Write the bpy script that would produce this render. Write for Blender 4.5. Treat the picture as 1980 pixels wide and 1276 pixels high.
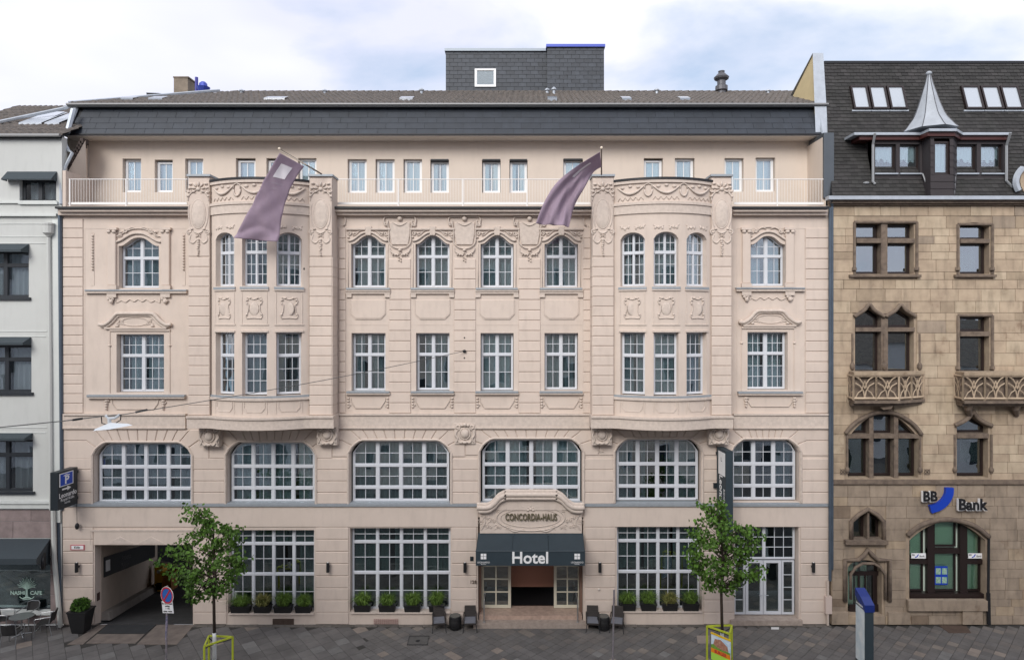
import bpy, bmesh, math, random
from mathutils import Vector, Matrix
from mathutils.geometry import tessellate_polygon
R = math.radians
random.seed(7)
scene = bpy.context.scene
for o_ in list(bpy.data.objects):
    bpy.data.objects.remove(o_)

# ------------------------------------------------------------------ camera
D = 25.0            # camera distance to the hotel wall plane (metres)
FPX = 1250.0        # focal length in photograph pixels
CX, CY = 1000.0, 620.0   # principal point in photograph pixels
H = 11.76           # eye height
cam_d = bpy.data.cameras.new('camera')
cam_d.sensor_width = 36; cam_d.sensor_fit = 'HORIZONTAL'
cam_d.lens = FPX / 1980 * 36
cam_d.shift_x = (990 - CX) / 1980
cam_d.shift_y = (CY - 638) / 1980
cam_d.clip_start = 0.05; cam_d.clip_end = 3000
cam = bpy.data.objects.new('camera', cam_d)
scene.collection.objects.link(cam)
cam.location = (0, -D, H); cam.rotation_euler = (R(90), 0, 0)
scene.camera = cam

# ------------------------------------------------------------------ world, sun, exposure
SUN_EL, SUN_AZ = R(33.5), R(200)      # azimuth measured clockwise from +Y
world = bpy.data.worlds.new('World'); scene.world = world; world.use_nodes = True
nt = world.node_tree; nt.nodes.clear()
def N(t, **k):
    n = nt.nodes.new(t)
    for a, b in k.items(): setattr(n, a, b)
    return n
sky = N('ShaderNodeTexSky', sky_type='NISHITA', sun_disc=False, sun_elevation=SUN_EL, sun_rotation=SUN_AZ, air_density=1.0, dust_density=1.5)
tc = N('ShaderNodeTexCoord')
mp = N('ShaderNodeMapping'); mp.inputs['Scale'].default_value = (1.0, 1.0, 2.6)
mp.inputs['Location'].default_value = (3.1, 0.4, 0.2)
n1 = N('ShaderNodeTexNoise'); n1.inputs['Scale'].default_value = 2.3; n1.inputs['Detail'].default_value = 7; n1.inputs['Roughness'].default_value = 0.52
n1.inputs['Distortion'].default_value = 0.35
n2 = N('ShaderNodeTexNoise'); n2.inputs['Scale'].default_value = 1.5; n2.inputs['Detail'].default_value = 4
r1 = N('ShaderNodeValToRGB'); r1.color_ramp.elements[0].position = 0.27; r1.color_ramp.elements[1].position = 0.46
r2 = N('ShaderNodeValToRGB')
r2.color_ramp.elements[0].position = 0.36; r2.color_ramp.elements[0].color = (8.1, 8.3, 9.9, 1)
r2.color_ramp.elements[1].position = 0.62; r2.color_ramp.elements[1].color = (10.8, 10.8, 11.3, 1)
hz = N('ShaderNodeMix', data_type='RGBA'); hz.inputs[7].default_value = (6.6, 8.3, 10.9, 1); hz.inputs[0].default_value = 0.55
mx = N('ShaderNodeMix', data_type='RGBA')
bg = N('ShaderNodeBackground'); bg.inputs['Strength'].default_value = 0.058
out = N('ShaderNodeOutputWorld')
L = nt.links.new
L(tc.outputs['Generated'], mp.inputs['Vector'])
L(mp.outputs['Vector'], n1.inputs['Vector']); L(mp.outputs['Vector'], n2.inputs['Vector'])
L(n1.outputs['Fac'], r1.inputs['Fac']); L(n2.outputs['Fac'], r2.inputs['Fac'])
L(sky.outputs['Color'], hz.inputs[6])
L(r1.outputs['Color'], mx.inputs[0]); L(hz.outputs[2], mx.inputs[6]); L(r2.outputs['Color'], mx.inputs[7])
L(mx.outputs[2], bg.inputs['Color']); L(bg.outputs['Background'], out.inputs['Surface'])

sun_d = bpy.data.lights.new('sun', 'SUN'); sun_d.energy = 1.5; sun_d.angle = R(32); sun_d.color = (1.0, 0.97, 0.92)
sun = bpy.data.objects.new('sun', sun_d); scene.collection.objects.link(sun)
sd = Vector((math.sin(SUN_AZ) * math.cos(SUN_EL), math.cos(SUN_AZ) * math.cos(SUN_EL), math.sin(SUN_EL)))
sun.rotation_euler = sd.to_track_quat('Z', 'Y').to_euler(); sun.location = (0, -20, 40)
vs = scene.view_settings
vs.view_transform = 'Standard'; vs.look = 'None'; vs.exposure = 0.90; vs.gamma = 1.0; vs.use_curve_mapping = False

# ------------------------------------------------------------------ helpers
COL = scene.collection
WL = {}           # world location of every empty / mesh
def P(px, py, Y=0.0):
    k = (D + Y) / FPX
    return Vector(((px - CX) * k, Y, H + (CY - py) * k))
def GX(px, Y=0.0): return (px - CX) * (D + Y) / FPX
def GZ(py, Y=0.0): return H + (CY - py) * (D + Y) / FPX

def srgb(r, g, b):
    f = lambda c: (c / 12.92 if c <= 0.04045 else ((c + 0.055) / 1.055) ** 2.4)
    return (f(r / 255), f(g / 255), f(b / 255), 1)

MATS = {}
def mat(name, col, rough=0.8, metal=0.0, var=0.0, objvar=0.0, scale=3.0, bump=0.0, bscale=60.0, streak=0.0, col2=None, spec=0.5, stretch=(1, 1, 1), emit=None, strk=(0.5, 0.5, 0.12), island=0.0, ramp=None, stain=None):
    if name in MATS: return MATS[name]
    m = bpy.data.materials.new(name); m.use_nodes = True; t = m.node_tree; b = t.nodes['Principled BSDF']
    b.inputs['Roughness'].default_value = rough; b.inputs['Metallic'].default_value = metal
    b.inputs['Specular IOR Level'].default_value = spec
    if len(col) == 3: col = (*col, 1)
    m.diffuse_color = col
    lk = t.links.new; nn = t.nodes.new
    g = nn('ShaderNodeNewGeometry')
    last = None
    rgb = nn('ShaderNodeRGB'); rgb.outputs[0].default_value = col; last = rgb.outputs[0]
    mpn = nn('ShaderNodeMapping'); mpn.inputs['Scale'].default_value = stretch; lk(g.outputs['Position'], mpn.inputs['Vector'])
    if var > 0:
        no = nn('ShaderNodeTexNoise'); no.inputs['Scale'].default_value = scale; no.inputs['Detail'].default_value = 6; no.inputs['Roughness'].default_value = 0.6
        lk(mpn.outputs[0], no.inputs['Vector'])
        mr = nn('ShaderNodeMapRange'); mr.inputs[1].default_value = 0.3; mr.inputs[2].default_value = 0.7
        lk(no.outputs['Fac'], mr.inputs[0])
        mixn = nn('ShaderNodeMix'); mixn.data_type = 'RGBA'
        c2 = col2 if col2 else tuple(c * (1 - var) for c in col[:3])
        mixn.inputs[7].default_value = (*c2[:3], 1); lk(last, mixn.inputs[6]); lk(mr.outputs[0], mixn.inputs[0]); last = mixn.outputs[2]
    if objvar > 0:
        oi = nn('ShaderNodeObjectInfo'); mr = nn('ShaderNodeMapRange'); mr.inputs[3].default_value = 1 - objvar; mr.inputs[4].default_value = 1 + objvar
        lk(oi.outputs['Random'], mr.inputs[0]); hs = nn('ShaderNodeHueSaturation'); lk(mr.outputs[0], hs.inputs['Value']); lk(last, hs.inputs['Color']); last = hs.outputs[0]
    if island > 0 or ramp:
        if ramp:
            cr_ = nn('ShaderNodeValToRGB'); cr_.color_ramp.interpolation = 'CONSTANT'; els = cr_.color_ramp.elements
            els[0].position = 0; els[0].color = (*[c * 1.0 for c in ramp[0][1]], 1); els[1].position = ramp[1][0]; els[1].color = (*ramp[1][1], 1)
            for p_, c_ in ramp[2:]: e_ = els.new(p_); e_.color = (*c_, 1)
            lk(g.outputs['Random Per Island'], cr_.inputs[0]); mm = nn('ShaderNodeMix'); mm.data_type = 'RGBA'; mm.blend_type = 'MULTIPLY'; mm.inputs[0].default_value = 1
            lk(last, mm.inputs[6]); lk(cr_.outputs[0], mm.inputs[7]); last = mm.outputs[2]
        if island > 0:
            mr = nn('ShaderNodeMapRange'); mr.inputs[3].default_value = 1 - island; mr.inputs[4].default_value = 1 + island
            lk(g.outputs['Random Per Island'], mr.inputs[0]); hs = nn('ShaderNodeHueSaturation'); lk(mr.outputs[0], hs.inputs['Value']); lk(last, hs.inputs['Color']); last = hs.outputs[0]
    if stain:
        ns = nn('ShaderNodeTexNoise'); ns.inputs['Scale'].default_value = stain[1]; ns.inputs['Detail'].default_value = 8; ns.inputs['Roughness'].default_value = 0.7; lk(g.outputs['Position'], ns.inputs['Vector'])
        mr = nn('ShaderNodeMapRange'); mr.inputs[1].default_value = stain[2]; mr.inputs[2].default_value = stain[2] + .10; mr.inputs[4].default_value = stain[3]; lk(ns.outputs['Fac'], mr.inputs[0])
        mm = nn('ShaderNodeMix'); mm.data_type = 'RGBA'; mm.inputs[7].default_value = (*stain[0], 1); lk(last, mm.inputs[6]); lk(mr.outputs[0], mm.inputs[0]); last = mm.outputs[2]
    if streak > 0:
        mp2 = nn('ShaderNodeMapping'); mp2.inputs['Scale'].default_value = strk; lk(g.outputs['Position'], mp2.inputs['Vector'])
        ns = nn('ShaderNodeTexNoise'); ns.inputs['Scale'].default_value = 9; ns.inputs['Detail'].default_value = 5; lk(mp2.outputs[0], ns.inputs['Vector'])
        mr = nn('ShaderNodeMapRange'); mr.inputs[1].default_value = 0.5; mr.inputs[2].default_value = 0.75; mr.inputs[3].default_value = 1; mr.inputs[4].default_value = 1 - streak
        lk(ns.outputs['Fac'], mr.inputs[0]); hs = nn('ShaderNodeHueSaturation'); lk(mr.outputs[0], hs.inputs['Value']); lk(last, hs.inputs['Color']); last = hs.outputs[0]
    lk(last, b.inputs['Base Color'])
    if bump > 0:
        nb = nn('ShaderNodeTexNoise'); nb.inputs['Scale'].default_value = bscale; nb.inputs['Detail'].default_value = 4
        lk(mpn.outputs[0], nb.inputs['Vector']); bp = nn('ShaderNodeBump'); bp.inputs['Strength'].default_value = bump; bp.inputs['Distance'].default_value = 0.02
        lk(nb.outputs['Fac'], bp.inputs['Height']); lk(bp.outputs[0], b.inputs['Normal'])
    if emit:
        b.inputs['Emission Color'].default_value = (*emit[:3], 1); b.inputs['Emission Strength'].default_value = emit[3]
    MATS[name] = m
    return m

def glass_mat(name, tint, refl=0.16, rough=0.01):
    if name in MATS: return MATS[name]
    m = bpy.data.materials.new(name); m.use_nodes = True; t = m.node_tree; t.nodes.clear(); nn = t.nodes.new; lk = t.links.new
    tr = nn('ShaderNodeBsdfTransparent'); tr.inputs[0].default_value = (*tint, 1)
    gl = nn('ShaderNodeBsdfGlossy'); gl.inputs['Roughness'].default_value = rough; gl.inputs[0].default_value = (0.92, 0.97, 1.0, 1)
    fr = nn('ShaderNodeFresnel'); fr.inputs[0].default_value = 1.5
    ad = nn('ShaderNodeMath'); ad.operation = 'ADD'; ad.inputs[1].default_value = refl; ad.use_clamp = True; lk(fr.outputs[0], ad.inputs[0])
    # slight waviness of old panes: each pane tilts its reflection a little
    g = nn('ShaderNodeNewGeometry'); no = nn('ShaderNodeTexNoise'); no.inputs['Scale'].default_value = 0.9; lk(g.outputs['Position'], no.inputs['Vector'])
    bp = nn('ShaderNodeBump'); bp.inputs['Strength'].default_value = 0.10; bp.inputs['Distance'].default_value = 0.04; lk(no.outputs['Fac'], bp.inputs['Height'])
    oi = nn('ShaderNodeObjectInfo'); wn_ = nn('ShaderNodeTexWhiteNoise'); wn_.noise_dimensions = '1D'; lk(oi.outputs['Random'], wn_.inputs['W'])
    vm = nn('ShaderNodeVectorMath'); vm.operation = 'MULTIPLY_ADD'; vm.inputs[1].default_value = (0.035, 0.0, 0.05); vm.inputs[2].default_value = (-0.0175, 0.0, -0.02); lk(wn_.outputs['Color'], vm.inputs[0])
    va = nn('ShaderNodeVectorMath'); va.operation = 'ADD'; lk(bp.outputs[0], va.inputs[0]); lk(vm.outputs[0], va.inputs[1])
    vn = nn('ShaderNodeVectorMath'); vn.operation = 'NORMALIZE'; lk(va.outputs[0], vn.inputs[0]); lk(vn.outputs[0], gl.inputs['Normal'])
    mi = nn('ShaderNodeMixShader'); o = nn('ShaderNodeOutputMaterial')
    lk(ad.outputs[0], mi.inputs[0]); lk(tr.outputs[0], mi.inputs[1]); lk(gl.outputs[0], mi.inputs[2]); lk(mi.outputs[0], o.inputs[0])
    m.diffuse_color = (*tint, 1)
    MATS[name] = m
    return m

def tagp(o, label=None, cat=None, group=None, kind=None):
    if label: o['label'] = label
    if cat: o['category'] = cat
    if group: o['group'] = group
    if kind: o['kind'] = kind
    return o
def empty(name, loc, label, cat, group=None):
    o = bpy.data.objects.new(name, None); COL.objects.link(o); o.location = loc; o.empty_display_size = 0.3
    WL[o.name] = Vector(loc)
    return tagp(o, label, cat, group)

def inset(pts, d):
    n = len(pts); res = []
    area = sum(pts[i][0] * pts[(i + 1) % n][1] - pts[(i + 1) % n][0] * pts[i][1] for i in range(n))
    s = 1 if area > 0 else -1
    for i in range(n):
        a, b, c = Vector(pts[i - 1]), Vector(pts[i]), Vector(pts[(i + 1) % n])
        e1 = (b - a).normalized(); e2 = (c - b).normalized()
        n1 = Vector((-e1.y, e1.x)) * s; n2 = Vector((-e2.y, e2.x)) * s
        m = n1 + n2
        q = max(0.3, m.length_squared / 2) if m.length > 1e-6 else 1
        res.append(tuple(b + m * d / (q if q else 1)))
    return res

SPLIT = set('belt_course cornice cornice_gutter sill_course lower_frieze sill plinth_stone verge_flashing window_ledge apron_panel hood_ledge side_wall lobby_side_wall entrance_jamb interior_wall dormer_sill bracket axis_line field_moulding bay_ledge balcony_corbel stone_mullion downpipe passage_end_wall chimney wall_stud tensioner blue_stroke_ hanger pilaster_ wire_span base_plate bay_sill lift_house shop_window_bars door_bars window_base'.split())
class MB:
    def __init__(s, M=None): s.v = []; s.f = []; s.M = M
    def add(s, vs, fs):
        b = len(s.v)
        if s.M is not None: vs = [s.M @ Vector(v) for v in vs]
        s.v += [tuple(v) for v in vs]; s.f += [tuple(i + b for i in f) for f in fs]
        return s
    def box(s, x0, x1, y0, y1, z0, z1):
        if x0 > x1: x0, x1 = x1, x0
        if y0 > y1: y0, y1 = y1, y0
        if z0 > z1: z0, z1 = z1, z0
        return s.add([(x0, y0, z0), (x1, y0, z0), (x1, y1, z0), (x0, y1, z0), (x0, y0, z1), (x1, y0, z1), (x1, y1, z1), (x0, y1, z1)],
                     [(0, 3, 2, 1), (4, 5, 6, 7), (0, 1, 5, 4), (1, 2, 6, 5), (2, 3, 7, 6), (3, 0, 4, 7)])
    def prism(s, pts, y0, y1, ch=0.0):
        """polygon in (x,z), front at y0 (smaller y faces the street), back at y1; ch = chamfer of the front edge"""
        n = len(pts)
        a = sum(pts[i][0] * pts[(i + 1) % n][1] - pts[(i + 1) % n][0] * pts[i][1] for i in range(n))
        if a < 0: pts = list(reversed(pts))
        tri = None
        vs = []; fs = []
        back = [(p[0], y1, p[1]) for p in pts]
        if ch > 0:
            ip = inset(pts, ch)
            mid = [(p[0], y0 + ch, p[1]) for p in pts]; fr = [(p[0], y0, p[1]) for p in ip]
            vs = back + mid + fr; rings = [0, n, 2 * n]
        else:
            vs = back + [(p[0], y0, p[1]) for p in pts]; rings = [0, n]
        for r0, r1 in zip(rings, rings[1:]):
            for i in range(n):
                j = (i + 1) % n; fs.append((r0 + i, r0 + j, r1 + j, r1 + i)[::-1])
        if n <= 4:
            fs.append(tuple(rings[-1] + i for i in range(n))); fs.append(tuple(reversed(range(n))))
        else:
            for t in tessellate_polygon([[Vector((p[0], p[1], 0)) for p in pts]]):
                a_, b_, c_ = (Vector(pts[k]) for k in t)
                if (b_ - a_).cross(c_ - a_) < 0: t = t[::-1]
                fs.append(tuple(rings[-1] + k for k in t)); fs.append(tuple(reversed(t)))
        return s.add(vs, fs)
    def tube(s, pts, r, n=6, closed=False, flat=1.0):
        pts = [Vector(p) for p in pts]; m = len(pts); vs = []; fs = []
        rr = r if isinstance(r, (list, tuple)) else [r] * m
        up = None
        for i, p in enumerate(pts):
            if closed: t = pts[(i + 1) % m] - pts[i - 1]
            else: t = pts[min(i + 1, m - 1)] - pts[max(i - 1, 0)]
            if t.length < 1e-9: t = Vector((0, 0, 1))
            t.normalize()
            ref = Vector((0, 1, 0)) if abs(t.y) < 0.9 else Vector((0, 0, 1))
            if up is not None:
                a = up - t * up.dot(t)
                if a.length < 1e-4: a = ref - t * ref.dot(t)
            else: a = ref - t * ref.dot(t)
            a.normalize(); up = a; b = t.cross(a)
            for k in range(n):
                an = 2 * math.pi * k / n + math.pi / n
                vs.append(p + (a * math.cos(an) * flat + b * math.sin(an)) * rr[i])
        cnt = m if closed else m - 1
        for i in range(cnt):
            j = (i + 1) % m
            for k in range(n):
                l = (k + 1) % n; fs.append((i * n + k, j * n + k, j * n + l, i * n + l))
        if not closed:
            fs.append(tuple(range(n))); fs.append(tuple(reversed([(m - 1) * n + k for k in range(n)])))
        return s.add(vs, fs)
    def blob(s, c, rx, ry, rz, nu=8, nv=5):
        vs = []; fs = []
        for j in range(nv + 1):
            th = math.pi * j / nv
            for i in range(nu):
                ph = 2 * math.pi * i / nu
                vs.append((c[0] + rx * math.sin(th) * math.cos(ph), c[1] + ry * math.sin(th) * math.sin(ph), c[2] + rz * math.cos(th)))
        for j in range(nv):
            for i in range(nu):
                k = (i + 1) % nu; fs.append((j * nu + i, j * nu + k, (j + 1) * nu + k, (j + 1) * nu + i)[::-1])
        return s.add(vs, fs)
    def lathe(s, prof, c=(0, 0, 0), n=16):
        vs = []; fs = []
        for r, z in prof:
            for i in range(n):
                a = 2 * math.pi * i / n; vs.append((c[0] + r * math.cos(a), c[1] + r * math.sin(a), c[2] + z))
        for j in range(len(prof) - 1):
            for i in range(n):
                k = (i + 1) % n; fs.append((j * n + i, j * n + k, (j + 1) * n + k, (j + 1) * n + i))
        fs.append(tuple(reversed(range(n)))); fs.append(tuple((len(prof) - 1) * n + i for i in range(n)))
        return s.add(vs, fs)
    def build(s, name, m, parent=None, smooth=False, label=None, kind=None, origin=None):
        if not s.v: return None
        if name in SPLIT and kind is None and origin is None:
            par = list(range(len(s.v)))
            def find(i):
                while par[i] != i: par[i] = par[par[i]]; i = par[i]
                return i
            for f in s.f:
                for k in f[1:]: par[find(k)] = find(f[0])
            g = {}
            for f in s.f: g.setdefault(find(f[0]), []).append(f)
            if len(g) > 1:
                o = None
                for fs in g.values():
                    ix = sorted({k for f in fs for k in f}); mp = {k: i for i, k in enumerate(ix)}
                    q = MB(); q.v = [s.v[k] for k in ix]; q.f = [tuple(mp[k] for k in f) for f in fs]; o = q.build(name, m, parent, smooth, label)
                return o
        c = Vector(origin) if origin is not None else Vector([(min(v[i] for v in s.v) + max(v[i] for v in s.v)) / 2 for i in range(3)])
        me = bpy.data.meshes.new(name)
        me.from_pydata([(v[0] - c.x, v[1] - c.y, v[2] - c.z) for v in s.v], [], s.f)
        me.materials.append(m)
        if smooth:
            for p in me.polygons: p.use_smooth = True
        o = bpy.data.objects.new(name, me); COL.objects.link(o)
        if parent is not None:
            o.parent = parent; o.location = c - WL[parent.name]
        else: o.location = c
        WL[o.name] = c
        if label: o['label'] = label
        if kind: o['kind'] = kind
        return o

def box_px(mb, x0, x1, y0, y1, Ya, Yb, Yref=None):
    """box between photo x0..x1, y0..y1 as seen on plane Yref (default the nearer one)"""
    Yr = min(Ya, Yb) if Yref is None else Yref
    return mb.box(GX(x0, Yr), GX(x1, Yr), Ya, Yb, GZ(y1, Yr), GZ(y0, Yr))
def copy_tree(o, parent=None):
    c = o.copy(); COL.objects.link(c)
    if parent is not None: c.parent = parent
    for ch in o.children: copy_tree(ch, c)
    return c

def wall_holes(mb, outer, holes, y0, depth, mapf=None, cuts=None):
    """wall sheet in the XZ plane at y0 with reveals going back by depth; outer / holes = lists of (x,z)"""
    loops = [outer] + holes
    pts = [Vector((p[0], p[1], 0)) for lp in loops for p in lp]
    tris = tessellate_polygon([[Vector((p[0], p[1], 0)) for p in lp] for lp in loops])
    bm = bmesh.new(); vv = [bm.verts.new((p.x, y0, p.y)) for p in pts]
    for t in tris:
        a, b, c = (pts[i] for i in t)
        if abs((b - a).cross(c - a).z) < 1e-9: continue
        if (b - a).cross(c - a).z < 0: t = t[::-1]
        try: bm.faces.new([vv[i] for i in t])
        except ValueError: pass
    bv = []; k = len(outer)
    for hl in holes:
        n = len(hl); bk = [bm.verts.new((p[0], y0 + depth, p[1])) for p in hl]
        a = sum(hl[i][0] * hl[(i + 1) % n][1] - hl[(i + 1) % n][0] * hl[i][1] for i in range(n))
        for i in range(n):
            j = (i + 1) % n
            q = [vv[k + i], vv[k + j], bk[j], bk[i]]
            if a < 0: q.reverse()
            bm.faces.new(q)
        k += n
    n = len(outer); bk = [bm.verts.new((p[0], y0 + 0.3, p[1])) for p in outer]
    a = sum(outer[i][0] * outer[(i + 1) % n][1] - outer[(i + 1) % n][0] * outer[i][1] for i in range(n))
    for i in range(n):
        j = (i + 1) % n; q = [vv[j], vv[i], bk[i], bk[j]]
        if a < 0: q.reverse()
        bm.faces.new(q)
    if cuts:
        for x in cuts:
            bmesh.ops.bisect_plane(bm, geom=bm.verts[:] + bm.edges[:] + bm.faces[:], plane_co=(x, 0, 0), plane_no=(1, 0, 0), dist=1e-5)
    bm.verts.index_update()
    vs = [v.co.copy() for v in bm.verts]
    if mapf: vs = [mapf(v) for v in vs]
    fs = [tuple(v.index for v in f.verts) for f in bm.faces]
    bm.free()
    return mb.add(vs, fs)

# outline of the top edge of openings: t in 0..1 across the width -> drop below the crown (metres)
def top_flat(): return lambda t: 0.0
def top_arc(drop):
    return lambda t: drop * (1 - math.sqrt(max(0.0, 1 - (2 * t - 1) ** 2 * 0.96))) / (1 - math.sqrt(0.04))
def top_seg(drop): return lambda t: drop * (2 * t - 1) ** 2
def top_basket(drop):      # flattened arch whose ends turn into shoulders
    def f(t):
        u = abs(2 * t - 1)
        return drop * (0.5 - 0.5 * math.cos(math.pi * min(1, u / 0.92) ** 1.25))
    return f
def top_ears(drop, w):     # flat head with rounded-off corners of relative width w
    def f(t):
        u = min(t, 1 - t) / w
        if u >= 1: return 0.0
        return drop * (0.5 * (1 - math.sqrt(max(0, 1 - (1 - u) ** 2))) + 0.5 * (1 - u))
    return f
def top_point(drop):       # gothic pointed ogee
    def f(t):
        u = abs(2 * t - 1)
        return drop * (u ** 0.75 * 0.75 + 0.25 * u)
    return f
def top_round(drop): return lambda t: drop * (1 - math.sqrt(max(0, 1 - (2 * t - 1) ** 2)))
def outline(x0, x1, z0, z1, top=None, n=16):
    """closed CCW outline in (x,z)"""
    if top is None: return [(x0, z0), (x1, z0), (x1, z1), (x0, z1)]
    pts = [(x0, z0), (x1, z0)]
    for i in range(n, -1, -1):
        t = i / n; pts.append((x0 + (x1 - x0) * t, z1 - top(t)))
    return pts

PANES = {}        # building name -> list of (area, poly, M, y0, y1, parent)
def window(parent, M, x0, x1, z0, z1, w0, top=None, cols=1, rows=((1.0, 1, 1),), fw=0.06, mw=0.08, tw=0.07, bw=0.022, m=None, glass=None, pool=None,
           curtain=None, cm=None, sill=None, sillm=None, proud=0.05, seed=0, colw=None, name='window', label=None, skip=(), blind=None, cd=0.16):
    """a framed window in local coordinates (x right, y depth, z up); frame front at depth w0"""
    mb = MB(M); W = x1 - x0
    f = top or (lambda t: 0.0)
    lim = lambda x: z1 - f(min(1, max(0, (x - x0) / W)))
    wd = w0 + 0.07
    # outer frame
    e = lim(x0); e2 = lim(x1)
    mb.box(x0, x0 + fw, w0, wd, z0, e if top else z1); mb.box(x1 - fw, x1, w0, wd, z0, e2 if top else z1)
    mb.box(x0 + fw, x1 - fw, w0, wd, z0, z0 + fw)
    if top:
        ns = 14
        for i in range(ns):
            a = x0 + W * i / ns; b = x0 + W * (i + 1) / ns
            mb.prism([(a, lim(a) - fw), (b, lim(b) - fw), (b, lim(b)), (a, lim(a))], w0 - 0.002, wd)
    else: mb.box(x0 + fw, x1 - fw, w0, wd, z1 - fw, z1)
    ix0, ix1 = x0 + fw, x1 - fw; iz0, iz1 = z0 + fw, z1 - fw
    cw = colw or [1.0 / cols] * cols
    xs = [ix0]
    for c in cw: xs.append(xs[-1] + (ix1 - ix0) * c)
    zs = [iz0]
    for r in rows: zs.append(zs[-1] + (iz1 - iz0) * r[0])
    il = lambda x: lim(x) - fw if top else z1 - fw
    def hbar(xa, xb, zc, w, ya, yb):
        # clip against arch
        n = 24; ok = [xa + (xb - xa) * i / n for i in range(n + 1) if il(xa + (xb - xa) * i / n) > zc]
        if len(ok) > 1: mb.box(ok[0], ok[-1], ya, yb, zc - w / 2, zc + w / 2)
    for x in xs[1:-1]: mb.box(x - mw / 2, x + mw / 2, w0 - 0.012, wd, iz0, min(iz1, il(x)))
    for z in zs[1:-1]: hbar(ix0, ix1, z, tw, w0 - 0.02, wd - 0.002)
    cs = 0.022
    for ci in range(len(cw)):
        cx0 = xs[ci] + (mw / 2 if ci else 0); cx1 = xs[ci + 1] - (mw / 2 if ci < len(cw) - 1 else 0)
        for ri, r in enumerate(rows):
            if (ci, ri) in skip: continue
            cz0 = zs[ri] + (tw / 2 if ri else 0); cz1 = zs[ri + 1] - (tw / 2 if ri < len(rows) - 1 else 0)
            nx, ny = r[1], r[2]
            # casement stiles
            mb.box(cx0, cx0 + cs, w0 + 0.015, wd - 0.005, cz0, min(cz1, il(cx0)))
            mb.box(cx1 - cs, cx1, w0 + 0.015, wd - 0.005, cz0, min(cz1, il(cx1)))
            mb.box(cx0 + cs, cx1 - cs, w0 + 0.015, wd - 0.005, cz0, cz0 + cs)
            if min(il(cx0), il(cx1)) > cz1: mb.box(cx0 + cs, cx1 - cs, w0 + 0.015, wd - 0.005, cz1 - cs, cz1)
            gx0, gx1, gz0, gz1 = cx0 + cs, cx1 - cs, cz0 + cs, cz1 - cs
            for i in range(1, nx):
                x = gx0 + (gx1 - gx0) * i / nx; t_ = min(gz1, il(x))
                if t_ > gz0: mb.box(x - bw / 2, x + bw / 2, w0 + 0.02, wd - 0.012, gz0, t_)
            for j in range(1, ny): hbar(gx0, gx1, gz0 + (gz1 - gz0) * j / ny, bw, w0 + 0.022, wd - 0.014)
            for i in range(nx):
                for j in range(ny):
                    a = gx0 + (gx1 - gx0) * i / nx; b = gx0 + (gx1 - gx0) * (i + 1) / nx
                    c = gz0 + (gz1 - gz0) * j / ny; d = gz0 + (gz1 - gz0) * (j + 1) / ny
                    if top and min(il(a), il(b)) < d:
                        up = [(a + (b - a) * k / 5, min(d, il(a + (b - a) * k / 5))) for k in range(5, -1, -1)]
                        if max(q[1] for q in up) < c + 0.02: continue
                        up = [(q[0], max(q[1], c + 0.004)) for q in up]
                        poly = [(a, c), (b, c)] + up
                    else: poly = [(a, c), (b, c), (b, d), (a, d)]
                    PANES.setdefault(pool or parent.name, []).append([(b - a) * (d - c), poly, M, w0 + 0.035, w0 + 0.041, None, glass])
                    PANES[pool or parent.name][-1][5] = 'PENDING'
    o = mb.build(name, m, parent, label=label)
    for e_ in PANES.get(pool or parent.name, []):
        if e_[5] == 'PENDING': e_[5] = o
    rnd = random.Random(seed)
    if curtain:
        cb = MB(M)
        for (fa, fb, fz) in curtain:      # fractions across, fraction of the height left free at the bottom
            n = max(6, int((fb - fa) * W / 0.045)); vs = []; fs = []
            ph = rnd.random() * 6
            for i in range(n + 1):
                x = ix0 + (ix1 - ix0) * (fa + (fb - fa) * i / n)
                y = wd + cd + min(0.055, cd * .5) * math.sin(i * 1.1 + ph) + 0.02 * math.sin(i * 0.37 + ph)
                zt = il(x) + 0.03
                vs += [(x, y, z0 + 0.02 + fz * (z1 - z0)), (x, y, zt)]
            for i in range(n): fs.append((2 * i, 2 * i + 2, 2 * i + 3, 2 * i + 1))
            cb.add(vs, fs)
        cb.build('curtain', cm, o)
    if blind:
        bb = MB(M); bb.box(ix0, ix1, wd + 0.05, wd + 0.06, z1 - blind * (z1 - z0), z1); bb.build('blind', cm, o)
    if sill is not None:
        sb = MB(M); sb.prism([(x0 - 0.0, z0 - 0.05), (x1 + 0.0, z0 - 0.05), (x1, z0), (x0, z0)], sill, w0 - 0.001)
        sb.build('sill', sillm, o)
    return o

def flush_panes(key, thing, limit=300):
    lst = sorted(PANES.get(key, []), key=lambda e: -e[0])
    for e in lst[:limit]:
        MB(e[2]).prism(e[1], e[3], e[4]).build('pane', e[6], e[5])
    by = {}
    for e in lst[limit:]:
        b = by.setdefault(e[6].name, (MB(), e[6])); b[0].M = e[2]; b[0].prism(e[1], e[3], e[4])
    for b, g in by.values():
        b.M = None; b.build('small_panes', g, thing, kind='stuff')
    PANES[key] = []

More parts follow.
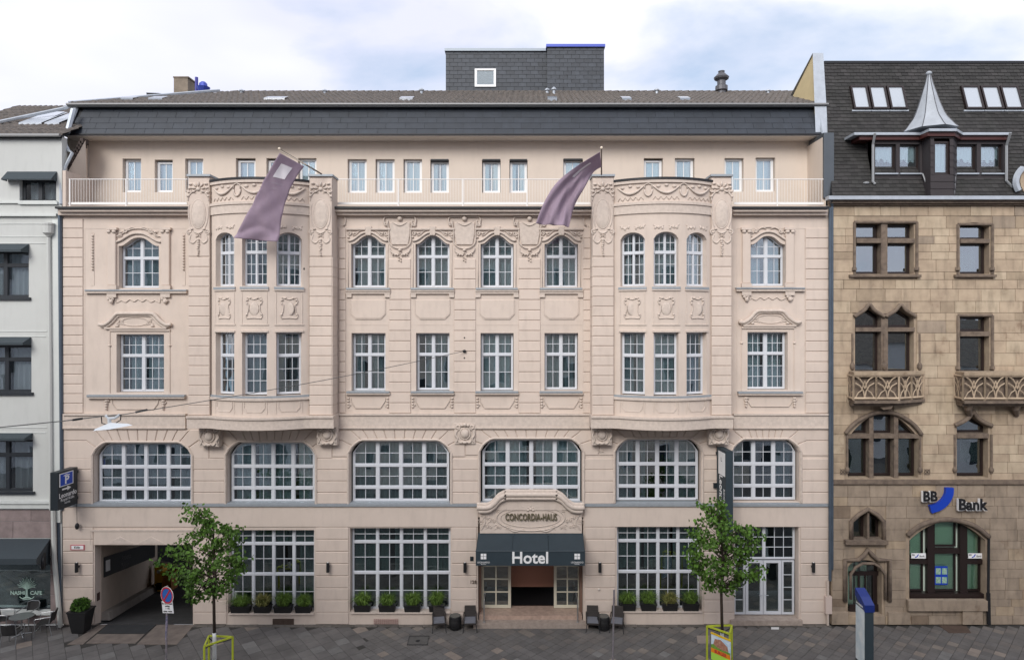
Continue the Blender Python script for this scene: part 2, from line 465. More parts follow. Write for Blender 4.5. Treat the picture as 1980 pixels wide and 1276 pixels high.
def text_mesh(s, size, depth, bold=0.0, align='CENTER', sx=1.0, shear=0.0):
    cu = bpy.data.curves.new('lettering', 'FONT'); cu.body = s; cu.size = size; cu.extrude = depth; cu.offset = bold
    cu.align_x = align; cu.align_y = 'CENTER'; cu.shear = shear; cu.resolution_u = 3
    o = bpy.data.objects.new('lettering', cu); COL.objects.link(o)
    dg = bpy.context.evaluated_depsgraph_get(); dg.update()
    me = bpy.data.meshes.new_from_object(o.evaluated_get(dg))
    vs = [(v.co.x * sx, v.co.y, v.co.z) for v in me.vertices]; fs = [tuple(p.vertices) for p in me.polygons]
    bpy.data.objects.remove(o); bpy.data.curves.remove(cu); bpy.data.meshes.remove(me)
    return vs, fs
def lettering(s, size, M, m, parent, depth=0.01, bold=0.0, sx=1.0, label=None, align='CENTER', name='lettering', shear=0.0):
    """text laid in local XZ plane of M (front faces -y)"""
    vs, fs = text_mesh(s, size, depth, bold, align, sx, shear)
    mb = MB(M); mb.add([(v[0], -v[2], v[1]) for v in vs], fs)
    return mb.build(name, m, parent, label=label)
T = Matrix.Translation
# ------------------------------------------------------------------ materials
ST = mat('stucco', (0.64, 0.54, 0.468), 0.88, var=0.09, scale=1.1, bump=0.12, bscale=90, streak=0.09, stain=((.42, .35, .30), .45, .62, .30))
STB = mat('stucco_block', (0.64, 0.537, 0.465), 0.88, var=0.08, scale=1.1, objvar=0.03, bump=0.12, bscale=90, streak=0.09, stain=((.42, .35, .30), .45, .62, .30))
STO = mat('stucco_relief', (0.64, 0.545, 0.475), 0.85, var=0.20, scale=9, bump=0.1, bscale=120)
STT = mat('penthouse_stucco', (0.66, 0.565, 0.48), 0.9, var=0.06, scale=0.9, bump=0.08, bscale=120, streak=0.04)
WHITE = mat('white_window_paint', (0.62, 0.64, 0.68), 0.45, var=0.05, scale=20)
PVC = mat('white_plastic_frame', (0.8, 0.8, 0.8), 0.35)
SILLM = mat('zinc_sill', (0.34, 0.37, 0.40), 0.5, metal=0.2, var=0.15, scale=8)
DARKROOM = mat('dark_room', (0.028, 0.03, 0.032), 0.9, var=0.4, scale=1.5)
CURT = mat('curtain', (0.74, 0.76, 0.74), 0.95, objvar=0.25)
CURTW = mat('net_curtain', (0.86, 0.88, 0.88), 0.95, objvar=0.08)
CURTD = mat('grey_curtain', (0.42, 0.46, 0.47), 0.95, objvar=0.2)
G1 = glass_mat('window_glass', (0.70, 0.78, 0.81), 0.17)
G2 = glass_mat('shop_glass', (0.66, 0.76, 0.75), 0.12)
G3 = glass_mat('attic_glass', (0.84, 0.91, 0.93), 0.20)
DARKM = mat('dark_metal_edge', (0.018, 0.019, 0.022), 0.5, metal=0.3)
SLATE = mat('slate_panel', (0.031, 0.038, 0.050), 0.55, var=0.25, scale=2.5, objvar=0.10, bump=0.1, bscale=40, streak=0.15)
SHING = mat('penthouse_shingle', (0.05, 0.058, 0.072), 0.6, var=0.3, scale=5, island=0.2)
TILE = mat('roof_tile', (0.165, 0.14, 0.122), 0.85, var=0.45, scale=6, col2=(0.06, 0.055, 0.05))
ZINC = mat('zinc', (0.46, 0.50, 0.55), 0.45, metal=0.3, var=0.18, scale=4)
FRINGE = mat('blue_fringe_metal', (0.07, 0.10, 0.42), 0.4, metal=0.3)  # metal parapet cap; blue exposure fringing is painted into its colour
RAILM = mat('white_railing', (0.78, 0.76, 0.74), 0.5)

def hp(px, py, Y=0.0): v = P(px, py, Y); return (v.x, v.z)
def ppoly(pts, Y): return [hp(a, b, Y) for a, b in pts]
def extr(mb, pts, z0, z1):
    n = len(pts); a = sum(pts[i][0] * pts[(i + 1) % n][1] - pts[(i + 1) % n][0] * pts[i][1] for i in range(n))
    if a < 0: pts = list(reversed(pts))
    vs = [(p[0], p[1], z0) for p in pts] + [(p[0], p[1], z1) for p in pts]; fs = []
    for i in range(n): j = (i + 1) % n; fs.append((i, j, n + j, n + i))
    for t in tessellate_polygon([[Vector((p[0], p[1], 0)) for p in pts]]):
        q = [Vector(pts[k]) for k in t]
        if (q[1] - q[0]).cross(q[2] - q[0]) < 0: t = t[::-1]
        fs.append(tuple(n + k for k in t)); fs.append(tuple(reversed(t)))
    return mb.add(vs, fs)

HOTEL = empty('hotel_building', (1, 4, 0), 'long five storey hotel with pale pink stucco front, stone ornament and dark slate mansard', 'hotel')
YW = 0.04          # plane of the main wall; raised courses stand at 0
REV = 0.36         # depth of the reveals
# ---- openings (photo pixels on the plane Y = 0)
SHAPES = dict(basket=lambda: top_basket(0.34), seg=lambda: top_arc(0.24))
ears = lambda w: (lambda x0, x1: top_ears(0.96, w / (x1 - x0)))
OPEN = []          # (x0,x1,y0,y1,top)
third = [(228, 306, 459, 557), (678, 745, 455, 556), (803, 869, 455, 556), (929, 993, 455, 556), (1053, 1118, 455, 555), (1452, 1520, 456, 553)]
second = [(224, 316, 646, 759), (679, 745, 644, 757), (804, 869, 644, 756), (929, 993, 644, 756), (1053, 1118, 644, 755), (1446, 1524, 642, 754)]
first = [(181, 369, 857, 976), (439, 608, 856, 975), (676, 870, 853, 974), (929, 1126, 850, 974), (1191, 1356, 850, 972), (1416, 1546, 851, 971)]
ground = [(440, 607, 1025, 1186), (676, 871, 1021, 1184), (1193, 1358, 1019, 1182), (1421, 1545, 1019, 1199)]
garage = (182, 372, 1053, 1209); entry = (924, 1128, 1000, 1209)
holes = []
def add_open(x0, x1, y0, y1, top=None, n=16):
    holes.append(outline(GX(x0), GX(x1), max(GZ(y1), 0.0) if y1 < 1205 else -0.16, GZ(y0), top, n))
for a in third: add_open(*a, top_basket(0.33))
for a in second: add_open(*a)
def ear(a): return top_ears(0.48, 0.46 / ((a[1] - a[0]) / S_))
S_ = 50.0
for a in first: add_open(*a, ear(a), 28)
for a in ground: add_open(*a)
add_open(*garage); add_open(*entry)
outer = [(GX(121), -0.22), (GX(1604), -0.22), (GX(1604), GZ(398)), (GX(121), GZ(398))]
mb = MB(); wall_holes(mb, outer, holes, YW, REV); mb.build('wall', ST, HOTEL)

# dark rooms behind the windows, one per storey
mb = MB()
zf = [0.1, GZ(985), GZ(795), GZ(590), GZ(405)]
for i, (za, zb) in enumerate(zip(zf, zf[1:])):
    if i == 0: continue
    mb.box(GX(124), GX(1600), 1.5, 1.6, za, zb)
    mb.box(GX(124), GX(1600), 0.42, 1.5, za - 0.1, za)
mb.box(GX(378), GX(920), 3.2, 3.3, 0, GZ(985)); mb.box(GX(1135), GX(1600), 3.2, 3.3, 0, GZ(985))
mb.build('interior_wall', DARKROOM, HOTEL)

# ---- belt courses and ledges
def strip(mb, x0, x1, y0, y1, proud, back=YW + 0.01):
    box_px(mb, x0, x1, y0, y1, -proud, back)
mb = MB()
for xa, xb in ((121, 358), (655, 1141), (1419, 1604)):
    strip(mb, xa, xb, 803, 826, 0.05); strip(mb, xa, xb, 800, 803.2, 0.11); strip(mb, xa, xb, 826, 829, 0.08)
mb.build('belt_course', STO, HOTEL)
mb = MB()
for xa, xb in ((121, 927), (1128, 1604)): strip(mb, xa, xb, 974.5, 979, 0.07)
mb.build('sill_course', SILLM, HOTEL)
mb = MB()
for xa, xb in ((121, 924), (1130, 1604)): strip(mb, xa, xb, 979, 1018, 0.0)
mb.build('lower_frieze', ST, HOTEL)
# main cornice with dark edge
mb = MB(); db = MB()
for xa, xb in ((112, 363), (646, 1144), (1418, 1600)):
    strip(mb, xa, xb, 409, 416, 0.16); strip(mb, xa, xb, 403.5, 409.2, 0.30)
    strip(db, xa - (6 if xa == 112 else 0), xb + (4 if xb == 1600 else 0), 399.5, 403.6, 0.38)
mb.build('cornice', STO, HOTEL); db.build('cornice_gutter', DARKM, HOTEL)
mb = MB(); mb.box(GX(121), GX(1604), 0.0, 1.62, GZ(403), GZ(402) + 0.02); mb.build('terrace_floor', DARKM, HOTEL)

# ---- rusticated courses (each a block of its own)
def block(pts, Y=0.0, back=None, m=None, ch=0.02):
    b = MB(); b.prism(ppoly(pts, Y), Y, (YW + 0.01) if back is None else back, ch); b.build('stone_block', m or STB, HOTEL)
def courses(x0, x1, y0, y1, step, Y=0.0, g=0.75, back=None):
    n = max(1, round((y1 - y0) / step)); st = (y1 - y0) / n
    for i in range(n):
        a = y0 + i * st + g / 2; b = y0 + (i + 1) * st - g / 2
        block([(x0, b), (x1, b), (x1, a), (x0, a)], Y, back)
courses(121, 160, 423, 799, 19)
for a, b in ((752, 794), (878, 920), (1003, 1045)): courses(a, b, 500, 799, 19.7)
courses(655, 668, 441, 799, 19.7); courses(1128, 1142, 441, 799, 19.7)
courses(1558, 1603, 441, 799, 19.7)
# lower two storeys
for a, b in ((121, 179), (372, 437), (610, 674), (872, 927), (1129, 1189), (1358, 1414), (1548, 1603)):
    courses(a, b, 886, 974, 22)
for a, b in ((121, 180), (610, 674), (873, 922), (1131, 1190), (1361, 1419), (1548, 1603)):
    courses(a, b, 1019, 1207, 22.3)
courses(374, 438, 1019, 1207, 22.3)
# fan of wedge stones over each wide first floor window
for k, a in enumerate(first):
    x0, x1, yt = a[0], a[1], a[2]; yb = 831
    n = 7 if x1 - x0 > 150 else 5
    fa, fb = x0 + 38, x1 - 38; mid = (x0 + x1) / 2
    bx = [fa + (fb - fa) * i / n for i in range(n + 1)]
    txs = [mid + (x - mid) * 1.22 for x in bx]
    for i in range(n):
        block([(bx[i] + .5, yt - 1.5), (bx[i + 1] - .5, yt - 1.5), (txs[i + 1] - .5, yb), (txs[i] + .5, yb)])
    # shoulders
    L0 = 121 if k == 0 else (first[k - 1][1] + x0) / 2 + .4
    R0 = 1603 if k == 5 else (first[k + 1][0] + x1) / 2 - .4
    for s, e_, fx, tx in ((-1, L0, bx[0], txs[0]), (1, R0, bx[-1], txs[-1])):
        xo = x0 if s < 0 else x1
        block([(fx + s * .5, yt - 1.5), (tx + s * .5, yb), (xo + s * -2, yb), (xo + s * -8, yb + 6), (xo - s * 24, yt - 1.5)])
        block([(xo + s * -1.5, yb), (xo + s * -7.5, yb + 6.5), (xo - s * 23, yt - .5), (xo - s * 7, yt + 9), (xo + s * 14, yb + 20.5), (e_, yb + 20.5), (e_, yb)])
        block([(xo + s * 14, yb + 21.5), (xo - s * 6, yt + 10), (xo + s * 2, yt + 22), (xo + s * 2, yt + 30), (e_, yt + 30), (e_, yb + 21.5)])
# moulded edge round the wide windows
for a in first:
    o_ = outline(GX(a[0] - 3), GX(a[1] + 3), GZ(a[3]), GZ(a[2] - 3), top_ears(0.52, 0.50 / ((a[1] - a[0] + 6) / S_)), 28)
    b = MB(); b.tube([(p[0], -0.005, p[1]) for p in o_[1:] + o_[:1]], 0.045, 5); b.build('window_moulding', STO, HOTEL)

# ---- ornament helpers (photo pixels)
def cr(pts, n=5):
    out_ = []
    for i in range(len(pts) - 1):
        p0, p1, p2, p3 = pts[max(i - 1, 0)], pts[i], pts[i + 1], pts[min(i + 2, len(pts) - 1)]
        for k in range(n):
            t = k / n
            out_.append(tuple(0.5 * ((2 * b) + (-a + c) * t + (2 * a - 5 * b + 4 * c - d) * t * t + (-a + 3 * b - 3 * c + d) * t ** 3) for a, b, c, d in zip(p0, p1, p2, p3)))
    out_.append(tuple(pts[-1])); return out_
def otube(mb, pts, Y, r, smooth=True, n=5, fl=0.8, taper=False):
    if smooth and len(pts) > 2: pts = cr(pts)
    rr = r / S_ if not taper else [r / S_ * (0.35 + 0.65 * math.sin(math.pi * (i + 0.5) / len(pts))) for i in range(len(pts))]
    mb.tube([P(a, b, Y) for a, b in pts], rr, n, flat=fl)
def spiral(cx, cy, r, a0, turns=1.3, s=1, n=11):
    return [(cx + r * (1 - 0.75 * i / n) * math.cos(a0 + s * turns * 2 * math.pi * i / n), cy + r * (1 - 0.75 * i / n) * math.sin(a0 + s * turns * 2 * math.pi * i / n)) for i in range(n + 1)]
def oblob(mb, px, py, rx, ry, Y, d=0.06, nu=8, nv=5):
    c = P(px, py, Y); mb.blob(c, rx / S_, d, ry / S_, nu, nv)
def leafspray(mb, cx, cy, s, Y, k=1.0):
    otube(mb, spiral(cx, cy, 4.2 * k, math.pi / 2, 1.2, s), Y, 1.0 * k, False)
    otube(mb, [(cx + s * 3 * k, cy - 3 * k), (cx + s * 9 * k, cy - 6 * k), (cx + s * 14 * k, cy - 3 * k)], Y, 1.2 * k, taper=True)
    otube(mb, [(cx + s * 3 * k, cy + 2 * k), (cx + s * 9 * k, cy + 3 * k), (cx + s * 12 * k, cy + 7 * k)], Y, 1.0 * k, taper=True)
    oblob(mb, cx + s * 6 * k, cy - 1 * k, 2.2 * k, 1.5 * k, Y, 0.05)
def ring(mb, cx, cy, rx, ry, Y, r, n=18):
    mb.tube([P(cx + rx * math.cos(2 * math.pi * i / n), cy + ry * math.sin(2 * math.pi * i / n), Y) for i in range(n)], r / S_, 5, closed=True, flat=0.8)
def shell(mb, cx, cy, r, Y, n=7, a0=-0.15, a1=1.15):
    for i in range(n):
        a = math.pi * (a0 + (a1 - a0) * i / (n - 1)); dx, dy = math.cos(a), -math.sin(a)
        mb.tube([P(cx + dx * r * .25, cy + dy * r * .25, Y), P(cx + dx * r * .7, cy + dy * r * .7, Y - .03), P(cx + dx * r, cy + dy * r, Y)], [.6 / S_, r * .17 / S_, r * .13 / S_], 5)
    oblob(mb, cx, cy, r * .33, r * .3, Y, 0.07)

def pier_cartouche(cx, yt, Y, seed):
    b = MB(); q = random.Random(seed)
    shell(b, cx, yt + 22, 14, Y, 7)
    for s in (-1, 1):
        otube(b, [(cx + s * 4, yt + 30), (cx + s * 12, yt + 28), (cx + s * 19, yt + 36), (cx + s * 20, yt + 45)], Y, 2.2, taper=True)
        otube(b, spiral(cx + s * 17, yt + 24, 5, 0 if s > 0 else math.pi, 1.2, s), Y, 1.5, False)
        for i in range(4): oblob(b, cx + s * (15 + i * 1.6), yt + 12 + i * 8 + q.uniform(-1, 1), 4 - i * .4, 2.4, Y, 0.08)
        otube(b, [(cx + s * 16, yt + 50), (cx + s * 19, yt + 62), (cx + s * 17, yt + 84), (cx + s * 12, yt + 97), (cx + s * 4, yt + 104)], Y, 1.5, taper=True)
        otube(b, spiral(cx + s * 17, yt + 104, 5.5, math.pi / 2, 1.2, -s), Y, 1.5, False)
        otube(b, [(cx + s * 14, yt + 109), (cx + s * 17, yt + 120), (cx + s * 10, yt + 126), (cx + s * 3, yt + 119)], Y, 2.1, taper=True)
        oblob(b, cx + s * 12, yt + 99, 3, 2, Y, .07)
    ring(b, cx, yt + 70, 14, 28, Y, 1.3)
    b.build('cartouche', STO, HOTEL, smooth=True)
    b = MB(); oblob(b, cx, yt + 70, 13.2, 27, Y, 0.045, 14, 8); b.build('oval_shield', STO, HOTEL, smooth=True)
    b = MB(); otube(b, [(cx - 9, yt + 103), (cx, yt + 107), (cx + 9, yt + 103)], Y, 2.6, taper=True); shell(b, cx, yt + 112, 6, Y, 5)
    for i in range(8): oblob(b, cx + q.uniform(-1, 1), yt + 120 + i * 4.2, 3.2 - i * .2, 2.5, Y, 0.08)
    b.build('garland_drop', STO, HOTEL, smooth=True)

def corbel(cx, yc, Y, w=20, k=1.0):
    yc -= 2
    b = MB(); b.prism(ppoly([(cx - w, yc - 22), (cx + w, yc - 22), (cx + w - 1, yc + 20), (cx - w + 1, yc + 20)], Y), Y, YW + .01, 0.02); b.build('corbel_block', STO, HOTEL)
    b = MB(); Yf = Y - 0.02
    ring(b, cx, yc - 1, 10, 11, Yf, 1.9); oblob(b, cx, yc - 1, 8.5, 9.5, Yf, 0.12, 12, 7)
    for s in (-1, 1):
        otube(b, spiral(cx + s * 14, yc - 13, 5.5, math.pi / 2, 1.3, s), Yf, 1.9, False)
        otube(b, [(cx + s * 15, yc - 7), (cx + s * 18, yc + 2), (cx + s * 14, yc + 9), (cx + s * 17, yc + 16)], Yf, 2.4, taper=True)
        otube(b, [(cx + s * 2, yc + 12), (cx + s * 8, yc + 17), (cx + s * 13, yc + 12)], Yf, 2.2, taper=True)
        oblob(b, cx + s * 6, yc - 17, 4, 3, Yf, .1)
    oblob(b, cx, yc - 18, 5, 4, Yf, .13); oblob(b, cx, yc + 16, 5, 3, Yf, .1)
    b.build('corbel_ornament', STO, HOTEL, smooth=True)
corbel(404, 846, -0.30); corbel(632, 843, -0.30); corbel(899, 841, -0.06, 21); corbel(1164, 843, -0.30); corbel(1390, 842, -0.30)
b = MB()
for s in (-1, 1): leafspray(b, 1162, 873, s, -0.005, .6)
b.build('small_relief', STO, HOTEL, smooth=True)

# ---- two curved bays between tall piers
def bay(xl, xr, pl0, pl1, pr0, pr1, tag_, side):
    YE, SAG = -0.60, 0.58
    x0, x1 = GX(xl, YE), GX(xr, YE); c = x1 - x0; Rr = ((c / 2) ** 2 + SAG ** 2) / (2 * SAG); ha = math.asin(c / 2 / Rr); Ls = 2 * Rr * ha
    xc = (x0 + x1) / 2; yc = YE + Rr * math.cos(ha); YM = YE - SAG
    def mp_(v):
        a = (v[0] - Ls / 2) / Rr; r = Rr - v[1]
        return Vector((xc + r * math.sin(a), yc - r * math.cos(a), v[2]))
    Z = lambda py: GZ(py, YM)
    w2 = 0.46
    cs = [Ls / 2 - 1.24, Ls / 2, Ls / 2 + 1.24]
    hz_ = []
    for s in cs:
        hz_.append(outline(s - w2, s + w2, Z(553), Z(448), top_arc(0.26), 10)); hz_.append(outline(s - w2, s + w2, Z(766), Z(642)))
    mb = MB(); outer = [(0, Z(829)), (Ls, Z(829)), (Ls, Z(345)), (0, Z(345))]
    wall_holes(mb, outer, hz_, 0.0, 0.34, mp_, [Ls * i / 28 for i in range(1, 28)])
    mb.build('bay_wall', ST, HOTEL)
    def arcband(za, zb, d, m, name, inn=0.02, s0=0.0, s1=None, n=20, mbx=None, build=True):
        s1 = Ls if s1 is None else s1; mb = mbx or MB(); vs = []; fs = []
        for i in range(n + 1):
            s = s0 + (s1 - s0) * i / n
            vs += [mp_((s, -d, za)), mp_((s, -d, zb)), mp_((s, inn, zb)), mp_((s, inn, za))]
        for i in range(n):
            k = 4 * i
            for j in range(4): l = (j + 1) % 4; fs.append((k + j, k + l, k + 4 + l, k + 4 + j)[::-1])
        fs += [(0, 1, 2, 3), tuple(4 * n + q for q in (3, 2, 1, 0))]
        mb.add(vs, fs)
        if build and not mbx: mb.build(name, m, HOTEL)
    arcband(Z(347), Z(343), 0.10, DARKM, 'parapet_cap', 0.35); arcband(Z(353), Z(347), 0.07, STO, 'parapet_moulding')
    arcband(Z(395), Z(390), 0.09, STO, 'bay_moulding'); arcband(Z(412), Z(395), 0.05, STO, 'bay_band'); 
    arcband(Z(770), Z(766), 0.05, SILLM, 'bay_sill'); arcband(Z(775), Z(770), 0.07, STO, 'bay_ledge')
    for s in cs:
        arcband(Z(559), Z(554.5), 0.06, SILLM, 'bay_sill', 0.3, s - .52, s + .52, 4)
        arcband(Z(562), Z(559), 0.05, STO, 'bay_ledge', 0.02, s - .52, s + .52, 4)
        arcband(Z(629), Z(627), 0.03, STO, 'bay_ledge', 0.02, s - .52, s + .52, 4)
        arcband(Z(642.5), Z(639), 0.05, STO, 'bay_lintel', 0.02, s - .5, s + .5, 4)
    def bpt(s, z, d=0.0): return mp_((s, -d, z))
    # frieze: swags, pendants, small arches
    b = MB(); zs = lambda py: Z(py)
    third_ = Ls / 3
    for k in range(3):
        a0 = third_ * k + .16; a1 = third_ * (k + 1) - .16
        b.tube([bpt(a0 + (a1 - a0) * i / 10, zs(359) - .27 * math.sin(math.pi * i / 10), .03) for i in range(11)], [.02 + .035 * math.sin(math.pi * i / 10) for i in range(11)], 6)
        for i in range(3): 
            q = a0 + (a1 - a0) * (i + .7) / 3.4; v = bpt(q, zs(360 - (2 if i == 1 else 0)), .01); b.blob(v, .09, .05, .06, 7, 4)
        for i in range(5):
            q = a0 + (a1 - a0) * (i + .5) / 5; b.tube([bpt(q - .09, zs(386), .005), bpt(q, zs(379), .015), bpt(q + .09, zs(386), .005)], .016, 4)
    for q in (third_, 2 * third_):
        b.tube([bpt(q - .14 * math.cos(t_) if abs(math.cos(t_)) > 1e-6 else q, zs(366) - .24 * math.sin(t_), .03) for t_ in [math.pi * i / 8 for i in range(9)]], .035, 6)
        b.tube([bpt(q - .14, zs(366), .02), bpt(q - .13, zs(357), .03), bpt(q, zs(354), .03), bpt(q + .13, zs(357), .03), bpt(q + .14, zs(366), .02)], .03, 5)
    b.build('frieze_relief', STO, HOTEL, smooth=True)
    # reliefs over and between the windows
    for s in cs:
        b = MB(); q = random.Random(int(s * 10) + side)
        for sg in (-1, 1):
            for i in range(3): v = bpt(s + sg * (.14 + i * .13), zs(439 + q.uniform(-2, 2)), .0); b.blob(v, .05, .035, .07, 6, 4)
            b.tube([bpt(s + sg * .1, zs(436), .005), bpt(s + sg * .3, zs(441), .01), bpt(s + sg * .48, zs(434), .005)], .018, 5)
        b.build('window_crest', STO, HOTEL, smooth=True)
        b = MB(); v = bpt(s, zs(597), 0); b.blob(v, .19, .018, .25, 10, 6)
        pts = [(-.26, 575), (-.3, 583), (-.2, 590), (-.22, 602), (-.3, 611), (-.26, 616), (0, 614.5), (.26, 616), (.3, 611), (.22, 602), (.2, 590), (.3, 583), (.26, 575), (0, 579)]
        b.tube([bpt(s + a, zs(p), .012) for a, p in pts], .026, 5, closed=True)
        for sg in (-1, 1):
            for (a, p, r_) in ((.25, 580, .055), (.26, 587, .04), (.27, 608, .05), (.13, 576, .05)): b.blob(bpt(s + sg * a, zs(p), .01), r_, .05, r_ * .8, 6, 4)
        b.build('panel_relief', STO, HOTEL, smooth=True)
        # panels framed by thin lines
        b = MB()
        for (ya, yb) in ((565, 627), (778, 801)):
            b.tube([bpt(s - .46, zs(ya)), bpt(s - .46, zs(yb))], .022, 4); b.tube([bpt(s + .46, zs(ya)), bpt(s + .46, zs(yb))], .022, 4)
        b.tube([bpt(s + a, zs(p), 0) for a, p in ((-.38, 778), (-.38, 789), (-.26, 797), (.26, 797), (.38, 789), (.38, 778))], .03, 4)
        b.build('apron_panel', STO, HOTEL)
    # windows of the bay
    for i, s in enumerate(cs):
        a = (s - Ls / 2) / Rr; v = mp_((s, 0, 0)); M = T((v.x, v.y, 0)) @ Matrix.Rotation(a, 4, 'Z')
        cu = [(0, .3, 0), (.68, 1, 0)] if (i + side) % 2 else [(0, 1, 0)]
        window(HOTEL, M, -w2 + .02, w2 - .02, Z(553) + .02, Z(448), .24, top_arc(0.26), 2, ((.63, 2, 3), (.37, 2, 2)), .05, .05, .09, m=WHITE, glass=G1, curtain=cu, cm=CURT, seed=i + side * 7)
        window(HOTEL, M, -w2 + .02, w2 - .02, Z(764), Z(643), .24, None, 1, ((.63, 3, 3), (.37, 3, 2)), .06, .05, .09, m=WHITE, glass=G1, curtain=[(0, .45, 0), (.55, 1, 0)] if i != 1 else [(0, 1, 0)], cm=CURT, seed=i + 30 + side * 7)
    b = MB(); b.M = None
    for (za, zb) in ((Z(600), Z(598)), (Z(826), Z(800)), (Z(408), Z(400))):
        pl = [(mp_((Ls * i / 14, .33, 0)).x, mp_((Ls * i / 14, .33, 0)).y) for i in range(15)] + [(x1, YW - .02), (x0, YW - .02)]
        extr(b, pl, za, zb)
    b.box(x0 + .1, x1 - .1, YW - .06, YW - .03, Z(798), Z(410)); b.build('interior_wall', DARKROOM, HOTEL)
    # piers
    YP = -0.70
    for (pa, pb, sgn) in ((pl0, pl1, -1), (pr0, pr1, 1)):
        b = MB(); yt = 341; box_px(b, pa, pb, yt, 804, YP + .035, YW + .01, YP); b.build('bay_pier', ST, HOTEL)
        courses(pa, pb, 497, 803, 19.3, YP, back=YP + .05)
        block([(pa, 496), (pb, 496), (pb, 345), (pa, 345)], YP, YP + .05)
        b = MB(); box_px(b, pa - 2, pb + 2, 337.5, 341.5, YP - .05, YW, YP); b.build('pier_cap', SILLM, HOTEL)
        # grooves on the side cheek that the camera sees
        xs_ = pb if side == 0 else pa
        if (side == 0 and sgn == 1) or (side == 1 and sgn == -1):
            X = GX(xs_, YP)
            n = 16
            for i in range(n):
                za, zb = GZ(497 + 306 * (i + 1) / n - .4, YP), GZ(497 + 306 * i / n + .4, YP)
                q = MB(); q.box(X - .01, X + .02, YP + .03, -.01, za, zb) if side == 0 else q.box(X - .02, X + .01, YP + .03, -.01, za, zb); q.build('stone_block', STB, HOTEL)
        pier_cartouche((pa + pb) / 2 - (1 if sgn < 0 else 0), 344, YP, side * 2 + (sgn > 0))
    # floor slab of the bay with curved front
    for (ya, yb, d, nm) in ((808, 828, .10, 'bay_base'), (804.5, 808.4, .16, 'bay_base_moulding')):
        xa, xb = GX(pl0 - 3, YP - .1), GX(pr1 + 3, YP - .1)
        pl = [(xa, YP - d), (x0, YP - d)]
        for i in range(17):
            v = mp_((Ls * i / 16, -d - .04, 0)); pl.append((v.x, min(v.y, YP - d)))
        pl += [(x1, YP - d), (xb, YP - d), (xb, YW), (xa, YW)]
        b = MB(); extr(b, pl, GZ(yb, YP - d) , GZ(ya, YP - d)); b.build(nm, STO, HOTEL)
bay(409, 598, 364, 405, 598, 642, 'a', 0)
bay(1187, 1376, 1146, 1187, 1376, 1415, 'b', 1)

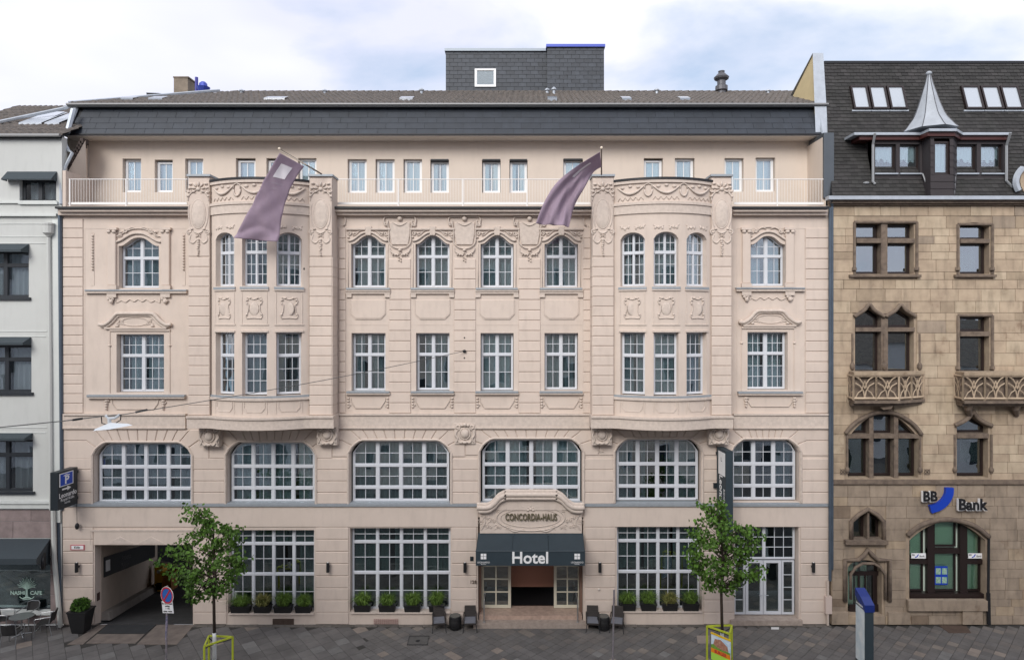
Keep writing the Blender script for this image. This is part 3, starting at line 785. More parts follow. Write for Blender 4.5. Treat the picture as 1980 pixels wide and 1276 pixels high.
# ---- middle four axes
for k, (a, c_) in enumerate(zip(third[1:5], second[1:5])):
    x0, x1 = a[0], a[1]; cx = (x0 + x1) / 2
    b = MB()
    strip(b, x0 - 10, x1 + 9, 560, 563.5, .09); strip(b, x0 - 10, x1 + 9, 563.5, 568, .05)
    for s in (-1, 1): strip(b, cx + s * 37 - 5, cx + s * 37 + 5, 568, 575, .04)
    b.build('window_ledge', STO, HOTEL)
    b = MB(); strip(b, x0 - 9, x1 + 8, 556.5, 560, .12, .22); b.build('sill', SILLM, HOTEL)
    b = MB(); strip(b, cx - 43, cx + 42, 759.5, 763, .09); b.build('window_ledge', STO, HOTEL)
    b = MB(); strip(b, cx - 42, cx + 41, 756.5, 759.8, .12, .22); b.build('sill', SILLM, HOTEL)
    # flanking strips of the recessed axis
    b = MB()
    for s in (-1, 1): otube(b, [(cx + s * 41.5, 570), (cx + s * 41.5, 799)], YW, .5, False, 4)
    otube(b, [(cx - 41, 628), (cx + 41, 628)], YW, .8, False, 4)
    b.build('axis_line', STO, HOTEL)
    # apron panels
    b = MB(); b.prism(ppoly([(cx - 33, 580), (cx + 33, 580), (cx + 33, 607), (cx + 24, 616), (cx - 24, 616), (cx - 33, 607)], .01), .01, YW + .01, .015); b.build('apron_panel', ST, HOTEL)
    b = MB(); otube(b, [(cx - 33.5, 580), (cx - 33.5, 607), (cx - 24, 617), (cx + 24, 617), (cx + 33.5, 607), (cx + 33.5, 580)], .02, 1.0, False, 4); b.build('panel_moulding', STO, HOTEL)
    b = MB(); otube(b, [(cx - 33, 769), (cx - 33, 775), (cx - 24, 789), (cx + 24, 789), (cx + 33, 775), (cx + 33, 769)], .02, 1.2, False, 4)
    for s in (-1, 1):
        for i in range(4): oblob(b, cx + s * 38, 770 + i * 5.5, 3.4 - .3 * i, 2.2, .03, .07)
        otube(b, spiral(cx + s * 36, 784, 3, 0, 1.2, s), .02, 1, False)
    b.build('apron_relief', STO, HOTEL, smooth=True)
    # hood over the arched window
    f = top_basket(.33)
    b = MB(); n = 16
    X0, X1 = x0 - 5, x1 + 5
    b.tube([P(X0 + (X1 - X0) * i / n, a[2] - 6 + f(i / n) * 50, .01) for i in range(n + 1)], .045, 5)
    otube(b, [(x0 - 4.5, 472), (x0 - 4.5, 556)], .015, .8, False, 4); otube(b, [(x1 + 4.5, 472), (x1 + 4.5, 556)], .015, .8, False, 4)
    b.build('arch_moulding', STO, HOTEL, smooth=True)
    b = MB(); strip(b, cx - 43, cx - 5, 441, 444.5, .05); strip(b, cx + 6, cx + 43, 441, 444.5, .05); b.prism(ppoly([(cx - 5, 455), (cx + 5, 455), (cx + 6.5, 438), (cx - 6.5, 438)], -.03), -.03, YW + .01, .01); b.build('hood_ledge', STO, HOTEL)
    b = MB()
    for s in (-1, 1):
        otube(b, spiral(cx + s * 35, 452, 4.5, 0, 1.3, s), .01, 1.3, False); otube(b, [(cx + s * 31, 450), (cx + s * 22, 450), (cx + s * 14, 446)], .01, 1.4, taper=True)
        otube(b, [(cx + s * 30, 456), (cx + s * 24, 454), (cx + s * 18, 449)], .01, 1.1, taper=True)
        oblob(b, cx + s * 38, 459, 2.4, 2, .01, .05); oblob(b, cx + s * 28, 452, 2.2, 1.7, .01, .05)
    b.build('corner_relief', STO, HOTEL, smooth=True)
    M = T((0, YW, 0))
    cu = [[(.08, .5, 0), (.55, 1, 0)], [(0, 1, 0)], [(0, .45, 0), (.6, 1, 0)], [(0, 1, 0)]][k]
    window(HOTEL, M, GX(x0) + .02, GX(x1) - .02, GZ(556) + .02, GZ(a[2]), .24, top_basket(.33), 2, ((.60, 2, 2), (.40, 2, 2)), .055, .1, .09, m=WHITE, glass=G1, curtain=cu, cm=CURT, seed=k)
    cu = [[(0.0, .3, 0), (.4, 1, 0)], [(.2, 1, 0)], [(0, 1, 0)], [(0, 1, 0)]][k]
    window(HOTEL, M, GX(c_[0]) + .02, GX(c_[1]) - .02, GZ(c_[3]) + .02, GZ(c_[2]) - .01, .24, None, 2, ((.63, 2, 2), (.37, 2, 2)), .055, .1, .09, m=WHITE, glass=G1, curtain=cu, cm=CURT, seed=k + 9)
# cartouches on the piers between them
for cx in (773, 898, 1024):
    b = MB(); Y = -.02
    b.prism(ppoly([(cx - 20, 430), (cx + 20, 430), (cx + 20, 452), (cx + 16, 474), (cx - 16, 474), (cx - 20, 452)], -.02), -.02, YW + .01, .03); b.build('oval_shield', STO, HOTEL)
    b = MB()
    for s in (-1, 1):
        otube(b, [(cx + s * 4, 419), (cx + s * 28, 419), (cx + s * 31, 424), (cx + s * 30, 434), (cx + s * 25, 437)], Y, 1.6, False)
        otube(b, spiral(cx + s * 27, 434, 4, 0, 1.2, s), Y, 1.3, False)
        otube(b, [(cx + s * 24, 426), (cx + s * 21, 450), (cx + s * 21, 468), (cx + s * 12, 478), (cx, 481)], Y, 1.2)
        otube(b, [(cx + s * 20, 478), (cx + s * 17, 487), (cx + s * 6, 492), (cx, 488)], Y, 1.5, taper=True)
        for i in range(3): oblob(b, cx + s * (4 + 5 * i), 493.5 - i * .5, 2, 1.6, Y, .05)
    otube(b, [(cx - 14, 430), (cx, 436), (cx + 14, 430)], Y, 2.2, taper=True)
    oblob(b, cx, 423, 5, 5, Y, .1); oblob(b, cx, 484, 3.5, 3, Y, .09)
    for i in range(4): oblob(b, cx + (i % 2 * 2 - 1) * 2, 498 + i * 2.5, 1.6, 1.5, Y, .05)
    b.build('cartouche', STO, HOTEL, smooth=True)
for cx, s in ((665, 1), (1132, -1)):
    b = MB(); otube(b, [(cx, 419), (cx + s * 3, 424), (cx + s * 2, 434), (cx - s * 2, 437)], 0, 1.5, False); otube(b, [(cx - s * 5, 436), (cx - s * 5, 478), (cx - s * 8, 478)], .02, 1.2, False); b.build('bracket_relief', STO, HOTEL, smooth=True)

# ---- outer axes with pilastered surrounds
for k, (a, c_, L_, R_) in enumerate(((third[0], second[0], 163, 360), (third[5], second[5], 1424, 1557))):
    cx = (a[0] + a[1]) / 2; xo = 52 if k == 0 else 42
    b = MB(); strip(b, L_, R_, 560 if k == 0 else 556, 562.5 if k == 0 else 558.5, .12, .2); b.build('sill', SILLM, HOTEL)
    dy = 0 if k == 0 else -4
    b = MB(); strip(b, L_, R_, 562.5 + dy, 567 + dy, .08); strip(b, L_ + 4, R_ - 4, 767 + dy * 1.6, 770.5 + dy * 1.6, .09)
    for s in (-1, 1): strip(b, cx + s * xo - 9, cx + s * xo + 9, 568 + dy, 575 + dy, .06)
    b.build('window_ledge', STO, HOTEL)
    b = MB(); strip(b, L_ + 4, R_ - 4, 763.5 + dy * 1.6, 767.2 + dy * 1.6, .12, .2); b.build('sill', SILLM, HOTEL)
    for s in (-1, 1):
        b = MB(); px_ = cx + s * xo
        b.prism(ppoly([(px_ - 8, 552 + dy), (px_ + 8, 552 + dy), (px_ + 8, 449), (px_ - 8, 449)], -.06), -.06, YW + .01, .02)
        strip(b, px_ - 9.5, px_ + 9.5, 552 + dy, 559.5 + dy, .09); strip(b, px_ - 10, px_ + 10, 440, 444.5, .10)
        b.build('pilaster', ST, HOTEL)
        b = MB(); oblob(b, px_ - 5, 448, 4.5, 3.5, -.06, .07); oblob(b, px_ + 5, 448, 4.5, 3.5, -.06, .07)
        b.build('pilaster_capital', STO, HOTEL, smooth=True); b = MB()
        otube(b, spiral(px_, 580 + dy, 5, 0, 1.2, s), -.03, 1.6, False); oblob(b, px_, 583 + dy, 4, 4.5, -.03, .07); oblob(b, px_ - 5, 578 + dy, 3, 3, -.02, .06)
        b.build('pilaster_ornament', STO, HOTEL, smooth=True)
        if k == 0:
            b = MB(); qx = cx + s * 88
            for i in range(13): oblob(b, qx, 456 + i * 5.4, 2.6, 2.3, .02, .06, 6, 4)
            otube(b, [(qx - 3, 451), (qx + 3, 451), (qx + 3, 552), (qx - 3, 552)], .035, .5, False, 4)
            b.build('bead_drop', STO, HOTEL, smooth=True)
    f = top_basket(.33); b = MB(); n = 16; X0, X1 = a[0] - 8, a[1] + 8
    for dd, rr in ((0, .05), (9, .025)):
        b.tube([P(X0 - dd * .6 + (X1 - X0 + dd * 1.2) * i / n, a[2] - 8 - dd + f(i / n) * 50, .01) for i in range(n + 1)], rr, 5)
    for s in (-1, 1): 
        otube(b, [(cx + s * (a[1] - a[0] + 16) / 2, 476), (cx + s * (a[1] - a[0] + 16) / 2, 556 + dy)], .01, .9, False, 4)
        otube(b, spiral(cx + s * 24, 447, 4.5, 0, 1.3, s), .0, 1.4, False); otube(b, [(cx + s * 20, 444), (cx + s * 12, 440), (cx + s * 4, 443)], 0, 1.6, taper=True)
        oblob(b, cx + s * 33, 449, 3, 2, 0, .06); otube(b, [(cx + s * 38, 446), (cx + s * 32, 456), (cx + s * 40, 458)], 0, 1, taper=True)
    b.build('arch_moulding', STO, HOTEL, smooth=True)
    # wavy apron line
    b = MB(); otube(b, [(cx - 32, 581 + dy), (cx - 24, 584 + dy), (cx - 16, 579 + dy), (cx - 8, 583 + dy), (cx, 579 + dy), (cx + 8, 583 + dy), (cx + 16, 579 + dy), (cx + 24, 584 + dy), (cx + 32, 581 + dy)], .02, 1.0)
    for s in (-1, 1): otube(b, [(cx + s * 32, 581 + dy), (cx + s * 42, 586 + dy), (cx + s * 44, 572 + dy)], .025, .8, False)
    b.build('apron_relief', STO, HOTEL, smooth=True)
    # frame lines of the tall field
    b = MB(); ys = 442
    otube(b, [(L_ + 1, ys), (L_ + 1, 798)], YW, .7, False, 4); otube(b, [(L_ + 1, ys), (R_ - 1, ys)], YW, .7, False, 4)
    if k: otube(b, [(R_ - 1, ys), (R_ - 1, 798)], YW, .7, False, 4)
    b.build('field_moulding', STO, HOTEL)
    # swan-neck pediment over the second floor window
    cy = 0 if k == 0 else -5; c2 = (c_[0] + c_[1]) / 2 - (9 if k == 0 else -4)
    for w_, r0, yy in ((70 if k == 0 else 60, .075, 0), (66 if k == 0 else 57, .05, 4)):
        b = MB()
        pts = [(-w_, 627), (-w_ + 10, 628), (-w_ + 22, 620), (-w_ + 32, 609), (-w_ + 40, 606), (0, 606)]
        pts = pts + [(-x, y) for x, y in pts[-2::-1]]
        b.tube([P(c2 + x, y + cy + yy, -.06 + (yy > 0) * .04) for x, y in cr(pts, 4)], r0, 6); b.build('pediment_moulding', STO, HOTEL, smooth=True)
    b = MB(); b.prism(ppoly([(c2 - w_ + 10, 633 + cy), (c2 + w_ - 10, 633 + cy), (c2 + w_ - 24, 622 + cy), (c2 + w_ - 34, 611 + cy), (c2 - w_ + 34, 611 + cy), (c2 - w_ + 24, 622 + cy)], .0), 0, YW + .01, .01); b.build('pediment_field', ST, HOTEL)
    b = MB(); ring(b, c2, 622 + cy, 26, 8, -.01, 1.1)
    for s in (-1, 1):
        leafspray(b, c2 + s * 26, 622 + cy, s, -.01, .85); oblob(b, c2 + s * 34, 630 + cy, 4, 2.4, -.01, .06); otube(b, [(c2 + s * 20, 629 + cy), (c2 + s * 30, 626 + cy), (c2 + s * 38, 632 + cy)], -.01, 1.3, taper=True)
    b.build('pediment_relief', STO, HOTEL, smooth=True)
    b = MB(); strip(b, c2 - w_ + 6, c2 + w_ - 6, 633 + cy, 636 + cy, .06)
    e0, e1 = c_[0] - 12, c_[1] + 12
    for s, e in ((-1, e0), (1, e1)):
        otube(b, [(e, 640 + cy), (e, 668 + cy), (e + s * 0, 760 + cy)], .02, .8, False, 4); oblob(b, e, 668 + cy, 3, 2, .02, .05)
    strip(b, e0, e1, 637 + cy, 640 + cy, .02)
    b.build('window_surround', ST, HOTEL)
    b = MB(); 
    for s in (-1, 1):
        for i in range(4): oblob(b, c2 + s * 55 * (1 if k == 0 else .85), 775 + cy + i * 5, 4 - .6 * i, 2.8, .02, .08)
        otube(b, spiral(c2 + s * 55 * (1 if k == 0 else .85), 777 + cy, 5, 0, 1.2, s), .01, 1.2, False)
    otube(b, [(c2 - 45, 772 + cy), (c2 - 44, 780 + cy), (c2 - 36, 791 + cy), (c2 + 36, 791 + cy), (c2 + 44, 780 + cy), (c2 + 45, 772 + cy)], .02, 1.1, False, 4)
    b.build('apron_relief', STO, HOTEL, smooth=True)
    M = T((0, YW, 0))
    window(HOTEL, M, GX(a[0]) + .02, GX(a[1]) - .02, GZ(a[3]) + .02, GZ(a[2]), .24, top_basket(.33), 2, ((.60, 2, 2), (.40, 2, 2)), .055, .11, .09, m=WHITE, glass=G1, curtain=[(0, 1, 0)] if k == 0 else [(0, .4, 0), (.5, 1, 0)], cm=CURT, seed=50 + k)
    window(HOTEL, M, GX(c_[0]) + .02, GX(c_[1]) - .02, GZ(c_[3]) + .02, GZ(c_[2]) - .01, .24, None, 2, ((.63, 3, 3), (.37, 3, 2)), .055, .12, .09, m=WHITE, glass=G1, curtain=[(.12, .5, 0), (.55, 1, 0)] if k == 0 else [(0, .4, 0), (.52, 1, 0)], cm=CURT, seed=60 + k)

# ---- wide first floor windows
cc = [[(0, .22, 0), (.3, .7, 0), (.78, 1, 0)], [(0, .2, 0), (.3, .44, 0), (.5, .75, 0), (.8, 1, 0)], [(0, 1, 0)], [(.03, .45, 0), (.55, 1, 0)], [(0, .2, 0), (.3, .36, 0), (.62, .74, 0), (.76, 1, 0)], [(0, .16, 0), (.7, 1, 0)]]
for k, a in enumerate(first):
    n = 3 if k == 5 else 4
    window(HOTEL, T((0, YW, 0)), GX(a[0]) + .06, GX(a[1]) - .06, GZ(a[3]) + .04, GZ(a[2]) - .01, .22, ear(a), n, ((.21, 2, 1), (.385, 2, 2), (.405, 2, 2)), .07, .12, .1, m=WHITE, glass=G1, curtain=cc[k], cm=CURTD if k > 3 else CURT, seed=70 + k)
    b = MB(); strip(b, a[0], a[1], 972, 976, 0.02, .3); b.build('sill', SILLM, HOTEL)
# ---- ground floor shop windows
gc = [[(.0, .52, 0), (.80, 1, 0)], [(0, .36, .42), (.42, 1, .42)], [(0, .3, .45), (.34, .66, .45), (.7, 1, .45)]]
for k, a in enumerate(ground[:3]):
    window(HOTEL, T((0, YW, 0)), GX(a[0]) + .03, GX(a[1]) - .03, GZ(a[3]) + .02, GZ(a[2]) - .01, .26, None, 4, ((.18, 2, 1), (.255, 2, 1), (.39, 2, 2), (.175, 2, 2)) if 0 else ((.435, 2, 2), (.385, 2, 2), (.18, 2, 2)), .05, .09, .085, m=WHITE, glass=G2, curtain=gc[k], cm=CURTD, seed=80 + k, blind=(.2 if k == 0 else None))
    b = MB(); strip(b, a[0] + 1, a[1] - 1, a[3] - .5, a[3] + 2.5, .03, .3); b.build('sill', STO, HOTEL)
# glazed side door at the right
a = ground[3]; Yd = YW + .26
window(HOTEL, T((0, YW, 0)), GX(1423), GX(1543), GZ(1086), GZ(1020), .26, None, 2, ((1, 3, 3),), .05, .08, .08, m=WHITE, glass=G2, seed=91, name='transom_window')
dm = MB()
for (xa, xb, bars, nm) in ((1424, 1446, 4, 'side_light'), (1447, 1481, 1, 'door_leaf'), (1482, 1517, 1, 'door_leaf'), (1518, 1542, 4, 'side_light')):
    mbx = MB(); z0, z1 = GZ(1194), GZ(1089); w = .09 if bars == 1 else .05
    X0, X1 = GX(xa), GX(xb)
    o_ = window(HOTEL, T((0, YW, 0)), X0, X1, z0, z1, .26, None, 1, ((1, 1, bars),), w, m=WHITE, glass=G2, seed=92, name=nm)
    if bars == 1:
        h = MB(); xh = X1 - .05 if xa < 1470 else X0 + .05
        h.tube([(xh, Yd, 1.05), (xh, Yd - .06, 1.05), (xh + (-.12 if xa < 1470 else .12), Yd - .06, 1.05)], .012, 5); h.build('handle', ZINC, o_)
STEPM = mat('granite_step', (0.40, 0.33, 0.28), 0.75, var=0.4, scale=7, col2=(0.27, 0.22, 0.19), bump=.05)
b = MB(); strip(b, 1413, 1552, 1199, 1209, .12, .9); b.build('door_step', STEPM, HOTEL)

# ---- garage passage: a ramp going down behind the left opening
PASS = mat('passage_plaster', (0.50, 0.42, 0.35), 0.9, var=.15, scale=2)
ASPH = mat('ramp_asphalt', (0.06, 0.06, 0.062), 0.9, var=.4, scale=3, bump=.2)
X0, Xr = GX(182), GX(372)
ru = Vector((-.30, 1, -.26)); A = Vector((X0 + .02, .4, 0.0))
def rp(t, z, off=0): v = A + ru * t; return (v.x + off, v.y, v.z + z)
b = MB(); z1 = GZ(1053)
b.add([rp(0, 0), rp(8.6, 0), rp(8.6, 6), rp(0, 4.5), rp(0, 0, -.2), rp(8.6, 0, -.2), rp(8.6, 6, -.2), rp(0, 4.5, -.2)], [(0, 1, 2, 3), (4, 7, 6, 5), (0, 3, 7, 4)])
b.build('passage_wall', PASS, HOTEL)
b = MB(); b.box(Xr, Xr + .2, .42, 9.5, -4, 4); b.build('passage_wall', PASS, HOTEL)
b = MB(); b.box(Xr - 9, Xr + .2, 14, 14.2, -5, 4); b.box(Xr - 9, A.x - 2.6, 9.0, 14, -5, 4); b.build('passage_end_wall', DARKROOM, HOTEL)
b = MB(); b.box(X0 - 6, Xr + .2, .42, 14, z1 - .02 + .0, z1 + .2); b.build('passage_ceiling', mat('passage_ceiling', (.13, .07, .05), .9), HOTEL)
b = MB(); b.add([(X0 - .3, .04, .012), (Xr, .04, .012), (Xr, 14, -3.5), (X0 - 8, 14, -3.5)], [(0, 1, 2, 3)]); b.build('ramp_floor', ASPH, HOTEL)
b = MB(); b.add([rp(0, 0.0, 0), rp(8.6, 0, 0), rp(8.6, .3, 0), rp(0, .3, 0), rp(0, 0, .35), rp(8.6, 0, .35), rp(8.6, .3, .3), rp(0, .3, .3)], [(4, 7, 6, 5), (3, 2, 6, 7), (0, 4, 5, 1), (0, 3, 7, 4)][:2] + [(0, 4, 7, 3)]); b.build('ramp_kerb', mat('concrete', (.33, .3, .27), .9, var=.3, scale=3), HOTEL)
# lintel field of the garage
b = MB(); strip(b, 181, 372, 1026, 1053, .015); b.build('garage_lintel', ST, HOTEL)
b = MB()
for cx in (232, 292): b.prism(ppoly([(cx - 26, 1051), (cx + 26, 1051), (cx, 1037)], -.03), -.03, 0, .01)
strip(b, 175, 372, 1024, 1027, .04); otube(b, [(175, 1026), (175, 1053)], 0, .8, False, 4)
b.build('lintel_relief', STO, HOTEL)
b = MB(); box_px(b, 185, 199, 1143, 1158, .1, .16, .1); 
# ---- lobby behind the entrance
LOB = mat('lobby_wall', (.42, .20, .14), .7); LOBD = mat('lobby_counter', (.012, .010, .011), .5)
b = MB(); b.box(GX(930), GX(1122), 5.0, 5.1, 0, 3.4); b.build('lobby_wall', LOB, HOTEL)
b = MB(); b.box(GX(900), GX(1150), 1.5, 1.6, GZ(1134, 1.5), 3.4); b.build('lobby_bulkhead', LOB, HOTEL)
b = MB(); b.box(GX(905), GX(1150), 4.2, 4.9, 0.3, 1.42); b.build('lobby_counter', LOBD, HOTEL)
b = MB(); b.box(GX(895), GX(905), .45, 5, 0, 3.4); b.box(GX(1150), GX(1160), .45, 5, 0, 3.4); b.build('lobby_side_wall', mat('lobby_side', (.22, .17, .10), .8, var=.5, scale=1.5), HOTEL)
b = MB(); b.box(GX(905), GX(1150), 1.0, 5, 0, .31); b.build('lobby_floor', LOBD, HOTEL)
b = MB(); b.box(GX(924), GX(1128), .42, 5, 3.35, 3.45); b.build('lobby_ceiling', mat('lobby_ceiling', (.5, .45, .4), .8), HOTEL)
STEP2 = mat('pink_granite', (.50, .36, .29), .55, var=.35, scale=6, bump=.03)
b = MB(); b.box(GX(926), GX(1126), .12, 1.1, 0, .31); b.build('entrance_step', STEP2, HOTEL)
b = MB(); b.box(GX(916), GX(1136), -.28, .12, 0, .16); b.build('entrance_step', STEPM, HOTEL)
b = MB(); b.box(GX(924), GX(1128), .40, .5, 2.6, GZ(1000)); b.build('entrance_transom', ST, HOTEL)
IVORY = mat('ivory_door_frame', (.62, .58, .47), .5)
for (xa, xb) in ((930, 988), (1071, 1123)):
    o_ = window(HOTEL, T((0, 0, 0)), GX(xa, .75), GX(xb, .75), .33, 2.62, .75, None, 1, ((1, 2, 4),), .09, bw=.05, m=IVORY, glass=G2, seed=5, name='sliding_door')
# brown jambs
b = MB(); b.box(GX(924) , GX(929), .42, .95, .3, 2.7); b.box(GX(1123), GX(1128), .42, .95, .3, 2.7); b.build('entrance_jamb', mat('brown_jamb', (.20, .12, .09), .6), HOTEL)

# ---- carved house-name panel over the entrance
pts = [(925, 993), (931, 993), (948, 991), (958, 983), (966, 974), (978, 963), (990, 961), (1062, 961), (1074, 963), (1088, 974), (1096, 984), (1108, 991), (1122, 993), (1127, 993)]
b = MB(); 
fld = [(928, 1031), (1125, 1031), (1125, 986), (1108, 984), (1096, 978), (1085, 968), (1074, 962), (978, 962), (968, 968), (957, 978), (946, 984), (928, 986)]
b.prism(ppoly(fld, -.08), -.08, .3, .01); b.build('name_panel', ST, HOTEL)
for nm, dy, r, yy, dp in (('hood_moulding', -7, .10, -.24, 0), ('hood_moulding', 0, .085, -.20, 0), ('hood_moulding', -14, .07, -.16, 0)):
    b = MB(); path = cr([(925 - (3 if dy else 0), 988 + dy), (943, 988 + dy), (955, 981 + dy), (965, 970 + dy), (977, 964 + dy), (984, 963 + dy), (1068, 963 + dy), (1076, 964 + dy), (1087, 970 + dy), (1098, 981 + dy), (1110, 988 + dy), (1127 + (3 if dy else 0), 988 + dy)], 4)
    b.tube([P(x, y, yy) for x, y in path], r, 6); b.build(nm, STO, HOTEL, smooth=True)
b = MB(); b.prism(ppoly([(925, 986), (1128, 986), (1112, 983), (1100, 975), (1088, 962), (1074, 952), (978, 952), (966, 962), (954, 975), (942, 983)], -.12), -.12, YW + .28, .01); b.build('hood_body', ST, HOTEL)
b = MB(); Y = -.09
ring(b, 1026, 1001, 66, 25, Y, 1.5, 30); ring(b, 1026, 1001, 58, 18, Y, .9, 30)
for s in (-1, 1):
    for (x, y, k_) in ((72, 1006, 1.0), (84, 1000, .9), (78, 1018, .8), (52, 983, .8), (40, 1020, .7), (88, 1016, .7), (20, 979, .7), (60, 1019, .8), (94, 1008, .6)): leafspray(b, 1026 + s * x, y, s if y > 990 else -s, Y, k_)
    otube(b, [(1026 + s * 30, 979), (1026 + s * 42, 976), (1026 + s * 52, 984), (1026 + s * 66, 990)], Y, 2.1, taper=True)
    otube(b, [(1026 + s * 14, 1022), (1026 + s * 30, 1027), (1026 + s * 44, 1021)], Y, 1.8, taper=True)
    otube(b, [(1026 + s * 96, 1025), (1026 + s * 88, 1008), (1026 + s * 96, 994)], Y, 1.7, taper=True)
shell(b, 1026, 984, 8, Y, 5); b.build('panel_relief', STO, HOTEL, smooth=True)
v = P(1027, 1000, -.14); OLIVE = mat('olive_letter', (.10, .085, .045), .7)
lettering('CONCORDIA-HAUS', .37, T(v) @ Matrix.Diagonal((.60, 1, 1, 1)), OLIVE, HOTEL, .02, .006)

# ---- set-back top storey
YT = 1.6
tops = [(237, 273, 307, 372), (299, 334, 309, 372), (358, 393, 307, 372), (456, 494, 306, 372), (515, 552, 306, 372), (576, 612, 306, 372), (672, 709, 308, 373), (726, 763, 308, 373), (780, 816, 308, 373), (832, 868, 309, 373), (932, 968, 309, 373), (985, 1020, 309, 373), (1089, 1127, 308, 373), (1245, 1282, 306, 373), (1305, 1343, 306, 373), (1401, 1438, 306, 371), (1461, 1499, 305, 371)]
b = MB(); hl = [outline(GX(x0, YT), GX(x1, YT), GZ(y1, YT), GZ(y0, YT)) for x0, x1, y0, y1 in tops]
wall_holes(b, [(GX(130, YT), GZ(405)), (GX(1590, YT), GZ(405)), (GX(1590, YT), GZ(255, YT)), (GX(130, YT), GZ(255, YT))], hl, YT, .25); b.build('penthouse_wall', STT, HOTEL)
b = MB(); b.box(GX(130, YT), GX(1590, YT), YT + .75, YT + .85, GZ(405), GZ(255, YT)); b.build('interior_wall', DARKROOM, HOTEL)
for k, (x0, x1, y0, y1) in enumerate(tops):
    dark = k in (9, 10, 11); tilt = k in (1, 3, 4, 13)
    cu = [(0, 1, 0)] if not dark else [(0, .3, 0), (.62, 1, 0)]
    window(HOTEL, T((0, YT, 0)), GX(x0, YT) + .02, GX(x1, YT) - .02, GZ(y1, YT) + .01, GZ(y0, YT) - (.06 if tilt or dark else .01), .17, None, 1, ((1, 2, 1),), .08, bw=.03, m=PVC, glass=G3, curtain=cu, cm=CURTW, seed=k, pool='hotel_top', cd=.05)
    if dark or k in (12,):
        b = MB(); box_px(b, x0 + 1, x1 - 1, y0 - .5, y0 + 2.5, YT - .06, YT + .1, YT); b.build('awning_box', DARKM, HOTEL)
# side cheeks of the set-back
b = MB(); b.box(GX(121), GX(127), .0, YT, GZ(402), GZ(330)); b.build('side_parapet', ST, HOTEL)
b = MB(); b.box(GX(1583, YT), GX(1604), YT - .02, YT, GZ(402), GZ(262)); b.box(GX(1597), GX(1604), .3, YT, GZ(400), GZ(262)); b.build('side_wall', STT, HOTEL)
# left slanting verge with dark tiles
b = MB()
for i in range(11):
    t = i / 10; b.box(GX(128 + 33 * t, .6) - .03, GX(131 + 33 * t, .6) + .03, .45, .8, GZ(338 - 60 * t, .6) - .02, GZ(330 - 60 * t, .6) + .02)
b.build('verge_tiles', mat('verge_tile', (.05, .035, .03), .8, objvar=.2), HOTEL)
b = MB(); b.add([(GX(124, .5), .5, GZ(400)), (GX(124, .5), .5, GZ(340)), (GX(165, .5), .5, GZ(272, .5)), (GX(170, 1.55), 1.55, GZ(272, 1.55)), (GX(170, 1.55), 1.55, GZ(400)), ], [(0, 4, 3, 2, 1)]); b.build('side_gable', STT, HOTEL)
# railing
b = MB(); posts = MB()
for (xa, xb) in ((124, 362), (652, 1143), (1419, 1592)):
    z0, z1 = GZ(394, .15), GZ(347, .15)
    b.tube([(GX(xa, .15), .15, z1), (GX(xb, .15), .15, z1)], .018, 5); 
    x = GX(xa, .15)
    b2 = MB(); b2.box(GX(xa, .15), GX(xb, .15), .12, .17, z0 - .04, z0 + .05); b2.build('railing_rail', RAILM, HOTEL)
    while x < GX(xb, .15):
        b.box(x - .0045, x + .0045, .146, .154, z0, z1); x += .11
b.build('railing_bars', RAILM, HOTEL, kind='stuff')
for px in (135, 244, 770, 895, 1019, 1503):
    b = MB(); b.box(GX(px, .1) - .022, GX(px, .1) + .022, .08, .12, GZ(400, .1), GZ(346, .1)); b.build('railing_post', RAILM, HOTEL)
# eaves, soffit
YE_, YM0, YM1 = .85, .9, 1.5
b = MB(); b.box(GX(123, YE_), GX(1602, YE_), YE_, YT, GZ(263.5, YE_), GZ(262, YE_)); b.build('soffit', mat('soffit_paint', (.74, .68, .62), .9), HOTEL)
b = MB(); b.box(GX(121, YE_), GX(1604, YE_), YE_ - .08, YE_ + .1, GZ(262, YE_), GZ(259.5, YE_)); b.build('eaves_edge', DARKM, HOTEL)
# mansard slope: separate slate panels
za, zb = GZ(261, YM0), GZ(207, YM1)
def mans(px, t):   # t 0 bottom .. 1 top
    Y = YM0 + (YM1 - YM0) * t; return Vector((px, Y, za + (zb - za) * t))
xl, xr = GX(127, .9), GX(1596, .9)
b = MB(); b.add([mans(xl, 0), mans(xr, 0), mans(GX(1587, 1.5), 1), mans(GX(146, 1.5), 1)], [(0, 1, 2, 3)]); b.build('mansard_base', DARKM, HOTEL)
rows_ = 5; nrm = Vector((0, -(zb - za), (YM1 - YM0))).normalized()
for r in range(rows_):
    t0, t1 = r / rows_ + .005, (r + 1) / rows_ + .02
    x = xl + .02 + (r % 2) * .3 + GX(1000) ; w = .78 if r < 4 else 1.6
    ncol = 0
    while x < xr - .1:
        x2 = min(x + w - .012, xr - .03)
        sk = .17 * (t0) * (-1 if x < 0 else 1) * -1
        pts = []
        l0 = xl + .45 * t0; r0_ = xr - .18 * t0
        a0, a1 = max(x, l0), min(x2, r0_)
        if a1 - a0 > .05:
            v = [mans(a0, t0) + nrm * .022, mans(a1, t0) + nrm * .022, mans(a1, t1) + nrm * .01, mans(a0, t1) + nrm * .01]
            q = MB(); q.add(v + [p - nrm * .02 for p in v], [(0, 1, 2, 3), (0, 4, 5, 1), (1, 5, 6, 2), (3, 7, 4, 0)]); q.build('slate_panel', SLATE, HOTEL)
        x += w
b = MB()
for (x0, x1, yy0, yy1) in ((121, 126, 262, 262), ):
    b.tube([P(127, 262, .8), P(149, 205, 1.4)], .09, 6)
b.tube([P(1592, 262, .8), P(1583, 205, 1.4)], .06, 6); b.build('verge_flashing', ZINC, HOTEL)
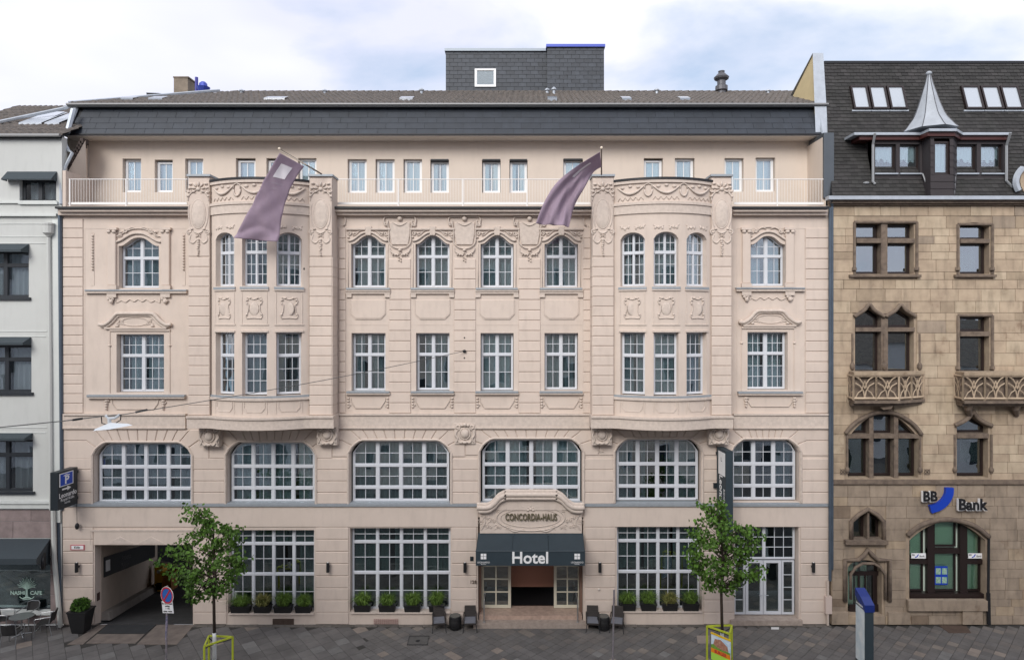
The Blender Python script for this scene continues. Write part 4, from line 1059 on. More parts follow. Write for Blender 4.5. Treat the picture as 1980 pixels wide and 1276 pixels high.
# upper gutter and tiled roof
Yg = 1.25
b = MB(); b.box(GX(131, Yg), GX(1600, Yg), Yg - .05, Yg + .15, GZ(207, Yg), GZ(202.5, Yg)); b.build('upper_gutter', mat('lead', (.12, .125, .13), .5, metal=.4), HOTEL)
b = MB(); b.tube([(GX(131, Yg), Yg - .08, GZ(203, Yg)), (GX(1600, Yg), Yg - .08, GZ(203, Yg))], .05, 6); b.build('gutter_pipe', mat('grey_gutter', (.25, .25, .25), .5, metal=.3), HOTEL)
ez, ey = GZ(201.5, 1.3), 1.3; rz, ry = GZ(180.5, 6.2), 6.2
gx0, gx1 = GX(133, 1.3), GX(1598, 1.3); rx0, rx1 = GX(446, 6.2), GX(1540, 6.2)
b = MB(); b.add([(gx0, ey, ez - .04), (gx1, ey, ez - .04), (rx1, ry, rz - .04), (rx0, ry, rz - .04)], [(0, 1, 2, 3)]);
b.add([(gx0, ey, ez - .04), (rx0, ry, rz - .04), (gx0, ry + 4, ez - .04)], [(0, 1, 2)])
b.add([(rx0, ry, rz - .04), (rx1, ry, rz - .04), (rx1 + 1.2, ry + 5, ez - .04), (gx0, ry + 5, ez - .04)], [(3, 2, 1, 0)][:1])
b.build('roof_base', DARKM, HOTEL)
# tile courses: wavy pantile columns stepping down the slope
b = MB(); nr = 9; tw = .24
for r in range(nr):
    t0 = r / nr; t1 = (r + 1.12) / nr
    y0, y1 = ey + (ry - ey) * t0, min(ry, ey + (ry - ey) * t1); z0, z1 = ez + (rz - ez) * t0, ez + (rz - ez) * t1
    x = gx0 + (rx0 - gx0) * t0; xe = gx1 + (rx1 - gx1) * t0
    cnt = int((xe - x) / tw)
    vs = []; fs = []
    for i in range(cnt * 4 + 1):
        ph = i % 4; h = (0, .05, .085, .05)[ph]
        vs += [(x + i * tw / 4, y0, z0 + h + .03), (x + i * tw / 4, y1, z1 + h - .005), (x + i * tw / 4, y0, z0 + h - .02)]
    for i in range(cnt * 4): fs += [(3 * i, 3 * i + 3, 3 * i + 4, 3 * i + 1), (3 * i + 2, 3 * i + 5, 3 * i + 3, 3 * i)]
    b.add(vs, fs)
x = rx0
while x < rx1: b.tube([(x, ry, rz + .02), (x + .36, ry, rz + .05)], .09, 6); x += .34
b.build('roof_tiles', TILE, HOTEL, kind='stuff')
b = MB(); b.tube([(gx0, ey, ez + .05), (rx0 - .4, ry - .3, rz + .02)], .07, 5); b.build('hip_flashing', ZINC, HOTEL)
b = MB(); b.box(GX(140, 1.6), GX(420, 1.6) , 6.0, 6.1, GZ(196, 6) , GZ(190, 6)); 
for px, w in ((530, 44), (300, 30), (245, 26), (785, 28), (1068, 20), (1212, 20), (1325, 22)):
    q = MB(); t = .22; y = ey + (ry - ey) * t; z = ez + (rz - ez) * t
    q.add([(GX(px, y) - w / 100, y, z + .15), (GX(px, y) + w / 100, y, z + .15), (GX(px, y) + w / 100, y + .5, z + .38), (GX(px, y) - w / 100, y + .5, z + .38), (GX(px, y) - w / 100, y, z), (GX(px, y) + w / 100, y, z)], [(0, 1, 2, 3), (4, 5, 1, 0)]); q.build('roof_window', mat('skylight_glass', (.24, .27, .31), .15, spec=.9), HOTEL)
for px, h in ((467, .35), (628, .35), (815, .4), (1058, .4), (1071, .45), (1270, .4), (1485, .35)):
    q = MB(); y = 5.6; v = P(px, 183, y); q.lathe([(.07, 0), (.07, h * .6), (.13, h * .7), (.13, h * .8), (.03, h)], (v.x, y, v.z - .1), 8); q.build('roof_vent', ZINC, HOTEL)
# lift house on the roof with small shingles
YL = 7.0
def liftbox(x0, x1, y0, Yf, cap, capm):
    X0, X1 = GX(x0, Yf), GX(x1, Yf); z0, z1 = rz - 1.2, GZ(y0 + 3, Yf)
    q = MB(); q.box(X0 + .04, X1 - .04, Yf + .04, Yf + 4, z0, z1); q.build('lift_house', DARKM, HOTEL)
    q = MB(); r = 0; z = z0 + .6
    while z < z1:
        x = X0 - (r % 2) * .2; h = .2
        while x < X1:
            a, c = max(x, X0), min(x + .385, X1)
            if c - a > .03: q.add([(a, Yf - .012, z), (c, Yf - .012, z), (c, Yf + .005, min(z + h + .04, z1)), (a, Yf + .005, min(z + h + .04, z1)), (a, Yf + .04, z), (c, Yf + .04, z)], [(0, 1, 2, 3), (4, 5, 1, 0), (0, 3, 4), (1, 5, 2)])
            x += .4
        z += h; r += 1
    q.build('wall_shingles', SHING, HOTEL, kind='stuff')
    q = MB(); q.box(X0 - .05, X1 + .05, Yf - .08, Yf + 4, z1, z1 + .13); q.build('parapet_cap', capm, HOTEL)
liftbox(862, 1059, 97, YL, 1, mat('grey_flashing', (.30, .34, .38), .5, metal=.3)); liftbox(1058, 1168, 89, YL - .45, 1, FRINGE)
window(HOTEL, T((0, YL, 0)), GX(918, YL), GX(959, YL), GZ(169, YL), GZ(134, YL), -.06, None, 1, ((1, 1, 1),), .09, m=PVC, glass=G3, curtain=None, seed=3, blind=.99, cm=CURTW, pool='hotel_top')
# chimney, aerial pole, blue cowl, dark hatch, metal ventilator
b = MB(); Yc = 7.5; b.box(GX(336, Yc), GX(363, Yc), Yc, Yc + .9, rz - 1, GZ(149, Yc)); b.box(GX(335, Yc), GX(365, Yc), Yc - .03, Yc + .93, GZ(151, Yc), GZ(148.5, Yc)); b.build('chimney', mat('tan_chimney', (.27, .22, .17), .9, var=.4, scale=3, bump=.2, bscale=12), HOTEL)
b = MB(); v = P(380, 180, 6.5); b.tube([(v.x, 6.5, v.z - .4), (v.x, 6.5, GZ(150, 6.5))], .075, 8); b.build('roof_pipe', mat('blue_pipe', (.03, .03, .26), .5), HOTEL)
b = MB(); v = P(393, 182, 6.5); b.lathe([(.12, -.3), (.12, .06), (.22, .1), (.32, .32), (.2, .34), (.18, .5), (.1, .58)], v, 12); b.build('roof_cowl', mat('blue_cowl', (.05, .08, .40), .4, metal=.2), HOTEL)
b = MB(); v = P(300, 181, 4.5); b.add([(v.x - .35, 4.4, v.z), (v.x + .1, 4.3, v.z - .05), (v.x + .4, 4.6, v.z), (v.x, 4.8, v.z + .12), (v.x - .3, 4.4, v.z - .3), (v.x + .1, 4.3, v.z - .35), (v.x + .35, 4.6, v.z - .3)], [(0, 1, 2, 3), (4, 5, 1, 0), (5, 6, 2, 1)]); b.build('roof_hatch', DARKM, HOTEL)
b = MB(); v = P(1395, 182, 6.0); b.lathe([(.2, -.5), (.2, .12), (.29, .16), (.29, .36), (.2, .42), (.2, .62), (.33, .7), (.36, .78), (.14, 1.0), (.16, 1.08), (.05, 1.12)], v, 14); b.build('roof_ventilator', mat('dark_zinc', (.12, .12, .13), .5, metal=.5), HOTEL)
# downpipes
PIPE = mat('grey_blue_pipe', (.10, .13, .17), .45, metal=.4, var=.2)
b = MB(); X = GX(1604.5, -.1); b.tube([(X, -.12, GZ(403)), (X, -.12, GZ(1120))], .055, 8); b.build('downpipe', PIPE, HOTEL)
b = MB(); b.tube([(X - .08, -.1, GZ(1120)), (X - .08, -.1, .05)], .05, 8); b.build('downpipe', mat('cream_pipe', (.5, .42, .36), .6), HOTEL)
b = MB(); b.tube([P(1592, 262, .6), P(1588, 275, .5), P(1584, 300, .9), P(1583, 375, .9), P(1590, 392, .6)], .045, 6); b.build('downpipe', PIPE, HOTEL)
b = MB(); b.box(GX(1593), GX(1605), -.16, 0, GZ(1183), GZ(1150)); b.build('meter_box', mat('cream_box', (.55, .45, .4), .6), HOTEL)
b = MB(); b.box(GX(1600, -.1), GX(1611, -.1) + .18, .2, 1.5, GZ(381), GZ(254)); b.build('fire_wall_cladding', mat('anthracite_sheet', (.10, .115, .13), .4, metal=.4, var=.1), HOTEL)
# yellow rendered party wall with zinc cap above the roof
b = MB(); xa, xb = 12.3, 12.62
b.add([(xa - .25, 1.0, GZ(255, 1)), (xa, 1.85, GZ(106, 1.85)), (xa, 4.2, 21.6), (xa, 4.2, 18), (xb - .25, 1.0, GZ(255, 1)), (xb, 1.85, GZ(106, 1.85)), (xb, 4.2, 21.6), (xb, 4.2, 18)], [(0, 3, 2, 1), (4, 5, 6, 7), (0, 1, 5, 4), (1, 2, 6, 5)])
b.build('party_wall', mat('yellow_render', (.62, .50, .28), .9, var=.1), HOTEL)
b = MB(); z0, z1 = GZ(262, .9), GZ(103, 1.8)
b.add([(xa - .34, .9, z0), (xb - .16, .9, z0), (xb + .07, 1.8, z1), (xa - .05, 1.8, z1), (xa - .34, 1.0, z0), (xb - .16, 1.0, z0), (xb + .07, 4.2, 21.75), (xa - .05, 4.2, 21.75)], [(0, 1, 2, 3), (3, 2, 6, 7)])
b.build('party_wall_cap', ZINC, HOTEL)
# basement gratings and vents in the plinth
GRATE = mat('rusty_grate', (.09, .06, .045), .8, var=.3)
b = MB(); strip(b, 527, 568, 1196, 1207, -.01, .05)
for i in range(5): strip(b, 528 + i * 8.5, 529 + i * 8.5, 1197, 1206.5, .01, .02)
b.build('basement_vent', GRATE, HOTEL)
b = MB()
for i in range(12):
    for j in range(3): strip(b, 722.5 + i * 4, 725.5 + i * 4, 1196.5 + j * 3.4, 1199 + j * 3.4, .006, .01)
b.build('vent_grille', mat('pink_grille', (.4, .27, .24), .8), HOTEL)
flush_panes(HOTEL.name, HOTEL, 300); flush_panes('hotel_top', HOTEL, 40)
# ================================================================== sandstone bank building (right)
SAND = mat('sandstone', (.40, .31, .22), .92, var=.35, scale=2.2, col2=(.26, .20, .15), bump=.25, bscale=22, streak=.25)
def stone(nm, c, c2): return mat(nm, c, .92, var=.5, scale=1.5, col2=c2, objvar=.06, bump=.4, bscale=26, streak=.30, island=.04, stain=((.17, .10, .055), .75, .60, .6))
SB = [stone('stone_tan', (.49, .385, .275), (.33, .25, .18)), stone('stone_sand', (.52, .42, .305), (.37, .29, .205)), stone('stone_ochre', (.43, .335, .235), (.27, .205, .145)), stone('stone_grey', (.36, .285, .215), (.235, .185, .14)), stone('stone_brown', (.26, .195, .14), (.17, .125, .09))]
SANDD = mat('weathered_sandstone', (.21, .16, .12), .92, var=.5, scale=5, col2=(.10, .075, .06), bump=.4, bscale=30)
BROWNF = mat('dark_brown_frame', (.020, .012, .011), .4)
GB = glass_mat('bank_glass', (.42, .5, .48), .30)
GB2 = glass_mat('bank_shop_glass', (.80, .90, .84), .08)
ROOFS = mat('roof_shingle', (.036, .033, .033), .8, var=.4, scale=1.2, col2=(.024, .024, .022), island=.35)
BANK = empty('bank_building', (17, 4, 0), 'brown sandstone gothic house with steep dark shingle roof, dormer and zinc spire', 'building')
bank_open = [(1656, 1768, 432, 530, None), (1857, 1914, 430, 530, top_seg(.16)), (1654, 1768, 592, 722, None), (1857, 1914, 612, 722, None),
             (1640, 1777, 800, 924, top_seg(.95)), (1851, 1912, 803, 924, top_point(.45)), (1650, 1708, 988, 1046, top_point(.36)), (1640, 1706, 1083, 1188, top_arc(.28)), (1759, 1907, 1009, 1160, top_seg(.72))]
def twin_ogee(x0, x1, z0, z1):
    m = (x0 + x1) / 2; pts = [(x0, z0), (x1, z0)]
    f = top_point(.42)
    for k in range(2):
        a, c = (x1, m) if k == 0 else (m, x0)
        for i in range(9): t = i / 8; pts.append((a + (c - a) * t, z1 - f(t)))
    return pts
hl = []
for i, (x0, x1, y0, y1, tp) in enumerate(bank_open):
    X0, X1, z0, z1 = GX(x0), GX(x1), GZ(y1), GZ(y0)
    hl.append(twin_ogee(X0, X1, z0, z1) if i == 2 else outline(X0, X1, z0, z1, tp, 16))
b = MB(); bx0, bx1 = GX(1608), GX(2150)
wall_holes(b, [(bx0, 0), (bx1, 0), (bx1, GZ(384)), (bx0, GZ(384))], hl, .03, .42); b.build('wall', SAND, BANK)
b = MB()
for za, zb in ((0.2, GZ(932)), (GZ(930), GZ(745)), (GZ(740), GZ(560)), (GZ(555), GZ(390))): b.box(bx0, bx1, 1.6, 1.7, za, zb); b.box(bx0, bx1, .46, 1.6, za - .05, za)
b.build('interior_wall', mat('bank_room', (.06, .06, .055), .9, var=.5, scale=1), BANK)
# ashlar blocks: courses broken round the openings
rb = random.Random(11); blocks = []
y = 398.0
rects = [(x0 - (5 if i not in (8, 4) else 7), x1 + (5 if i not in (8, 4) else 7), y0 - 4, y1 + 3, i) for i, (x0, x1, y0, y1, tp) in enumerate(bank_open)]
def topy(i, x):
    x0, x1, y0, y1, tp = bank_open[i]
    t = min(1, max(0, (x - x0) / (x1 - x0)))
    if i == 2: t = (t * 2) % 1.0; return y0 + top_point(.42)(t) * 50
    return y0 + (tp(t) * 50 if tp else 0)
while y < 1206:
    h = rb.choice((15, 17, 18, 20, 22, 24)); y2 = min(y + h, 1207)
    if y < 929 < y2 + 4: y2 = 928
    if y > 926 and y < 937: y = 937; y2 = 937 + h
    segs = [(1609.0, 2150.0)]
    for (a, c_, t_, bt, i) in rects:
        if y2 <= t_ + 1 or y >= bt - 1: continue
        # effective width at this height
        aa, cc_ = a, c_; ym = y2
        while aa < c_ and topy(i, aa) - 4 > ym: aa += 2
        while cc_ > aa and topy(i, cc_) - 4 > ym: cc_ -= 2
        ns = []
        for (p, q) in segs:
            if cc_ <= p or aa >= q: ns.append((p, q)); continue
            if aa > p: ns.append((p, aa))
            if cc_ < q: ns.append((cc_, q))
        segs = ns
    for (p, q) in segs:
        x = p - (rb.random() * 12 if p == 1609.0 else 0)
        while x < q - 1:
            w = rb.uniform(24, 58); x2 = x + w
            if q - x2 < 14: x2 = q
            xa, xb_ = max(x, p), min(x2, q)
            if xb_ - xa > 2.5: blocks.append((xa, xb_, y, y2))
            x = x2
    y = y2
def bkey(b_): return -((min(b_[1], 1975) - b_[0]) * (b_[3] - b_[2]) if b_[0] < 1975 else -1)
blocks.sort(key=bkey)
rest = MB()
for i, (xa, xb_, ya, yb) in enumerate(blocks):
    low = (ya + yb) / 2 > 930; g = .3
    pts = ppoly([(xa + g, yb - g), (xb_ - g, yb - g), (xb_ - g, ya + g), (xa + g, ya + g)], 0)
    pr = -rb.uniform(-.002, .006)
    if i < 300:
        q = MB(); q.prism(pts, pr, .035, .006)
        r_ = rb.random()
        if low: m_ = SB[3] if r_ < .82 else SB[2] if r_ < .97 else SB[4]
        else: m_ = SB[0] if r_ < .52 else SB[1] if r_ < .86 else SB[2] if r_ < .97 else SB[3]
        q.build('stone_block', m_, BANK)
    else: rest.prism(pts, pr, .035, .012)
rest.build('small_stones', stone('stone_mix', (.38, .285, .20), (.27, .2, .14)), BANK, kind='stuff')
# cornice and gutter
b = MB(); box_px(b, 1608, 2150, 386, 393, -.22, .05, -.22); box_px(b, 1608, 2150, 393, 397, -.12, .05, -.12); b.build('cornice', SANDD, BANK)
b = MB(); b.box(GX(1602, -.35), GX(2150), -.38, -.1, GZ(386, -.35), GZ(379, -.35)); b.build('gutter', ZINC, BANK)
b = MB(); box_px(b, 1608, 2150, 928, 936, -.10, .05); b.build('string_course', SANDD, BANK)
# window frames and stone mullions
def mull(mb, x0, x1, y0, y1, Ya=.02, Yb=.34): box_px(mb, x0, x1, y0, y1, Ya, Yb, .02)
BM = T((0, .03, 0)); kw = dict(m=BROWNF, cm=CURT, bw=.02)
def bw_(x0, x1, y0, y1, g=GB, top=None, fw=.07, cu=None, seed=0, w0=.26, **k):
    return window(BANK, BM, GX(x0), GX(x1), GZ(y1), GZ(y0), w0, top, 1, ((1, 1, 1),), fw, glass=g, curtain=cu, seed=seed, pool='bank', **kw, **k)
b = MB(); mull(b, 1704, 1716, 432, 530); mull(b, 1656, 1704, 461, 470, -.01, .33); mull(b, 1716, 1768, 461, 470, -.01, .33); b.build('stone_mullion', SANDD, BANK)
for xa, xb_ in ((1656, 1703), (1717, 1767)): bw_(xa, xb_, 434, 461); bw_(xa, xb_, 470, 529)
b = MB(); box_px(b, 1857, 1914, 462, 470, -.01, .33); b.build('stone_mullion', SANDD, BANK)
bw_(1858, 1913, 431, 462, top=top_seg(.16)); bw_(1858, 1913, 470, 529, cu=[(.1, .9, 0)])
b = MB(); mull(b, 1704, 1717, 606, 722); mull(b, 1654, 1704, 633, 641, -.01, .33); mull(b, 1717, 1768, 633, 641, -.01, .33); b.build('stone_mullion', SANDD, BANK)
for xa, xb_ in ((1655, 1705), (1717, 1767)): bw_(xa, xb_, 596, 633, top=top_point(.42)); bw_(xa, xb_, 641, 721)
b = MB(); box_px(b, 1857, 1914, 641, 650, -.01, .33); b.build('stone_mullion', SANDD, BANK)
bw_(1858, 1913, 613, 641); bw_(1858, 1913, 650, 721)
b = MB()
for xa in (1681, 1729): mull(b, xa, xa + 8, 802, 924)
for xa, xb_ in ((1640, 1681), (1689, 1729), (1737, 1777)): mull(b, xa, xb_, 839, 847, -.01, .33)
b.build('stone_mullion', SANDD, BANK)
for k_, (xa, xb_, tp) in enumerate(((1641, 1682, lambda t: .62 * (1 - t) ** 1.3), (1688, 1730, None), (1736, 1776, lambda t: .62 * t ** 1.3))):
    bw_(xa, xb_, 810 if tp else 803, 839, top=tp, g=GB2 if k_ != 1 else GB); bw_(xa, xb_, 847, 922, g=GB2 if k_ != 1 else GB)
b = MB(); box_px(b, 1851, 1912, 838, 847, -.01, .33); b.build('stone_mullion', SANDD, BANK)
bw_(1852, 1911, 806, 838, top=top_point(.4)); bw_(1852, 1911, 847, 922, cu=[(.3, 1, .3)])
bw_(1652, 1677, 992, 1045, top=lambda t: .34 * (1 - t), g=GB2); bw_(1681, 1706, 992, 1045, top=lambda t: .34 * t, g=GB2)
b = MB(); box_px(b, 1677, 1681, 990, 1045, .0, .33); b.build('stone_mullion', SANDD, BANK)
bw_(1642, 1704, 1086, 1186, top=top_arc(.26), g=GB2, cu=[(.06, .3, 0), (.36, .46, 0), (.6, .8, 0)])
b = MB(); 
for xa in (1659, 1672, 1688): box_px(b, xa, xa + 3, 1112, 1172, .27, .31, .27)
box_px(b, 1642, 1704, 1104, 1112, .27, .31, .27); box_px(b, 1642, 1704, 1168, 1186, .26, .33, .27); b.build('door_bars', BROWNF, BANK)
# big shop window: outer dark frame + six lights with pale green blinds
PALEG = mat('pale_green_blind', (.68, .80, .70), .8)
wb = MB()
for xa in (1793, 1856): box_px(wb, xa, xa + 14, 1013, 1160, .18, .33, .2)
box_px(wb, 1793, 1870, 1060, 1070, .2, .33, .2); box_px(wb, 1760, 1795, 1082, 1090, .2, .33, .2); box_px(wb, 1870, 1906, 1082, 1090, .2, .33, .2)
wb.build('shop_window_bars', BROWNF, BANK)
for xa, xb_, ya, yb, tp in ((1760, 1794, 1016, 1083, lambda t: .5 * (1 - t) ** 1.2), (1806, 1858, 1010, 1061, lambda t: .06 * (2 * t - 1) ** 2), (1868, 1906, 1016, 1083, lambda t: .5 * t ** 1.2), (1760, 1794, 1089, 1148, None), (1806, 1858, 1069, 1148, None), (1868, 1906, 1089, 1148, None)):
    bw_(xa, xb_, ya, yb, g=GB2, top=tp, fw=.04)
b = MB(); box_px(b, 1761, 1905, 1010, 1148, .40, .42, .35); b.build('blind', PALEG, BANK)
b = MB(); box_px(b, 1759, 1907, 1147, 1160, .12, .45, .15); b.build('window_base', BROWNF, BANK)
b = MB(); box_px(b, 1757, 1910, 1161, 1181, -.16, .05); box_px(b, 1862, 1900, 1181, 1207, -.1, .05); box_px(b, 1718, 1760, 1184, 1207, -.08, .05); box_px(b, 1609, 1640, 1184, 1207, -.14, .05); b.build('plinth_stone', SB[3], BANK)
# hoods, sills and arches
def hood(pts, r=.05, Y=-.04, m=SANDD, sm=True):
    b = MB(); p = cr(pts, 4) if sm else pts; b.tube([P(x, y, Y) for x, y in p], r, 6); return b.build('stone_hood', m, BANK, smooth=True)
for cx in (1681, 1742): hood([(cx - 29, 612), (cx - 24, 609), (cx - 10, 600), (cx, 589), (cx + 10, 600), (cx + 24, 609), (cx + 29, 612)], .075)
hood([(1635, 838), (1648, 822), (1668, 808), (1690, 799), (1710, 797), (1732, 800), (1752, 810), (1770, 824), (1782, 840)], .085)
hood([(1846, 822), (1858, 817), (1872, 808), (1881, 796), (1891, 808), (1904, 817), (1918, 823)], .09)
hood([(1646, 1045), (1646, 1008), (1660, 995), (1678, 984), (1696, 995), (1709, 1008), (1709, 1045)], .09, sm=False)
hood([(1755, 1035), (1775, 1018), (1800, 1008), (1832, 1004), (1864, 1009), (1890, 1020), (1912, 1038)], .10)
hood([(1634, 1162), (1634, 1082), (1660, 1082), (1671, 1072), (1678, 1062), (1686, 1072), (1697, 1082), (1720, 1082), (1720, 1162)], .09, sm=False)
hood([(1645, 1158), (1645, 1110), (1655, 1096), (1668, 1089), (1690, 1089), (1702, 1096), (1712, 1110), (1712, 1158)], .06, sm=False)
b = MB()
for (xa, xb_, yy) in ((1644, 1782, 531), (1848, 1928, 531)): box_px(b, xa, xb_, yy, yy + 4.5, -.14, .2)
box_px(b, 1636, 1718, 1045, 1053, -.2, .3); b.build('sill', SANDD, BANK)
for (xa, xb_, ya, yb) in ((1652, 1773, 428, 531), (1852, 1919, 432, 531), (1852, 1919, 608, 722)):
    b = MB()
    for x in (xa, xb_): b.tube([P(x, ya + 2, -.0), P(x, yb, -.0)], .06, 6); b.tube([P(x, yb - 14, -.04), P(x, yb - 8, -.05)], .09, 6)
    b.tube([P(xa, ya + 2, -.0), P(xb_, ya + 2, -.0)], .055, 6); b.build('window_surround', SANDD, BANK)
b = MB()
for cx in (1710, 1648, 1778): b.tube([P(cx, 645, .0), P(cx, 712, .0)], .045, 6); b.blob(P(cx, 708, -.02), .1, .1, .16)
for cx in (1638, 1779, 1846, 1917): b.tube([P(cx, 840, .0), P(cx, 915, .0)], .05, 6); b.blob(P(cx, 908, -.02), .09, .09, .12)
b.build('colonnette', SANDD, BANK, kind='stuff')
for cx, cy in ((1630, 912), (1793, 912)):
    b = MB(); ring(b, cx, cy, 5, 5, -.02, .8, 10); b.tube([P(cx - 5, cy - 5, -.02), P(cx + 5, cy + 5, -.02)], .02, 4); b.tube([P(cx + 5, cy - 5, -.02), P(cx - 5, cy + 5, -.02)], .02, 4); b.build('rosette', SANDD, BANK)
# tracery balconies
def balcony(pts, name='tracery_panel'):
    """pts: plan polyline of px positions with depth; parapet 722..775"""
    b = MB(); pl = [(GX(p, Y), Y) for p, Y in pts]; zt, zb = GZ(723, -.5), GZ(774, -.5)
    full = pl + [(pl[-1][0], .03), (pl[0][0], .03)] if pl[-1][1] < 0 else pl
    grow = lambda k: [(x, y - k) for x, y in full]
    extr(b, grow(.07), zt - .04, zt + .08); b.build('balcony_coping', SB[2], BANK)
    b = MB(); extr(b, grow(.09), zb - .1, zb); extr(b, [(x * .97 + .03 * sum(q[0] for q in full) / len(full), y * .8) for x, y in full], zb - .22, zb - .1); b.build('balcony_slab', SANDD, BANK)
    b = MB(); extr(b, [(x, min(y + .14, .03)) for x, y in full], zb, zt); b.build('balcony_back', SANDD, BANK)
    for (xa, ya), (xb_, yb) in zip(pl, pl[1:]):
        a = Vector((xa, ya, 0)); c = Vector((xb_, yb, 0)); Lg = (c - a).length
        if Lg < .3: continue
        n = max(1, round(Lg / .92)); d = (c - a) / n
        for i in range(n):
            o = a + d * i; q = MB(); u = d.normalized(); w = d.length
            pt = lambda s, t: o + u * (w * s) + Vector((0, 0, zb + (zt - zb) * t))
            q.tube([pt(.0, 0), pt(.0, 1)], .045, 5); q.tube([pt(1, 0), pt(1, 1)], .045, 5)
            q.tube([pt(0, .08), pt(1, .08)], .05, 5); q.tube([pt(0, .93), pt(1, .93)], .05, 5)
            for s in (0, 1):
                f = lambda x: 1 - x if s else x
                q.tube([pt(.5, .1), pt(f(.44), .35), pt(f(.3), .55), pt(f(.08), .66)], .026, 5)
                q.tube([pt(.5, .45), pt(f(.42), .65), pt(f(.3), .8), pt(f(.12), .9)], .026, 5)
                q.tube([pt(f(.1), .12), pt(f(.22), .3), pt(f(.36), .38), pt(.5, .75)], .022, 5)
            q.build(name, SB[0], BANK)
balcony([(1640, 0.0), (1650, -.55), (1738, -.55), (1786, 0.0)]); balcony([(1846, .0), (1862, -.6), (2030, -.6), (2050, 0)])
b = MB()
for cx in (1875, 1966): b.tube([P(cx, 778, -.3), P(cx - 3, 790, -.25), P(cx, 803, -.05)], [.2, .14, .08], 7)
b.tube([P(1712, 780, -.3), P(1712, 792, -.05)], [.3, .05], 7); b.build('balcony_corbel', SANDD, BANK)
# ---- steep roof
RY, rz0, rz1 = 1.9, GZ(380, -.1), GZ(122, 1.9)
rxa, rxb = GX(1609, 0), GX(2150); txa = GX(1593, 1.9)
b = MB(); b.add([(rxa - .02, -.02, rz0 - .1), (rxb, -.02, rz0 - .1), (rxb, RY, rz1), (txa, RY, rz1), (rxa, 8, rz0 - .1), (rxb, 8, rz0 - .1)], [(0, 1, 2, 3), (0, 3, 4), (3, 2, 5, 4)]); b.build('roof_base', DARKM, BANK)
def slope(x, t, o=0.0): return (x, -.02 + (RY + .02) * t - o, rz0 - .1 + (rz1 - rz0 + .1) * t + o * .3)
b = MB(); nr = 38
for r in range(nr):
    t0, t1 = r / nr, (r + 1.25) / nr; x = rxa + (txa - rxa) * t0 - (r % 2) * .13
    while x < rxb:
        a, c = max(x, rxa + (txa - rxa) * t0), x + .255
        jt = rb.uniform(-.0018, .0018)
        b.add([slope(a, t0 + jt, .035), slope(c, t0 + jt, .035), slope(c, min(1, t1), .008), slope(a, min(1, t1), .008), slope(a, t0 + jt, .0), slope(c, t0 + jt, .0)], [(0, 1, 2, 3), (4, 5, 1, 0)]); x += .265
b.build('roof_shingles', ROOFS, BANK, kind='stuff')
b = MB(); b.box(txa, rxb, RY - .06, RY + .1, rz1 - .04, rz1 + .06); b.build('ridge_cap', DARKM, BANK)
def rtz(py):      # roof parameter t for a photo row
    lo, hi = 0, 1
    for _ in range(30):
        m = (lo + hi) / 2; s = slope(0, m)
        if H + 0 > 0 and CY - (s[2] - H) * FPX / (D + s[1]) > py: lo = m
        else: hi = m
    return lo
for x0, wd_, lst in ((1640, 35.5, 3), (1856, 38, 3)):
    for i in range(lst):
        ta, tb = rtz(214), rtz(170); Ya = slope(0, ta)[1]; Yb = slope(0, tb)[1]
        xa0, xa1 = GX(x0 + 9 + i * wd_, Ya), GX(x0 + 9 + (i + 1) * wd_ - 3, Ya)
        if i >= 1 and x0 > 1800 and xa0 > 20: pass
        q = MB()
        def fr(a, c, ta_, tb_, o, o2): q.add([slope(a, ta_, o), slope(c, ta_, o), slope(c, tb_, o), slope(a, tb_, o), slope(a, ta_, o2), slope(c, ta_, o2), slope(c, tb_, o2), slope(a, tb_, o2)], [(0, 1, 2, 3), (4, 5, 1, 0), (5, 6, 2, 1), (6, 7, 3, 2), (7, 4, 0, 3)])
        f = .07; dt = .011
        fr(xa0, xa0 + f, ta, tb, .14, 0); fr(xa1 - f, xa1, ta, tb, .14, 0); fr(xa0 + f, xa1 - f, ta, ta + dt, .14, 0); fr(xa0 + f, xa1 - f, tb - dt, tb, .14, 0)
        o_ = q.build('roof_window', BROWNF, BANK)
        q = MB(); fr(xa0 + f, xa1 - f, ta + dt, tb - dt, .10, .09); q.build('pane', mat('skylight_pane', (.44, .48, .53), .12, spec=1.0), o_)
        q = MB(); fr(xa0 - .06, xa1 + .06, ta - .012, ta - .002, .06, 0); q.build('flashing', ZINC, o_)
# ---- dormer with five lights and projecting middle
DY = -.05 + .28
b = MB(); za, zb = GZ(352, DY), GZ(262, DY)
dh = [outline(GX(a, DY), GX(c, DY), GZ(335, DY), GZ(279, DY)) for a, c in ((1692, 1733), (1740, 1779), (1850, 1889), (1897, 1940))]
wall_holes(b, [(GX(1686, DY), za), (GX(1950, DY), za), (GX(1950, DY), zb), (GX(1686, DY), zb)], dh, DY, .2)
b.box(GX(1686, DY), GX(1686, DY) + .05, DY + .02, 1.6, za, zb); b.build('dormer_wall', mat('dormer_shingle', (.04, .033, .036), .75, var=.3, scale=12, stretch=(.4, 1, 3)), BANK)
for i, (a, c) in enumerate(((1692, 1733), (1740, 1779), (1850, 1889), (1897, 1940))):
    window(BANK, T((0, DY, 0)), GX(a, DY), GX(c, DY), GZ(335, DY), GZ(279, DY), .12, None, 1, ((1, 1, 1),), .06, m=BROWNF, glass=G3, curtain=[(0, 1, 0)], cm=CURTW, seed=i, pool='bank', cd=.04)
b = MB(); b.box(GX(1690, DY), GX(1945, DY), .95, 1.0, za, zb); b.build('interior_wall', DARKROOM, BANK)
b = MB(); F = [(GX(1783, DY), DY), (GX(1799, -.3), -.3), (GX(1843, -.3), -.3), (GX(1850, DY), DY)]
z0 = GZ(379, -.3)
